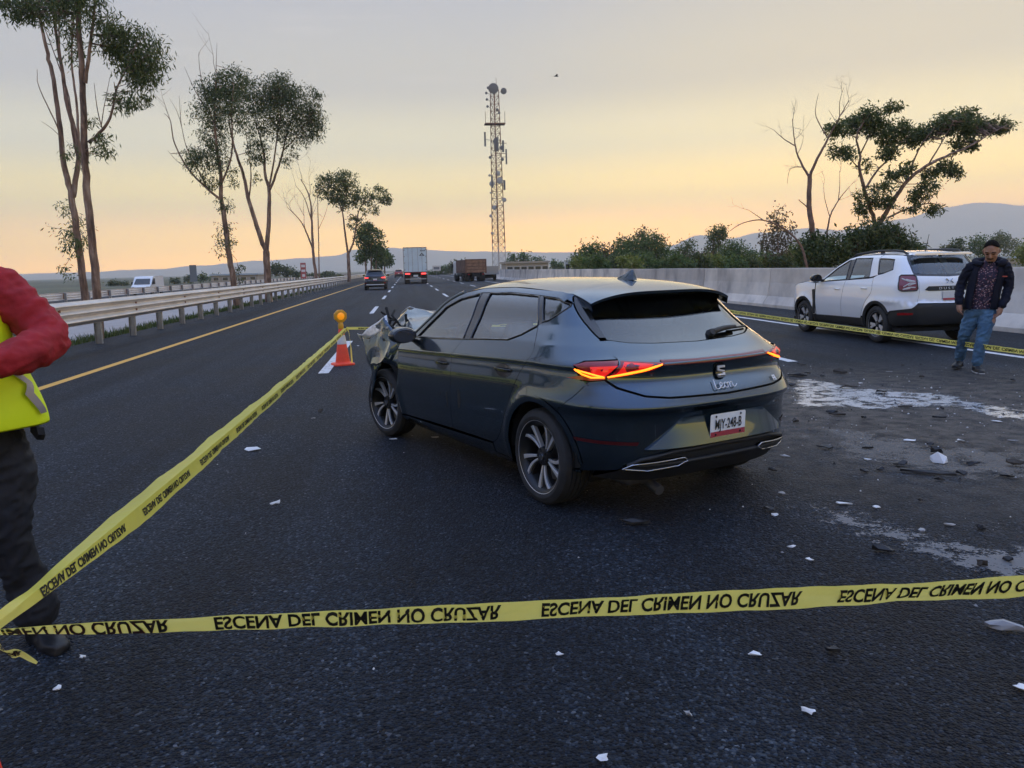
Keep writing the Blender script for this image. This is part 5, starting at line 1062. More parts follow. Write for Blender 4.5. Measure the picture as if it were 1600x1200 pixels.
# --- semi-trailer seen from behind
M_trailer = mat('trailer_white', (.58, .70, .76), .5, var=.08, scale=1.2)
M_alu = mat('aluminium_frame', (.35, .35, .36), .45, .6)
M_oxide = mat('red_oxide_chassis', (.12, .035, .03), .7, var=.3, scale=4)
def bx(parent, name, m, *a, bevel=0): b = MB(); b.box(*a); return b.build(name, m, parent, bevel=bevel)
t = thing('semi_trailer', 'pale blue grey box trailer truck with twin rear doors ahead', 'truck', (1.0, 88, 0))
bx(t, 'box_body', M_trailer, -1.30, 1.30, .03, 13.0, 1.25, 3.98)
for sg in (-1, 1):
    dr = bx(t, 'rear_door', M_trailer, min(sg*.012, sg*1.22), max(sg*.012, sg*1.22), -.02, .03, 1.32, 3.90, bevel=.01)
    for zz in (1.55, 2.3, 3.0, 3.7): bx(dr, 'hinge', M_alu, min(sg*1.10, sg*1.25), max(sg*1.10, sg*1.25), -.045, -.02, zz-.04, zz+.04)
    for q in (.30, .75): b = MB(); b.tube([(sg*q, -.045, 1.28), (sg*q, -.045, 3.92)], .018, 6); b.build('lock_rod', M_alu, dr)
    bx(t, 'corner_post', M_alu, min(sg*1.235, sg*1.302), max(sg*1.235, sg*1.302), -.035, .03, 1.22, 4.0)
    lm = bx(t, 'tail_lamp', M_lamp_bright, min(sg*.62, sg*1.12), max(sg*.62, sg*1.12), -.06, -.02, 1.04, 1.18)
    bx(t, 'mud_flap', M_rubber, min(sg*.68, sg*1.26), max(sg*.68, sg*1.26), .55, .57, .12, .95)
    for yy in (1.3, 2.6):
        for xo in (.78, 1.10): wheel_b = MB(); wheel_b.lathe([(.28, -.13), (.50, -.13), (.52, -.09), (.52, .09), (.50, .13), (.28, .13)], 24, Matrix.Translation((sg*xo, yy, .52)) @ Matrix.Rotation(R(90), 4, 'Y')); wheel_b.build('wheel', M_rubber, t, smooth=40)
bx(t, 'rear_sill', M_oxide, -1.30, 1.30, -.04, .05, 1.20, 1.318); bx(t, 'header', M_alu, -1.235, 1.235, -.035, .03, 3.905, 4.0)
bx(t, 'chassis', M_under, -.5, .5, .1, 12, .85, 1.2); ub = bx(t, 'underride_bar', M_alu, -1.15, 1.15, -.02, .06, .48, .60)
for sg in (-1, 1): bx(t, 'bar_bracket', M_oxide, sg*.6-.05, sg*.6+.05, .0, .08, .58, 1.2)
bx(t, 'licence_plate', M_plate, -.25, .25, -.05, -.03, .78, .98)
b = MB(); b.add([(.45, -.024, 3.05), (1.05, -.024, 3.05), (.75, -.024, 3.38)], [(0, 1, 2)]); b.build('logo_mark', M_ink, t)
b = MB(); b.add([(.62, -.027, 3.10), (.88, -.027, 3.10), (.75, -.027, 3.26)], [(0, 1, 2)]); b.build('logo_mark', M_trailer, t)
for k in range(4): bx(t, 'trailer_mark', M_ink, .58+.14*k, .67+.14*k, -.026, -.021, 3.54, 3.66)
bx(t, 'tractor_cab', M_oxide, -1.24, 1.24, 13.6, 15.8, .6, 3.6, bevel=.1); bx(t, 'roof_fairing', M_trailer, .35, 1.2, 13.4, 14.4, 3.6, 4.22)
# --- tipper truck on the right shoulder
M_tip = mat('rusty_tipper_body', (.165, .085, .055), .8, var=.45, scale=1.6, dirt=(.07, .04, .03))
M_tipl = mat('faded_tipper_board', (.27, .15, .09), .8, var=.4, scale=2)
t = thing('tipper_truck', 'rusty brown tipper truck stopped on the far right shoulder', 'truck', (8.2, 94, 0), R(9))
bx(t, 'tub', M_tip, -1.25, 1.25, .02, 5.2, 1.0, 2.55)
for zz in (1.05, 1.42, 1.80, 2.18): bx(t, 'tailgate_board', M_tipl, -1.15, 1.15, -.05, .02, zz, zz+.30, bevel=.02)
for sg in (-1, 1): bx(t, 'corner_post', M_tip, min(sg*1.15, sg*1.30), max(sg*1.15, sg*1.30), -.08, .1, .95, 2.62)
bx(t, 'top_rail', M_tip, -1.15, 1.15, -.07, .06, 2.50, 2.62)
for sg in (-1, 1):
    for yy in (.9, 2.2, 6.2):
        wb = MB(); wb.lathe([(.26, -.24), (.48, -.24), (.5, -.2), (.5, .2), (.48, .24), (.26, .24)], 22, Matrix.Translation((sg*.95, yy, .5)) @ Matrix.Rotation(R(90), 4, 'Y')); wb.build('wheel', M_rubber, t, smooth=40)
    bx(t, 'tail_lamp', M_lamp_red, min(sg*.75, sg*1.0), max(sg*.75, sg*1.0), -.05, .03, .78, .90)
bx(t, 'chassis', M_under, -.45, .45, 0, 7.0, .55, 1.0); bx(t, 'cab', M_plate, -1.15, 1.15, 5.5, 7.4, .7, 2.45, bevel=.12); bx(t, 'side_mirror', M_black, -1.42, -1.2, 6.9, 6.95, 1.7, 2.1)
t = thing('flat_trailer', 'low grey flat trailer standing beside the tipper truck', 'trailer', (10.2, 95, 0), R(9))
bx(t, 'deck', M_alu, -.85, .9, 0, 5, .75, .9); bx(t, 'side_board', M_alu, -.8, .85, .0, .05, .9, 1.75); bx(t, 'axle', M_under, -.85, .9, 1.2, 1.6, .3, .75)
for sg in (-1, 1): wb = MB(); wb.lathe([(.2, -.12), (.38, -.12), (.4, 0), (.38, .12), (.2, .12)], 20, Matrix.Translation((sg*.7, 1.4, .4)) @ Matrix.Rotation(R(90), 4, 'Y')); wb.build('wheel', M_rubber, t, smooth=40)
# --- white van on the far carriageway
t = thing('white_van', 'white panel van driving on the far carriageway beyond the guardrails', 'van', (-28.0, 88.0, -.42), 0)
M_van = mat('van_white', (.68, .69, .70), .4, coat=.5)
# van travels towards us: nose to -y
prof = [(0, .35), (0, .85), (.35, 1.05), (.55, 1.10), (1.25, 1.75), (1.55, 1.98), (5.0, 2.02), (5.1, 1.9), (5.1, .35)]
b = MB(); b.loft([[(sg*(w), y, z) for y, z in prof] for sg, w in ((-1, .92), (-1, .98), (1, .98), (1, .92))]); b.build('body', M_van, t, bevel=.05)
b = MB(); b.add([(-.80, .60, 1.14), (.80, .60, 1.14), (.72, 1.22, 1.715), (-.72, 1.22, 1.715)], [(0, 1, 2, 3)]); b.v = [(x, y-.03, z+.03) for x, y, z in b.v]; b.build('windscreen', M_gloss, t)
b = MB(); b.prism([(.85, 1.15), (1.9, 1.15), (1.9, 1.75), (1.4, 1.75)], lambda y, z: Vector((.975, y, z)), lambda y, z: Vector((.99, y, z))); b.build('side_window', M_gloss, t)
for sg in (-1, 1):
    bx(t, 'headlamp', M_lamp_white, min(sg*.6, sg*.88), max(sg*.6, sg*.88), -.04, .02, .72, .92); bx(t, 'door_mirror', M_black, min(sg*1.0, sg*1.2), max(sg*1.0, sg*1.2), 1.0, 1.1, 1.15, 1.4)
    for yy in (.9, 4.1): wb = MB(); wb.lathe([(.2, -.1), (.32, -.1), (.33, 0), (.32, .1), (.2, .1)], 20, Matrix.Translation((sg*.88, yy, .33)) @ Matrix.Rotation(R(90), 4, 'Y')); wb.build('wheel', M_rubber, t, smooth=40)
bx(t, 'front_bumper', M_black, -.93, .93, -.06, .1, .35, .6)

# ================================================================== tower, buildings, signs, bird
M_steel = mat('tower_steel', (.17, .085, .065), .6, .3, var=.25, scale=.5)
M_steel_w = mat('tower_white', (.5, .48, .47), .6, .2)
M_dish = mat('dish_grey', (.13, .14, .16), .6); M_dish_l = mat('dish_pale', (.36, .37, .38), .6)
tb = at(780, 426, 200); tb.z = -.6
t = thing('telecom_tower', 'tall lattice telecom tower carrying many dishes and antennas', 'tower', tb)
H = 45.6; bw, tw = 2.0, 1.18
def leg(k, z): r = bw+(tw-bw)*z/H; a = 2*math.pi*k/3+.35; return Vector((r*math.cos(a), r*math.sin(a), z))
lev = 26
for k in range(3):
    for z0, z1, m in ((0, H*.18, M_steel_w), (H*.18, H, M_steel)): b = MB(); b.tube([leg(k, z0), leg(k, z1)], [.12, .10], 6); b.build('tower_leg', m, t)
for i in range(lev):
    z0, z1 = H*i/lev, H*(i+1)/lev
    for k in range(3):
        m = M_steel_w if i < 4 else M_steel
        for p, q in ((leg(k, z0), leg((k+1) % 3, z1)), (leg((k+1) % 3, z0), leg(k, z1)), (leg(k, z1), leg((k+1) % 3, z1))): b = MB(); b.tube([p, q], .05, 4); b.build('lattice_brace', m, t)
b = MB(); b.tube([(0, 0, 0), (0, 0, H)], .12, 6); b.build('cable_ladder', M_steel, t)
def tz(py): return (at(778, py, 200).z+.6)
def dish(px, py, r, m, dpx=0): 
    p = at(px, py, 200)-tb; p.y = -1.2; b = MB(); b.lathe([(.02, -.35), (r*.8, -.35), (r, -.1), (r, .15), (r*.6, .22), (.02, .25)], 20, Matrix.Translation(p) @ Matrix.Rotation(R(90+dpx), 4, 'X')); b.tube([p, (p.x*.6, 0, p.z)], .06, 5); b.build('dish', m, t, smooth=40)
for a in ((770, 140, 1.25), (786, 144, .75), (762, 139, .35), (759, 147, .3), (760, 157, .3), (761, 168, .3), (776, 173, .35), (779, 178, .3), (777, 272, .65), (780, 283, .8), (768, 288, .7), (787, 313, .55), (772, 325, .6), (765, 247, .35), (764, 275, .3), (766, 338, .4), (768, 365, .4), (766, 302, .25), (784, 250, .4), (783, 232, .5), (772, 222, .45), (776, 235, .4)): dish(*a, M_dish if a[1] < 265 else M_dish_l)
def pan(px, py, h, w, m, lean=0): 
    p = at(px, py, 200)-tb; b = MB(); b.box(p.x-w, p.x+w, -1.5, -1.2, p.z-h, p.z+h); b.tube([(p.x, -1.2, p.z), (p.x*.5, 0, p.z)], .06, 5); b.build('panel_antenna', m, t)
for a in ((757, 219, 1.7, .22), (773, 228, 1.6, .3), (785, 230, 1.4, .25), (790, 246, 1.8, .18), (787, 290, 1.2, .25), (768, 285, 1.5, .2), (776, 225, 1.4, .25)): pan(*a, M_dish)
zp = tz(194); b = MB(); b.box(-2.6, 2.4, -1.3, 1.3, zp-.12, zp+.12); b.build('platform', M_steel, t)
for x in (-2.5, 2.3): b = MB(); b.tube([(x, -1.2, zp), (x, -1.2, zp+2.8)], .06, 5); b.build('whip_antenna', M_steel, t)
b = MB(); b.tube([(.6, 0, H), (.5, 0, H+2.6)], .05, 5); b.build('lightning_rod', M_steel, t)
for z in (tz(225), tz(241)): b = MB(); b.tube([(0, -1.2, z), (2.6, -1.2, z)], .07, 5); b.build('antenna_arm', M_steel, t)
# buildings
M_bld = mat('beige_render', (.38, .33, .27), .9, var=.1, scale=.3); M_roofb = mat('pale_roof', (.40, .47, .52), .7); M_win = mat('dark_window', (.03, .035, .04), .2)
def building(px0, px1, py0, Y, lab, roofm, depth=10, nwin=5):
    a, c = at(px0, py0, Y), at(px1, py0, Y); x0, x1 = a.x, c.x; h = a.z+.6; t = thing('building', lab, 'building', ((x0+x1)/2, Y, -.6)); w = (x1-x0)/2
    bx(t, 'wall', M_bld, -w, w, 0, depth, 0, h); bx(t, 'roof', roofm, -w-.3, w+.3, -.3, depth+.3, h+.003, h+.35)
    for k in range(nwin):
        x = -w+(k+.5)*2*w/nwin; f = bx(t, 'window', M_plate, x-.62, x+.62, -.05, .05, h*.45, h*.8); bx(f, 'pane', M_win, x-.54, x+.54, -.07, -.052, h*.47, h*.78)
building(791, 857, 412, 150, 'long low beige building beside the tower foot', M_bld, 8, 6)
building(330, 402, 431, 180, 'low pale roofed shed beyond the far carriageway', M_roofb, 12, 5)
building(1570, 1640, 404, 160, 'white roofed house half hidden behind the man', M_roofb, 9, 3)
M_signr = mat('sign_red', (.33, .07, .07), .5); M_signw = mat('sign_white', (.6, .58, .56), .5); M_signg = mat('sign_back_grey', (.16, .18, .20), .6)
def sign(px, py, w, h, Y, lab, m, faces=()):
    p = at(px, py, Y); t = thing('road_sign', lab, 'sign', (p.x, Y, -.5)); z = p.z+.5
    b = MB(); b.tube([(0, .06, 0), (0, .06, z+h*.3)], .05, 6); b.build('post', M_post, t); s_ = bx(t, 'sign_board', m, -w/2, w/2, -.02, .02, z-h/2, z+h/2)
    for (zz, hh, ww, mm) in faces: bx(s_, 'sign_mark', mm, -w*ww/2, w*ww/2, -.03, -.021, z+h*zz-h*hh/2, z+h*zz+h*hh/2)
sign(474, 423, .85, 2.5, 130, 'tall narrow red and white sign left of the leafless tree', M_signr, ((.3, .16, .7, M_signw), (0, .14, .7, M_signw), (-.3, .16, .5, M_signw)))
sign(302, 427, .9, 2.2, 110, 'dark back of a tall sign beyond the guardrails', M_signg)
sign(682, 419, 2.0, 1.2, 190, 'pale billboard right of the trailer', M_signw, ((0, .5, .7, M_signg),))
sign(887, 419, .6, 1.5, 75, 'small white marker sign by the yellow green bush', M_signw, ((.1, .3, .6, M_ink),))
# utility pole with cross arm behind the barrier
p = at(1122, 415, 70); t = thing('utility_pole', 'white utility pole with cross arms above the barrier', 'pole', (p.x, 70, -.5)); zt_ = at(1122, 408, 70).z+.5
b = MB(); b.tube([(0, 0, 0), (0, 0, zt_)], .07, 8); b.build('pole', M_steel_w, t)
for dz in (.1, .4): bx(t, 'cross_arm', M_steel_w, -.5, .5, -.04, .04, zt_-dz-.04, zt_-dz+.04)
# wire-fence line above the barrier, on posts
p0, p1 = 14.5, 60
for i in range(1, 9):
    pass
# bird
p = at(869, 119, 60); t = thing('bird', 'small dark bird flying right of the tower top', 'bird', p); M_bird = mat('bird_dark', (.01, .01, .012), .7)
b = MB()
rings = [[(x, r*math.cos(a), r*math.sin(a)) for a in [2*math.pi*q/8 for q in range(8)]] for x, r in ((-.20, .005), (-.12, .03), (0, .045), (.10, .035), (.15, .028), (.20, .004))]
b.loft(rings)
for sg in (-1, 1):
    b.add([(.08, sg*.03, .01), (-.08, sg*.03, .01), (-.02, sg*.22, .10), (.09, sg*.20, .10)], [(0, 1, 2, 3)]); b.add([(.09, sg*.20, .10), (-.02, sg*.22, .10), (-.06, sg*.42, .04)], [(0, 1, 2)])
b.add([(-.18, 0, 0), (-.32, .06, 0), (-.32, -.06, 0)], [(0, 1, 2)])
b.build('body', M_bird, t)
# ================================================================== people
M_skin = mat('skin', (.36, .19, .125), .5, var=.08, scale=20); M_hair = mat('black_hair', (.008, .007, .006), .9, spec=.1, bump=.004, bscale=120)
M_jeans = mat('blue_denim', (.065, .135, .215), .9, var=.4, scale=7, bump=.002, bscale=90); M_jacket = mat('navy_nylon', (.008, .010, .022), .8, spec=.2, bump=.010, bscale=14)
M_shoe = mat('black_leather', (.012, .012, .013), .5); M_sole = mat('white_sole', (.5, .5, .5), .6)
def shirt_mat():
    m = mat('printed_shirt', (.05, .03, .06), .8); nt = m.node_tree; b = nt.nodes['Principled BSDF']; L = nt.links.new; t = N(nt, 'ShaderNodeTexCoord')
    v = N(nt, 'ShaderNodeTexVoronoi'); v.inputs['Scale'].default_value = 42; L(t.outputs['Object'], v.inputs[0]); r = N(nt, 'ShaderNodeValToRGB'); r.color_ramp.interpolation = 'CONSTANT'
    set_ramp(r, [(0, (.42, .36, .38)), (.24, (.16, .05, .07)), (.40, (.022, .018, .045))]); L(v.outputs['Distance'], r.inputs[0]); L(r.outputs[0], b.inputs['Base Color']); return m
M_shirt = shirt_mat()
class Fig:
    def __init__(s): s.mb = MB(); s.reg = []
    def limb(s, pts, rad, mi, sq=None, n=14):
        pts = [Vector(p) for p in pts]; d0 = (pts[0]-pts[1]).normalized(); d1 = (pts[-1]-pts[-2]).normalized()
        P = [pts[0]+d0*rad[0]*.75, pts[0]+d0*rad[0]*.45]+pts+[pts[-1]+d1*rad[-1]*.45, pts[-1]+d1*rad[-1]*.75]; Rr = [rad[0]*.35, rad[0]*.8]+list(rad)+[rad[-1]*.8, rad[-1]*.35]
        s.mb.tube(P, Rr, n); s.reg.append((pts, list(rad), mi))
    def rings(s, rings, mi, n=20):      # (cx, cy, cz, rx, ry)
        s.mb.loft([[(cx+rx*math.cos(2*math.pi*k/n), cy+ry*math.sin(2*math.pi*k/n), cz) for k in range(n)] for cx, cy, cz, rx, ry in rings])
        s.reg.append(([Vector(r[:3]) for r in rings], [(r[3]+r[4])/2 for r in rings], mi))
    def head(s, c, tilt, turn, mi, k=1.0):
        M = Matrix.Translation(c) @ Matrix.Rotation(turn, 4, 'Z') @ Matrix.Rotation(tilt, 4, 'X') @ Matrix.Scale(k, 4)   # face towards -y
        n = 20; prof = [(-.118, .030, .035, -.030), (-.110, .046, .052, -.022), (-.085, .058, .074, -.010), (-.05, .066, .086, -.004), (0, .074, .096, 0), (.045, .076, .100, .004), (.085, .068, .088, .008), (.112, .046, .060, .010), (.124, .018, .024, .010)]
        s.mb.loft([[M @ Vector((rx*math.cos(2*math.pi*q/n), cy+ry*math.sin(2*math.pi*q/n), z)) for q in range(n)] for z, rx, ry, cy in prof])
        s.mb.tube([M @ Vector(p) for p in ((0, -.090, .018), (0, -.106, -.010), (0, -.116, -.028), (0, -.100, -.036))], [.009, .012, .016, .010], 8)      # nose
        for sg in (-1, 1):
            s.mb.tube([M @ Vector(p) for p in ((sg*.012, -.094, .030), (sg*.036, -.092, .034), (sg*.056, -.074, .028))], [.009, .010, .007], 8)      # brow
            s.mb.tube([M @ Vector(p) for p in ((sg*.078, .008, .026), (sg*.086, .016, .006), (sg*.080, .008, -.026))], [.012, .015, .010], 8)          # ear
            s.mb.tube([M @ Vector(p) for p in ((sg*.034, -.072, -.020), (sg*.05, -.055, -.04))], [.020, .016], 8)
        s.mb.tube([M @ Vector(p) for p in ((-.024, -.088, -.062), (0, -.098, -.060), (.024, -.088, -.062))], [.007, .010, .007], 8)      # lips
        s.mb.tube([M @ Vector(p) for p in ((-.012, -.080, -.098), (.012, -.080, -.098))], [.018, .018], 8)                                 # chin
        s.reg.append(([M @ Vector((0, 0, -.07)), M @ Vector((0, 0, .08))], [.09, .095], mi)); return M
    def hand(s, wrist, d, side, palm_n, mi, curl=.6):
        d = Vector(d).normalized(); pn = Vector(palm_n); pn = (pn-d*pn.dot(d)).normalized(); w = d.cross(pn)*side; wr = Vector(wrist)
        s.limb([wr, wr+d*.04, wr+d*.085], [.028, .036, .034], mi, n=10)
        for i, (o, L) in enumerate(((-.030, .070), (-.010, .080), (.011, .075), (.030, .058))):
            p = wr+d*.085+w*o; q = p+d*L*.45+pn*L*.15*curl; r = q+(d*(1-curl)+pn*curl).normalized()*L*.35; t = r+(d*(1-1.4*curl)+pn*1.3*curl).normalized()*L*.25
            s.mb.tube([p-d*.02, p, q, r, t], [.011, .011, .010, .009, .007], 8)
        p = wr+d*.03-w*.030; s.mb.tube([p, p+(d*.5-w*.8+pn*.3).normalized()*.035, p+(d*.9-w*.7+pn*.5).normalized()*.065], [.014, .012, .009], 8)
        s.reg.append(([wr+d*.05, wr+d*.18], [.05, .05], mi))
    def foot(s, ank, d, mi):
        a = Vector(ank); d = Vector((d[0], d[1], 0)).normalized(); w = Vector((-d.y, d.x, 0)); g = a.z
        R_ = []
        for u, hw, h in ((-.075, .030, .075), (-.06, .040, .105), (0, .043, .12), (.06, .045, .085), (.12, .050, .062), (.17, .045, .050), (.20, .025, .035)):
            c = Vector((a.x, a.y, 0))+d*u; z0 = g-.085
            R_.append([c+w*x*hw+Vector((0, 0, z0+z*h)) for x, z in ((-1, 0), (1, 0), (1.02, .45), (.75, .85), (0, 1), (-.75, .85), (-1.02, .45))])
        s.mb.loft(R_); s.reg.append(([a+Vector((0, 0, -.04))-d*.05, a+d*.18+Vector((0, 0, -.06))], [.06, .05], mi))
    def build(s, name, parent, mats, voxel=.008, zones=None, fold=.009):
        me = s.mb.mesh('tmp'); o = bpy.data.objects.new('tmp', me); C.objects.link(o)
        m = o.modifiers.new('r', 'REMESH'); m.mode = 'VOXEL'; m.voxel_size = voxel; m2 = o.modifiers.new('s', 'SMOOTH'); m2.factor = .5; m2.iterations = 3
        dg = bpy.context.evaluated_depsgraph_get(); dg.update(); nm = bpy.data.meshes.new_from_object(o.evaluated_get(dg)); bpy.data.objects.remove(o); bpy.data.meshes.remove(me)
        nm.materials.clear()
        segs = []
        for pts, rad, mi in s.reg:
            for i in range(len(pts)-1): segs.append((pts[i], pts[i+1]-pts[i], rad[i], rad[i+1], mi))
        out = []
        def near(c):
            best = 9; bi = 0
            for a, d, r0, r1, mi in segs:
                t = max(0, min(1, (c-a).dot(d)/max(1e-9, d.length_squared))); q = (c-a-d*t).length/(r0+(r1-r0)*t)
                if q < best: best = q; bi = mi
            return bi
        nm.update(); nv = [v.normal.copy() for v in nm.vertices]
        for v, n_ in zip(nm.vertices, nv):        # cloth creases
            if near(v.co) == 0: continue
            c = v.co; f = noise.noise((c.x*9+c.z*6, c.y*8, c.z*17-c.x*8)); g_ = 1-2.4*abs(noise.noise((c.x*19+c.z*9, c.y*17, c.z*30-c.x*12)))
            v.co += n_*(fold*(.5-2.2*abs(f)) + fold*.35*g_)
        for p in nm.polygons:
            c = p.center; best = 9; bi = 0
            for a, d, r0, r1, mi in segs:
                t = max(0, min(1, (c-a).dot(d)/max(1e-9, d.length_squared))); q = (c-a-d*t).length/(r0+(r1-r0)*t)
                if q < best: best = q; bi = mi
            if zones: bi = zones(c, bi)
            out.append(bi)
        nm.polygons.foreach_set('material_index', out); nm.polygons.foreach_set('use_smooth', [True]*len(nm.polygons))
        nm.name = name; return link(name, nm, parent, mats)
def shell(parent, name, m, rings, a0, a1, n=26, th=.014, fold=.0, seed=0):
    """open garment: rings (cx, cy, z, rx, ry), swept from angle a0 to a1 (degrees, 270 = front)"""
    b = MB(); rows = []
    for cx, cy, z, rx, ry in rings:
        row = []
        for k in range(n+1):
            a = R(a0+(a1-a0)*k/n); f = 1+fold*noise.noise((math.cos(a)*2.2, math.sin(a)*2.2+seed, z*7)); row.append((cx+rx*f*math.cos(a), cy+ry*f*math.sin(a), z+fold*.1*noise.noise((a*2, z*4, seed))))
        rows.append(row)
    b.grid(rows); o = b.build(name, m, parent, smooth=60, fix=False); s = o.modifiers.new('t', 'SOLIDIFY'); s.thickness = th; s.offset = 1; sb = o.modifiers.new('s', 'SUBSURF'); sb.levels = 1; sb.render_levels = 1; return o
# --- man looking down, beside the white car
man = thing('person', 'man in open navy jacket, printed shirt and jeans looking down', 'person', (7.54, 9.61, 0), -math.atan2(7.54, 9.61))
F = Fig()      # materials: 0 skin 1 shirt 2 jeans 3 jacket 4 shoe
F.rings([(.05, .06, .74, .135, .10), (.05, .06, .82, .150, .11), (.06, .05, .95, .150, .115), (.085, .04, 1.12, .160, .12), (.105, .03, 1.28, .175, .12), (.115, .035, 1.40, .150, .10), (.115, .03, 1.46, .085, .075)], 1)
F.limb([(.115, .03, 1.43), (.125, .0, 1.52)], [.062, .058], 0)
hm = F.head(Vector((.130, -.045, 1.592)), R(26), R(-6), 0, 1.10)
hip = [(-.035, .07, .78), (.135, .05, .78)]
F.limb([hip[0], (-.075, .06, .64), (-.118, .05, .50), (-.14, .13, .34), (-.165, .21, .16)], [.105, .098, .078, .072, .066], 2)
F.limb([hip[1], (.12, .0, .64), (.098, -.06, .50), (.07, -.08, .32), (.046, -.09, .13)], [.108, .100, .080, .074, .068], 2)
F.foot((-.168, .22, .115), (-.25, -1, 0), 4); F.foot((.045, -.09, .085), (.35, -1, 0), 4)
F.limb([(-.085, .05, 1.40), (-.15, .07, 1.29), (-.20, .08, 1.15), (-.208, .0, 1.03), (-.205, -.05, .925)], [.075, .070, .062, .056, .050], 3)
F.limb([(.295, .05, 1.395), (.335, .07, 1.25), (.345, .08, 1.10), (.322, .02, .98), (.285, -.04, .885)], [.075, .070, .062, .056, .050], 3)
F.hand((-.208, -.062, .905), (.18, -.1, -1), 1, (1, .1, 0), 0, .45); F.hand((.278, -.05, .865), (-.25, .05, -1), -1, (-1, 0, 0), 0, .45)
body = F.build('body', man, [M_skin, M_shirt, M_jeans, M_jacket, M_shoe], .0085, lambda c, i: (2 if i == 1 and c.z < .835 else i))
shell(man, 'jacket', M_jacket, [(.05, .045, .83, .205, .15), (.05, .045, .88, .215, .16), (.06, .045, 1.0, .20, .152), (.08, .045, 1.16, .202, .15), (.10, .045, 1.30, .21, .145), (.108, .045, 1.39, .195, .13), (.115, .05, 1.445, .15, .11), (.118, .05, 1.475, .105, .095)], 303, 597, 40, .014, .13, 2)
b = MB(); rg = random.Random(4)
path = [(.118+.165*math.cos(a), .055+.13*math.sin(a), 1.455+.03*math.sin(a)) for a in [R(-62+k*304/16) for k in range(17)]]; b.tube(path, [.030]+[.046+.008*math.sin(k*1.3) for k in range(15)]+[.030], 10)
o = b.build('hood', M_jacket, man, smooth=60)
b = MB(); b.box(.268, .322, -.128, -.118, 1.262, 1.276); b.build('chest_logo', mat('red_label', (.5, .08, .05), .6), man)
b = MB()
def hairpt(th, ph, r): return hm @ Vector((.083*r*math.sin(th)*math.cos(ph), .004+.108*r*math.sin(th)*math.sin(ph), .012+.122*r*math.cos(th)))
rows = []
for i in range(10):
    row = []
    for k in range(29):
        ph = 2*math.pi*k/28; fr = max(0, -math.sin(ph)); lim = 1.12-.50*fr**1.5+.50*max(0, math.sin(ph))+.12*abs(math.cos(ph))**4
        th = lim*i/9; row.append(hairpt(th, ph, 1.0+.02*noise.noise((k*.6, i*.8, 1))))
    rows.append(row)
b.grid(rows); o = b.build('hair', M_hair, man, smooth=60, fix=False); q = o.modifiers.new('t', 'SOLIDIFY'); q.thickness = .010; q.offset = 1
for sg in (-1, 1):
    b = MB(); b.tube([hm @ Vector((sg*.014, -.1005, .033)), hm @ Vector((sg*.036, -.0985, .039)), hm @ Vector((sg*.054, -.083, .032))], .0055, 6); b.build('eyebrow', M_hair, man)
    b = MB(); b.tube([hm @ Vector((sg*.020, -.0935, .010)), hm @ Vector((sg*.034, -.0915, .008)), hm @ Vector((sg*.048, -.082, .010))], .0055, 6); b.build('eye', M_hair, man)
b = MB(); b.tube([hm @ Vector((-.030, -.096, -.048)), hm @ Vector((0, -.109, -.046)), hm @ Vector((.030, -.096, -.048))], .007, 6); b.build('moustache', M_hair, man)
b = MB(); b.tube([hm @ Vector((-.022, -.089, -.094)), hm @ Vector((0, -.098, -.096)), hm @ Vector((.022, -.089, -.094))], .011, 8); b.build('goatee', M_hair, man)
for (x, y, z, d) in ((-.168, .22, .115, (-.25, -1)), (.045, -.09, .085, (.35, -1))):
    d = Vector((d[0], d[1], 0)).normalized(); w = Vector((-d.y, d.x, 0)); b = MB(); c = Vector((x, y, z-.088))
    b.loft([[c+d*u+w*sx_*hw+Vector((0, 0, zz)) for sx_, zz in ((-1, 0), (1, 0), (1, .016), (-1, .016))] for u, hw in ((-.08, .032), (0, .046), (.12, .053), (.19, .036), (.205, .02))]); b.build('shoe_sole', M_sole if x > 0 else M_shoe, man)
# --- helper in a yellow vest at the left edge
M_red = mat('red_fleece', (.30, .010, .018), .85, var=.22, scale=9, bump=.012, bscale=9); M_neon = mat('fluorescent_yellow', (.78, 1.0, .01), .6, bump=.006, bscale=10); M_refl = mat('grey_reflective_tape', (.33, .31, .33), .35, .3)
M_trous = mat('black_trousers', (.012, .013, .018), .85, var=.3, scale=8, bump=.008, bscale=12)
hv = thing('person', 'person in red sleeves and fluorescent yellow vest with bent arm', 'person', (-1.80, 3.30, 0), math.atan2(1.80, 3.30))
F = Fig()      # 0 skin 1 red 2 trousers 3 shoe
F.rings([(.02, .05, .90, .165, .12), (.02, .05, 1.0, .175, .13), (.02, .05, 1.15, .17, .125), (.02, .05, 1.35, .19, .13), (.02, .05, 1.50, .18, .115), (.02, .05, 1.585, .12, .085), (.02, .05, 1.63, .075, .07)], 1)
F.limb([(.02, .05, 1.60), (.02, .02, 1.70)], [.062, .058], 0)
hm = F.head(Vector((.015, -.03, 1.775)), R(18), R(20), 0, 1.0)
for sg, kx in ((1, .16), (-1, -.13)):
    if sg > 0: F.limb([(.12, .05, .93), (.165, .04, .75), (.135, .0, .50), (.175, .02, .32), (.205, .03, .13)], [.112, .108, .082, .080, .088], 2); F.foot((.205, .03, .085), (.35, -1, 0), 3)
    else: F.limb([(-.08, .05, .93), (-.13, .06, .72), (-.15, .06, .50), (-.15, .08, .30), (-.155, .10, .13)], [.112, .105, .082, .078, .085], 2); F.foot((-.155, .10, .085), (-.2, -1, 0), 3)
F.limb([(.20, .04, 1.52), (.255, .02, 1.455), (.315, -.02, 1.385), (.355, -.065, 1.32)], [.092, .094, .088, .078], 1); F.limb([(.362, -.075, 1.305), (.27, -.19, 1.265), (.17, -.27, 1.245), (.09, -.32, 1.25)], [.074, .076, .064, .054], 1)
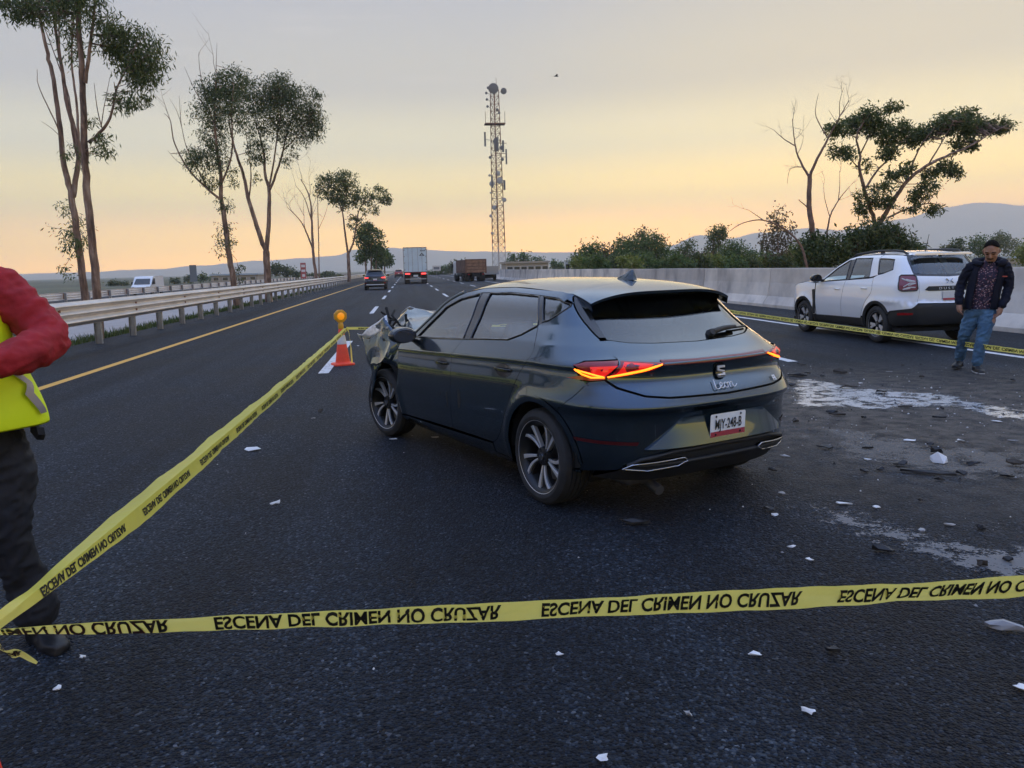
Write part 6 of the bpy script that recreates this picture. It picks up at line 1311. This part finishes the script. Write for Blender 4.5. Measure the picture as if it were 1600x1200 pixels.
F.limb([(-.16, .04, 1.52), (-.25, .0, 1.40), (-.30, -.06, 1.28)], [.09, .085, .074], 1); F.limb([(-.30, -.07, 1.27), (-.22, -.20, 1.24), (-.12, -.30, 1.24)], [.072, .064, .054], 1)
F.hand((.075, -.325, 1.25), (-1, -.25, .1), 1, (0, 1, .3), 0, .6); F.hand((-.10, -.31, 1.24), (1, -.2, .1), -1, (0, 1, .3), 0, .6)
F.build('body', hv, [M_skin, M_red, M_trous, M_shoe], .009, lambda c, i: (2 if i == 1 and c.z < .95 else i), .010)
vr = [(.03, .03, .955, .295, .20), (.03, .03, 1.02, .300, .205), (.03, .035, 1.12, .275, .195), (.025, .04, 1.25, .225, .175), (.02, .045, 1.38, .212, .165), (.02, .05, 1.48, .205, .15), (.02, .05, 1.56, .16, .125), (.02, .05, 1.60, .11, .105)]
vest = shell(hv, 'vest', M_neon, vr, 276, 624, 60, .006, .07, 5)
def on_vest(a, z, o=.012):
    for i in range(len(vr)-1):
        if vr[i][2] <= z <= vr[i+1][2]:
            t = (z-vr[i][2])/(vr[i+1][2]-vr[i][2]); q = [vr[i][k]+(vr[i+1][k]-vr[i][k])*t for k in range(5)]
            f = 1+.07*noise.noise((math.cos(R(a))*2.2, math.sin(R(a))*2.2+5, z*7)); return Vector((q[0]+(q[3]*f+o)*math.cos(R(a)), q[1]+(q[4]*f+o)*math.sin(R(a)), z))
for p0, p1 in (((312, 1.205), (326, 1.135)), ((326, 1.135), (320, 1.095)), ((320, 1.095), (333, 1.005))):
    b = MB(); b.grid([[on_vest(p0[0]+(p1[0]-p0[0])*k/5+w, p0[1]+(p1[1]-p0[1])*k/5) for w in (-5, 0, 5)] for k in range(6)]); b.build('reflective_strip', M_refl, vest, smooth=60, fix=False)
for z in (1.30, 1.075):
    if z > 1.2: b = MB(); b.grid([[on_vest(a, z-.025), on_vest(a, z+.025)] for a in lin(285, 312, 12)]); b.build('reflective_strip', M_refl, vest, smooth=60, fix=False)
    b = MB(); b.grid([[on_vest(a, z-.025), on_vest(a, z+.025)] for a in lin(385, 610, 40)]); b.build('reflective_strip', M_refl, vest, smooth=60, fix=False)
b = MB(); b.tube([(.02+.085*math.cos(a), .05+.08*math.sin(a), 1.632) for a in [R(k*15-90) for k in range(25)]], .018, 8); b.build('collar', mat('grey_collar', (.4, .4, .4), .8), hv, smooth=60)
b = MB(); rows = []
for i in range(8):
    row = []
    for k in range(25):
        ph = 2*math.pi*k/24; fr = max(0, -math.sin(ph)); th = (1.12-.42*fr**1.5+.62*max(0, math.sin(ph)))*i/7; row.append(hairpt(th, ph, 1.03))
    rows.append(row)
b.grid(rows); o = b.build('hair', M_hair, hv, smooth=60, fix=False); q = o.modifiers.new('t', 'SOLIDIFY'); q.thickness = .012
b = MB(); b.prism([(.04, -.03), (-.04, -.03), (-.05, -.06), (.02, -.085), (.05, -.06)], lambda x, z: Vector((.265+.2*x, -.06-x, .985+z)), lambda x, z: Vector((.29+.2*x, -.06-x, .98+z))); b.build('pocket_flap', M_trous, hv)
b = MB(); b.box(-.04, .04, -.40, -.388, 1.20, 1.36); b.build('phone', M_gloss, hv, bevel=.006)
# ================================================================== cones, tape, debris, water
M_cone = mat('cone_orange', (.92, .07, .025), .5, var=.08, scale=6); M_band = mat('cone_white_band', (.62, .60, .60), .35); M_amberlens = mat('amber_lens', (.85, .28, .01), .3, emit=(1, .33, .01), estr=.35); M_amberbody = mat('amber_housing', (.70, .33, .02), .4)
def cone(loc, label, lamp, rz=0, h=.70):
    t = thing('traffic_cone', label, 'traffic cone', loc, rz)
    b = MB(); pl = [(-.17, -.13), (-.13, -.17), (.13, -.17), (.17, -.13), (.17, .13), (.13, .17), (-.13, .17), (-.17, .13)]
    b.loft([[(x, y, 0) for x, y in pl], [(x, y, .028) for x, y in pl], [(x*.93, y*.93, .036) for x, y in pl]]); b.build('base', M_cone, t, bevel=.004)
    b = MB(); b.lathe([(.135, .034), (.120, .05), (.118, .07), (.032, h), (.026, h+.006), (.006, h+.008)], 28); b.build('cone_body', M_cone, t, smooth=40)
    rr = lambda z: .118-(.118-.032)*(z-.07)/(h-.07)+.0025
    for z0, z1 in ((h*.53, h*.76),): b = MB(); b.lathe([(rr(z0)-.002, z0), (rr(z0), z0+.002), (rr(z1), z1-.002), (rr(z1)-.002, z1)], 28); b.build('reflective_band', M_band, t, smooth=40)
    if lamp:
        b = MB(); b.lathe([(.040, h-.06), (.046, h-.04), (.046, h+.01), (.036, h+.045), (.026, h+.06), (.005, h+.062)], 20); b.build('lamp_socket', M_amberbody, t, smooth=40)
        Mx = Matrix.Translation((0, 0, h+.155)) @ Matrix.Rotation(R(90), 4, 'X'); oc = [(math.cos(R(22.5+45*k)), math.sin(R(22.5+45*k))) for k in range(8)]
        b = MB(); b.loft([[Mx @ Vector((x*r, y*r, z)) for x, y in oc] for z, r in ((-.035, .098), (-.028, .112), (.028, .112), (.035, .085))]); lp = b.build('warning_lamp', M_amberbody, t, bevel=.004)
        for sg in (-1, 1): b = MB(); b.lathe([(.001, .044), (.035, .042), (.060, .036), (.064, .03)], 24, Matrix.Translation((0, 0, h+.155)) @ Matrix.Rotation(R(90*sg), 4, 'X')); b.build('lens', M_amberlens, lp, smooth=50)
        for k in range(3): pass
    return t
c2 = gr(536, 570); cone(c2, 'orange traffic cone with amber warning lamp by the lane dash', True, R(20), .66)
cA = Vector((-1.15, 1.95, 0)); cone(cA, 'plain orange traffic cone at the foot of the vest wearer', False, R(10), .70)
k3 = at(1116, 482, 15.5); cone((k3.x, 15.5, 0), 'orange traffic cone hidden behind the grey hatchback', False, R(30), .70)
def tape_mat():
    m = bpy.data.materials.new('yellow_tape'); m.use_nodes = True; nt = m.node_tree; b = nt.nodes['Principled BSDF']; L = nt.links.new
    b.inputs['Base Color'].default_value = (.93, .84, .15, 1); b.inputs['Roughness'].default_value = .28
    t = N(nt, 'ShaderNodeNewGeometry'); n = N(nt, 'ShaderNodeTexNoise'); n.inputs['Scale'].default_value = 9; n.inputs['Detail'].default_value = 4; L(t.outputs['Position'], n.inputs[0]); bp = N(nt, 'ShaderNodeBump'); bp.inputs['Distance'].default_value = .012; L(n.outputs[0], bp.inputs['Height']); L(bp.outputs[0], b.inputs['Normal'])
    tr = N(nt, 'ShaderNodeBsdfTranslucent'); tr.inputs[0].default_value = (.98, .90, .28, 1); mx = N(nt, 'ShaderNodeMixShader'); mx.inputs[0].default_value = .45; L(b.outputs[0], mx.inputs[1]); L(tr.outputs[0], mx.inputs[2]); L(mx.outputs[0], nt.nodes['Material Output'].inputs[0]); return m
M_tape = tape_mat(); M_tink = mat('tape_black_ink', (.012, .012, .010), .5)
def ribbon(name, label, path, wid, roll, pitch, start, fold=0, flip=True, txt='ESCENA DEL CRIMEN NO CRUZAR', ts=.062, th=.0):
    """tape along a path; roll(u): angle of its width from vertical; fold: crease along the middle"""
    n = len(path); L_ = [0]
    for i in range(1, n): L_.append(L_[-1]+(path[i]-path[i-1]).length)
    T = L_[-1]
    def frame(s):
        s = max(0, min(T, s)); i = 0
        while i < n-2 and L_[i+1] < s: i += 1
        t = (s-L_[i])/max(1e-9, L_[i+1]-L_[i]); p = path[i].lerp(path[i+1], t); d = (path[i+1]-path[i]).normalized(); side = d.cross(Vector((0, 0, 1))).normalized(); up = side.cross(d)
        return p, d, side, up, s/T
    def pt(s, v, off=0):        # v -1..1 across
        p, d, side, up, u = frame(s); cz = noise.noise((s*7.0, path[0].x*9, .3)); a = roll(u)+.22*noise.noise((s*2.6, 1.7, path[0].y))+.10*cz; w = wid(u)/2*(1+.05*noise.noise((s*9, v*2, 2.2)))
        e = up*math.cos(a)+side*math.sin(a); nrm = side*math.cos(a)-up*math.sin(a)
        if fold:
            f = fold*(1 if u > .03 else u/.03)
            if v > 0: e2 = (e*math.cos(f)-nrm*math.sin(f)); q = p+e2*w*v; nn = (nrm*math.cos(f)+e*math.sin(f))
            else: q = p+e*w*v; nn = nrm
        else: q = p+e*w*v+nrm*w*(.10*math.cos(v*1.5)*math.sin(u*23+1)+.16*noise.noise((s*11, v*1.8, 4.1))); nn = nrm
        return q+nn*off
    t = thing(name, label, 'barrier tape', path[0])
    o_ = path[0]; m = max(24, min(420, int(T/.025)))
    b = MB(); b.grid([[pt(T*i/m, v)-o_ for v in (-1, -.7, -.35, 0, .001, .35, .7, 1)] for i in range(m+1)]); b.build('strip', M_tape, t, smooth=50, fix=False)
    s = start; k = 0
    if txt:
        V, F_ = text_mesh(txt, ts, .0016)
        w0 = max(v.x for v in V)-min(v.x for v in V); vc = .35*ts
        while s < T-.05:
            vs_ = []; ok = True
            for v in V:
                ss = s+(v.x+w0/2)*pitch[1]
                y = (v.y-vc)/(wid(ss/T)/2)*(-1 if flip else 1)
                if fold: y = (y*.85-.5)
                for_s = 1
                vs_.append((ss, y))
            FF = [f for f in F_ if all(0 <= vs_[i][0] <= T for i in f)]
            if FF:
                for side_ in (1, -1):
                    b = MB(); b.add([pt(a, max(-.97, min(.97, c)), .0018*side_)-o_ for a, c in vs_], FF); b.build('tape_text', M_tink, t, fix=False)
            s += pitch[0]
    return t
def sagpath(a, b, sag, n=60): return [a.lerp(b, k/n)-Vector((0, 0, sag*4*(k/n)*(1-k/n))) for k in range(n+1)]
TS = .735/(max(v.x for v in text_mesh('ESCENA DEL CRIMEN NO CRUZAR', .062, .0016)[0])-min(v.x for v in text_mesh('ESCENA DEL CRIMEN NO CRUZAR', .062, .0016)[0]))
A0 = at(-18, 988, 1.98); A1 = at(1660, 908, 1.95)
tw = lambda u: (.94 if u < .06 else .94-.80*min(1, (u-.06)/.55))
A2 = A1+(A1-A0).normalized()*1.1; fL = (A1-A0).length/(A2-A0).length; W0 = pchip([(0, .018), (.06, .032), (.2, .052), (.45, .062), (.7, .070), (1, .082), (1.6, .085)])
KN = Vector((cA.x, cA.y, .675))
cone((A2.x+.03, A2.y, 0), 'orange traffic cone holding the other end of the foreground tape', False, R(15), A2.z+.03)
ribbon('barrier_tape', 'yellow printed barrier tape stretched across the foreground', [KN]+sagpath(A0, A2, .012, 80), lambda u: W0(u/fL), lambda u: R(18)+R(30)*max(0, .5-u/fL), (.845, TS), -.31+(A0-KN).length, 0)
B1 = at(541, 513, c2.y); 
ribbon('barrier_tape', 'long folded yellow tape running to the cone with lamp', [KN]+sagpath(A0+Vector((0, .02, .005)), B1, .03, 90), lambda u: .026+.105*min(1, u/.10) if u < .12 else .131-.05*(u-.12), lambda u: R(-12), (.84, .95), .35, fold=R(78), ts=.044)
C1 = Vector((k3.x, 15.5, at(1116, 483, 15.5).z))
ribbon('barrier_tape', 'yellow tape from lamp cone passing behind the grey hatchback', sagpath(B1, C1, .10, 40), lambda u: .045, lambda u: R(10), (1.3, 1), .2, ts=.03)
D1 = at(1660, 557, 8.4); D1 = D1+(D1-C1).normalized()*1.6
cone((D1.x, D1.y+.02, 0), 'orange traffic cone holding the tape that passes the walking man', False, R(40), D1.z+.04)
ribbon('barrier_tape', 'yellow tape stretched in front of the walking man and white car', sagpath(C1, D1, .015, 60), lambda u: .075, lambda u: R(20), (1.0, 1.0), .1)
# hanging ends
E0 = A0+Vector((0, 0, -.01)); tail = [E0, E0+Vector((.05, -.03, -.035)), at(30, 1020, 1.95), at(58, 1036, 1.95)]
ribbon('barrier_tape_end', 'loose short end of yellow tape hanging by the vest wearer', curve_pts([Vector(p) for p in tail], 8), lambda u: .045*(1-u**6*.6), lambda u: R(35), (.9, .5), .0, txt='NO CRUZAR', ts=.035)
ribbon('barrier_tape_end', 'thin yellow tape end hanging down the lamp cone', [B1, B1+Vector((.04, -.02, -.05)), Vector((c2.x+.15, c2.y-.06, .30)), Vector((c2.x+.155, c2.y-.08, .03))], lambda u: .028, lambda u: R(90)*u, (9, 1), 99, txt=None)
b = MB()
kn = thing('tape_knot', 'yellow tape knot at the cone behind the hatchback', 'tape knot', C1)
for k in range(4): b.tube([(0, 0, 0), (.05*math.cos(k*1.7), .03*math.sin(k*2.1), .04+.02*k), (.09*math.cos(k*1.7+.4), .05*math.sin(k*2), .02)], [.012, .02, .008], 6)
b.build('knot', M_tape, kn)

# --- water and residue on the road
def wet_mat(name, base, rough, thr, alpha_max, scale, stones=True):
    m = mat(name, base, rough); nt = m.node_tree; b = nt.nodes['Principled BSDF']; L = nt.links.new
    at_ = N(nt, 'ShaderNodeAttribute'); at_.attribute_name = 'edge'; g = N(nt, 'ShaderNodeNewGeometry')
    n = N(nt, 'ShaderNodeTexNoise'); n.inputs['Scale'].default_value = scale; n.inputs['Detail'].default_value = 9; n.inputs['Roughness'].default_value = .68; L(g.outputs['Position'], n.inputs[0])
    v = N(nt, 'ShaderNodeTexVoronoi'); v.inputs['Scale'].default_value = 60; L(g.outputs['Position'], v.inputs[0])
    a1 = N(nt, 'ShaderNodeMath', operation='MULTIPLY_ADD'); L(n.outputs[0], a1.inputs[0]); a1.inputs[1].default_value = 1.7; L(at_.outputs['Fac'], a1.inputs[2])
    a2 = N(nt, 'ShaderNodeMath', operation='MULTIPLY_ADD'); L(v.outputs['Distance'], a2.inputs[0]); a2.inputs[1].default_value = .35 if stones else .12; L(a1.outputs[0], a2.inputs[2])
    r = N(nt, 'ShaderNodeMapRange'); r.inputs[1].default_value = thr; r.inputs[2].default_value = thr+.12; r.inputs[4].default_value = alpha_max; L(a2.outputs[0], r.inputs[0]); L(r.outputs[0], b.inputs['Alpha'])
    bp = N(nt, 'ShaderNodeBump'); bp.inputs['Strength'].default_value = .25; bp.inputs['Distance'].default_value = .003; L(v.outputs['Distance'], bp.inputs['Height']); L(bp.outputs[0], b.inputs['Normal'])
    return m
def puddle(name, px, m, z, width):
    P = [gr(x, y) for x, y in px]; P2 = [(p.x, p.y) for p in P]
    o = trim(lambda u, v: Vector((u, v, z)), lambda u, v: Vector((0, 0, 1)), P2, name, m, None, gap=0, depth=0, step=.16, estep=.12); o['kind'] = 'structure'
    D = densify(P2, .1); me = o.data; at_ = me.attributes.new('edge', 'FLOAT', 'POINT')
    at_.data.foreach_set('value', [min(1, min(math.hypot(v.co.x-a, v.co.y-c) for a, c in D)/width)*.55 for v in me.vertices]); return o
q6 = lambda L_: [(1180+x/3.3333, 540+y/3.3333) for x, y in L_]
M_water = wet_mat('spilled_water', (.55, .54, .52), .14, 1.46, 1.0, 6.5); M_water.node_tree.nodes['Principled BSDF'].inputs['Specular IOR Level'].default_value = .9  # near-white base colour paints in the sky's reflection on the water
M_resid = wet_mat('dried_coolant_residue', (.26, .265, .28), .4, 1.24, .5, 8.0)
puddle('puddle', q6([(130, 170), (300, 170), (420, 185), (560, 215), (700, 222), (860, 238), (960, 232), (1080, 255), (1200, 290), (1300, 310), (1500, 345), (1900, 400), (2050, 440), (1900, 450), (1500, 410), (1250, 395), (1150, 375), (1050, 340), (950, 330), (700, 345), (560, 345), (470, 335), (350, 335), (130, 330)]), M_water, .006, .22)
puddle('dried_spill', q6([(150, 780), (400, 830), (600, 880), (800, 940), (1000, 990), (1150, 1030), (1400, 1030), (1600, 1060), (1850, 1120), (1900, 1220), (1700, 1300), (1450, 1290), (1200, 1230), (1000, 1170), (800, 1090), (500, 1000), (300, 910), (160, 850)]), M_resid, .005, .30)
puddle('dried_spill', q6([(180, 400), (330, 380), (700, 420), (1000, 480), (1400, 520), (1700, 560), (1850, 700), (1600, 780), (1100, 760), (800, 700), (500, 640), (300, 600), (150, 500)]), wet_mat('dusty_smear', (.20, .18, .16), .7, 1.38, .5, 3.0), .0045, .6)

# --- debris
M_dbk = mat('broken_black_plastic', (.015, .015, .017), .5); M_dgy = mat('broken_grey_plastic', (.30, .30, .31), .45, .2); M_dwh = mat('broken_white_shell', (.72, .72, .72), .35); M_dmud = mat('dry_mud_clump', (.05, .042, .035), .95)
def fragment(px, py, w, h, m, name, label, cat, group=None, seed=0, thick=.012, lift=.0):
    """a bent, jagged shard w metres wide lying on the road"""
    rg = random.Random(seed*31+int(px)); p = gr(px, py); n = rg.randint(5, 8); a0 = rg.uniform(0, 6.28)
    ring = [(w/2*math.cos(2*math.pi*k/n)*rg.uniform(.6, 1.15), h/2*math.sin(2*math.pi*k/n)*rg.uniform(.55, 1.2)) for k in range(n)]
    lo = [Vector((x, y, .005+rg.uniform(0, 1)*lift)) for x, y in ring]; hi = [v+Vector((rg.gauss(0, .004), rg.gauss(0, .004), thick*rg.uniform(.6, 1.8))) for v in lo]; top = Vector((rg.gauss(0, w*.08), rg.gauss(0, h*.08), thick*2.0+lift*.9))
    b = MB(); b.add(lo+hi+[top], [tuple(range(n-1, -1, -1))]+[(k, (k+1) % n, n+(k+1) % n, n+k) for k in range(n)]+[(n+k, n+(k+1) % n, 2*n) for k in range(n)])
    o = b.build(name, m); o.location = (p.x, p.y, .001); o.rotation_euler = (0, 0, -math.atan2(p.x, p.y)+rg.gauss(0, .25)); tag(o, label, cat, group); return o
DB = [(1325, 608, .26, .16, .06), (1378, 615, .18, .12, .04), (1290, 702, .20, .07, .03), (1472, 640, .05, .05, .02), (1251, 571, .2, .10, .03), (1245, 588, .30, .16, .06), (1261, 586, .12, .08, .04), (1237, 604, .12, .08, .04), (1243, 661, .10, .09, .04), (1407, 729, .13, .09, .05), (1376, 737, .07, .05, .03), (1350, 739, .07, .05, .02), (1582, 729, .16, .10, .06), (1571, 746, .13, .06, .02), (1502, 743, .10, .06, .03), (1465, 752, .10, .03, .02), (1414, 638, .20, .06, .02), (1453, 697, .08, .06, .02), (1466, 655, .18, .04, .02), (1376, 863, .17, .06, .04), (1534, 886, .07, .05, .03), (1575, 878, .10, .05, .02), (1518, 727, .12, .04, .02), (1300, 645, .14, .07, .02), (1306, 650, .2, .05, .02), (1350, 655, .06, .05, .02), (1330, 579, .08, .06, .02), (1285, 589, .07, .05, .02), (1410, 572, .10, .05, .01), (1532, 828, .08, .05, .02), (1206, 738, .10, .05, .03), (1300, 1020, .07, .035, .012), (501, 645, .10, .05, .04), (1200, 799, .12, .05, .02), (1438, 785, .05, .04, .015), (1354, 702, .12, .04, .01), (1440, 590, .08, .05, .02), (1583, 596, .12, .05, .03)]
for i, (x, y, w, h, l) in enumerate(DB):
    big = 'larger' if w >= .12 else 'small'; zone = ('lying in or beyond the wet patch' if y < 625 else 'between the wet patch and the lamp shell' if y < 700 else 'around the long black trim strip' if y < 770 else 'on the asphalt near the pale dried streak')
    if x < 1000: zone = 'alone on the left lane beside the hatchback'
    fragment(x, y, w*.8, h*.8, M_dbk if i % 4 else M_dmud, 'plastic_fragment', f'{big} dark broken fragment {zone}', 'debris', f'{big} dark fragments {zone}', i, .010, l*.7)
WH = [(1225, 714, .09, .03), (1317, 789, .10, .04), (1370, 795, .045, .04), (1221, 773, .05, .04), (1262, 1115, .055, .03), (943, 1190, .05, .045), (1390, 582, .09, .03), (1500, 690, .09, .03), (1345, 600, .06, .03), (1580, 690, .10, .03), (1558, 660, .12, .05), (1211, 807, .05, .04), (1440, 831, .05, .03), (1355, 720, .06, .03), (1266, 878, .035, .025), (1076, 1120, .03, .02), (873, 1026, .03, .02), (1596, 1078, .05, .05), (490, 655, .05, .03), (560, 541, .06, .03), (614, 688, .10, .03), (680, 685, .08, .04), (1420, 690, .12, .03), (1236, 857, .04, .02), (1484, 822, .08, .03), (130, 1030, .02, .015), (90, 1080, .03, .02)]
for i, (x, y, w, h) in enumerate(WH):
    zone = 'beside the left wheels of the hatchback' if x < 700 else 'beyond the foreground tape near the wet patch' if y < 650 else 'right of the hatchback rear bumper' if y < 900 else 'on our side of the foreground tape'
    tone = 'white' if i % 3 else 'grey'
    fragment(x, y, w, h, M_dwh if i % 3 else M_dgy, 'lamp_fragment', f'small {tone} broken shard {zone}', 'debris', f'{tone} shards {zone}', 90+i, .005, .008)
fragment(396, 704, .17, .09, M_dwh, 'paper_scrap', 'crumpled white scrap lying on the open left lane', 'debris', None, 201, .004, .02)
fragment(431, 789, .07, .035, M_dwh, 'paper_scrap', 'small white chip on the left lane near the long tape', 'debris', None, 202, .008, .012)
fragment(1467, 724, .15, .10, M_dwh, 'lamp_shell', 'broken white lamp shell standing among the debris', 'debris', None, 203, .018, .06)
fragment(1462, 710, .10, .08, M_dbk, 'lamp_bracket', 'dark bracket stuck to the white lamp shell', 'debris', None, 204, .02, .03)
fragment(1440, 741, .42, .035, M_dbk, 'trim_strip', 'long thin black trim strip in front of the lamp shell', 'debris', None, 205, .012, .01)
fragment(990, 820, .16, .06, M_dbk, 'trim_piece', 'black trim piece below the hatchback rear bumper', 'debris', None, 206, .012, .02)
fragment(1565, 985, .20, .045, M_dgy, 'bumper_shard', 'large grey bumper shard lying on our side of the tape', 'debris', None, 207, .014, .02)
fragment(1182, 1026, .06, .018, M_dwh, 'lens_shard', 'slim clear lens shard below the foreground tape', 'debris', None, 208, .005, .006)
fragment(1312, 583, .2, .10, M_dmud, 'mud_clump', 'dark clump of earth beyond the wet patch', 'debris', None, 209, .02, .03)
# fine glass and grit, too many to count
rg = random.Random(77); b = MB(); m_i = []
for k in range(1900):
    x = rg.gauss(5.6, 2.0); y = rg.gauss(7.2, 2.2)
    if rg.random() < .12: x, y = rg.uniform(-2, 8), rg.uniform(2.2, 14)
    if not (-4 < x < 11 and 2 < y < 20): continue
    s = rg.uniform(.003, .011)*(1 if rg.random() < .93 else 1.9); a = rg.uniform(0, 6.28); z = .004
    b.m = rg.choice((0, 1, 1, 1, 1, 2)); c, d_ = math.cos(a)*s, math.sin(a)*s
    b.add([(x+c, y+d_, z), (x-d_*.7, y+c*.7, z), (x-c, y-d_, z), (x+d_*.6, y-c*.6, z), (x+c*.1, y, z+s*rg.uniform(.4, 1.1))], [(0, 1, 4), (1, 2, 4), (2, 3, 4), (3, 0, 4)])
o = b.build('glass_grit', [M_dwh, M_dbk, M_dgy], fix=False); tag(o, 'fine glass crumbs and grit strewn over the asphalt', 'grit', kind='stuff')
# ================================================================== haze
M_haze = bpy.data.materials.new('haze_air'); M_haze.use_nodes = True; nt = M_haze.node_tree; nt.nodes.remove(nt.nodes['Principled BSDF'])
pv = N(nt, 'ShaderNodeVolumePrincipled'); pv.inputs['Density'].default_value = .00030; pv.inputs['Color'].default_value = (.98, .97, .95, 1); pv.inputs['Anisotropy'].default_value = .45
nt.links.new(pv.outputs[0], nt.nodes['Material Output'].inputs['Volume'])
b = MB(); b.box(-6600, 6600, -400, 6600, -1.7, 430); o = b.build('haze', M_haze); tag(o, 'thin pale dusk haze over the plain', 'haze', kind='stuff')
sc.cycles.volume_bounces = 1
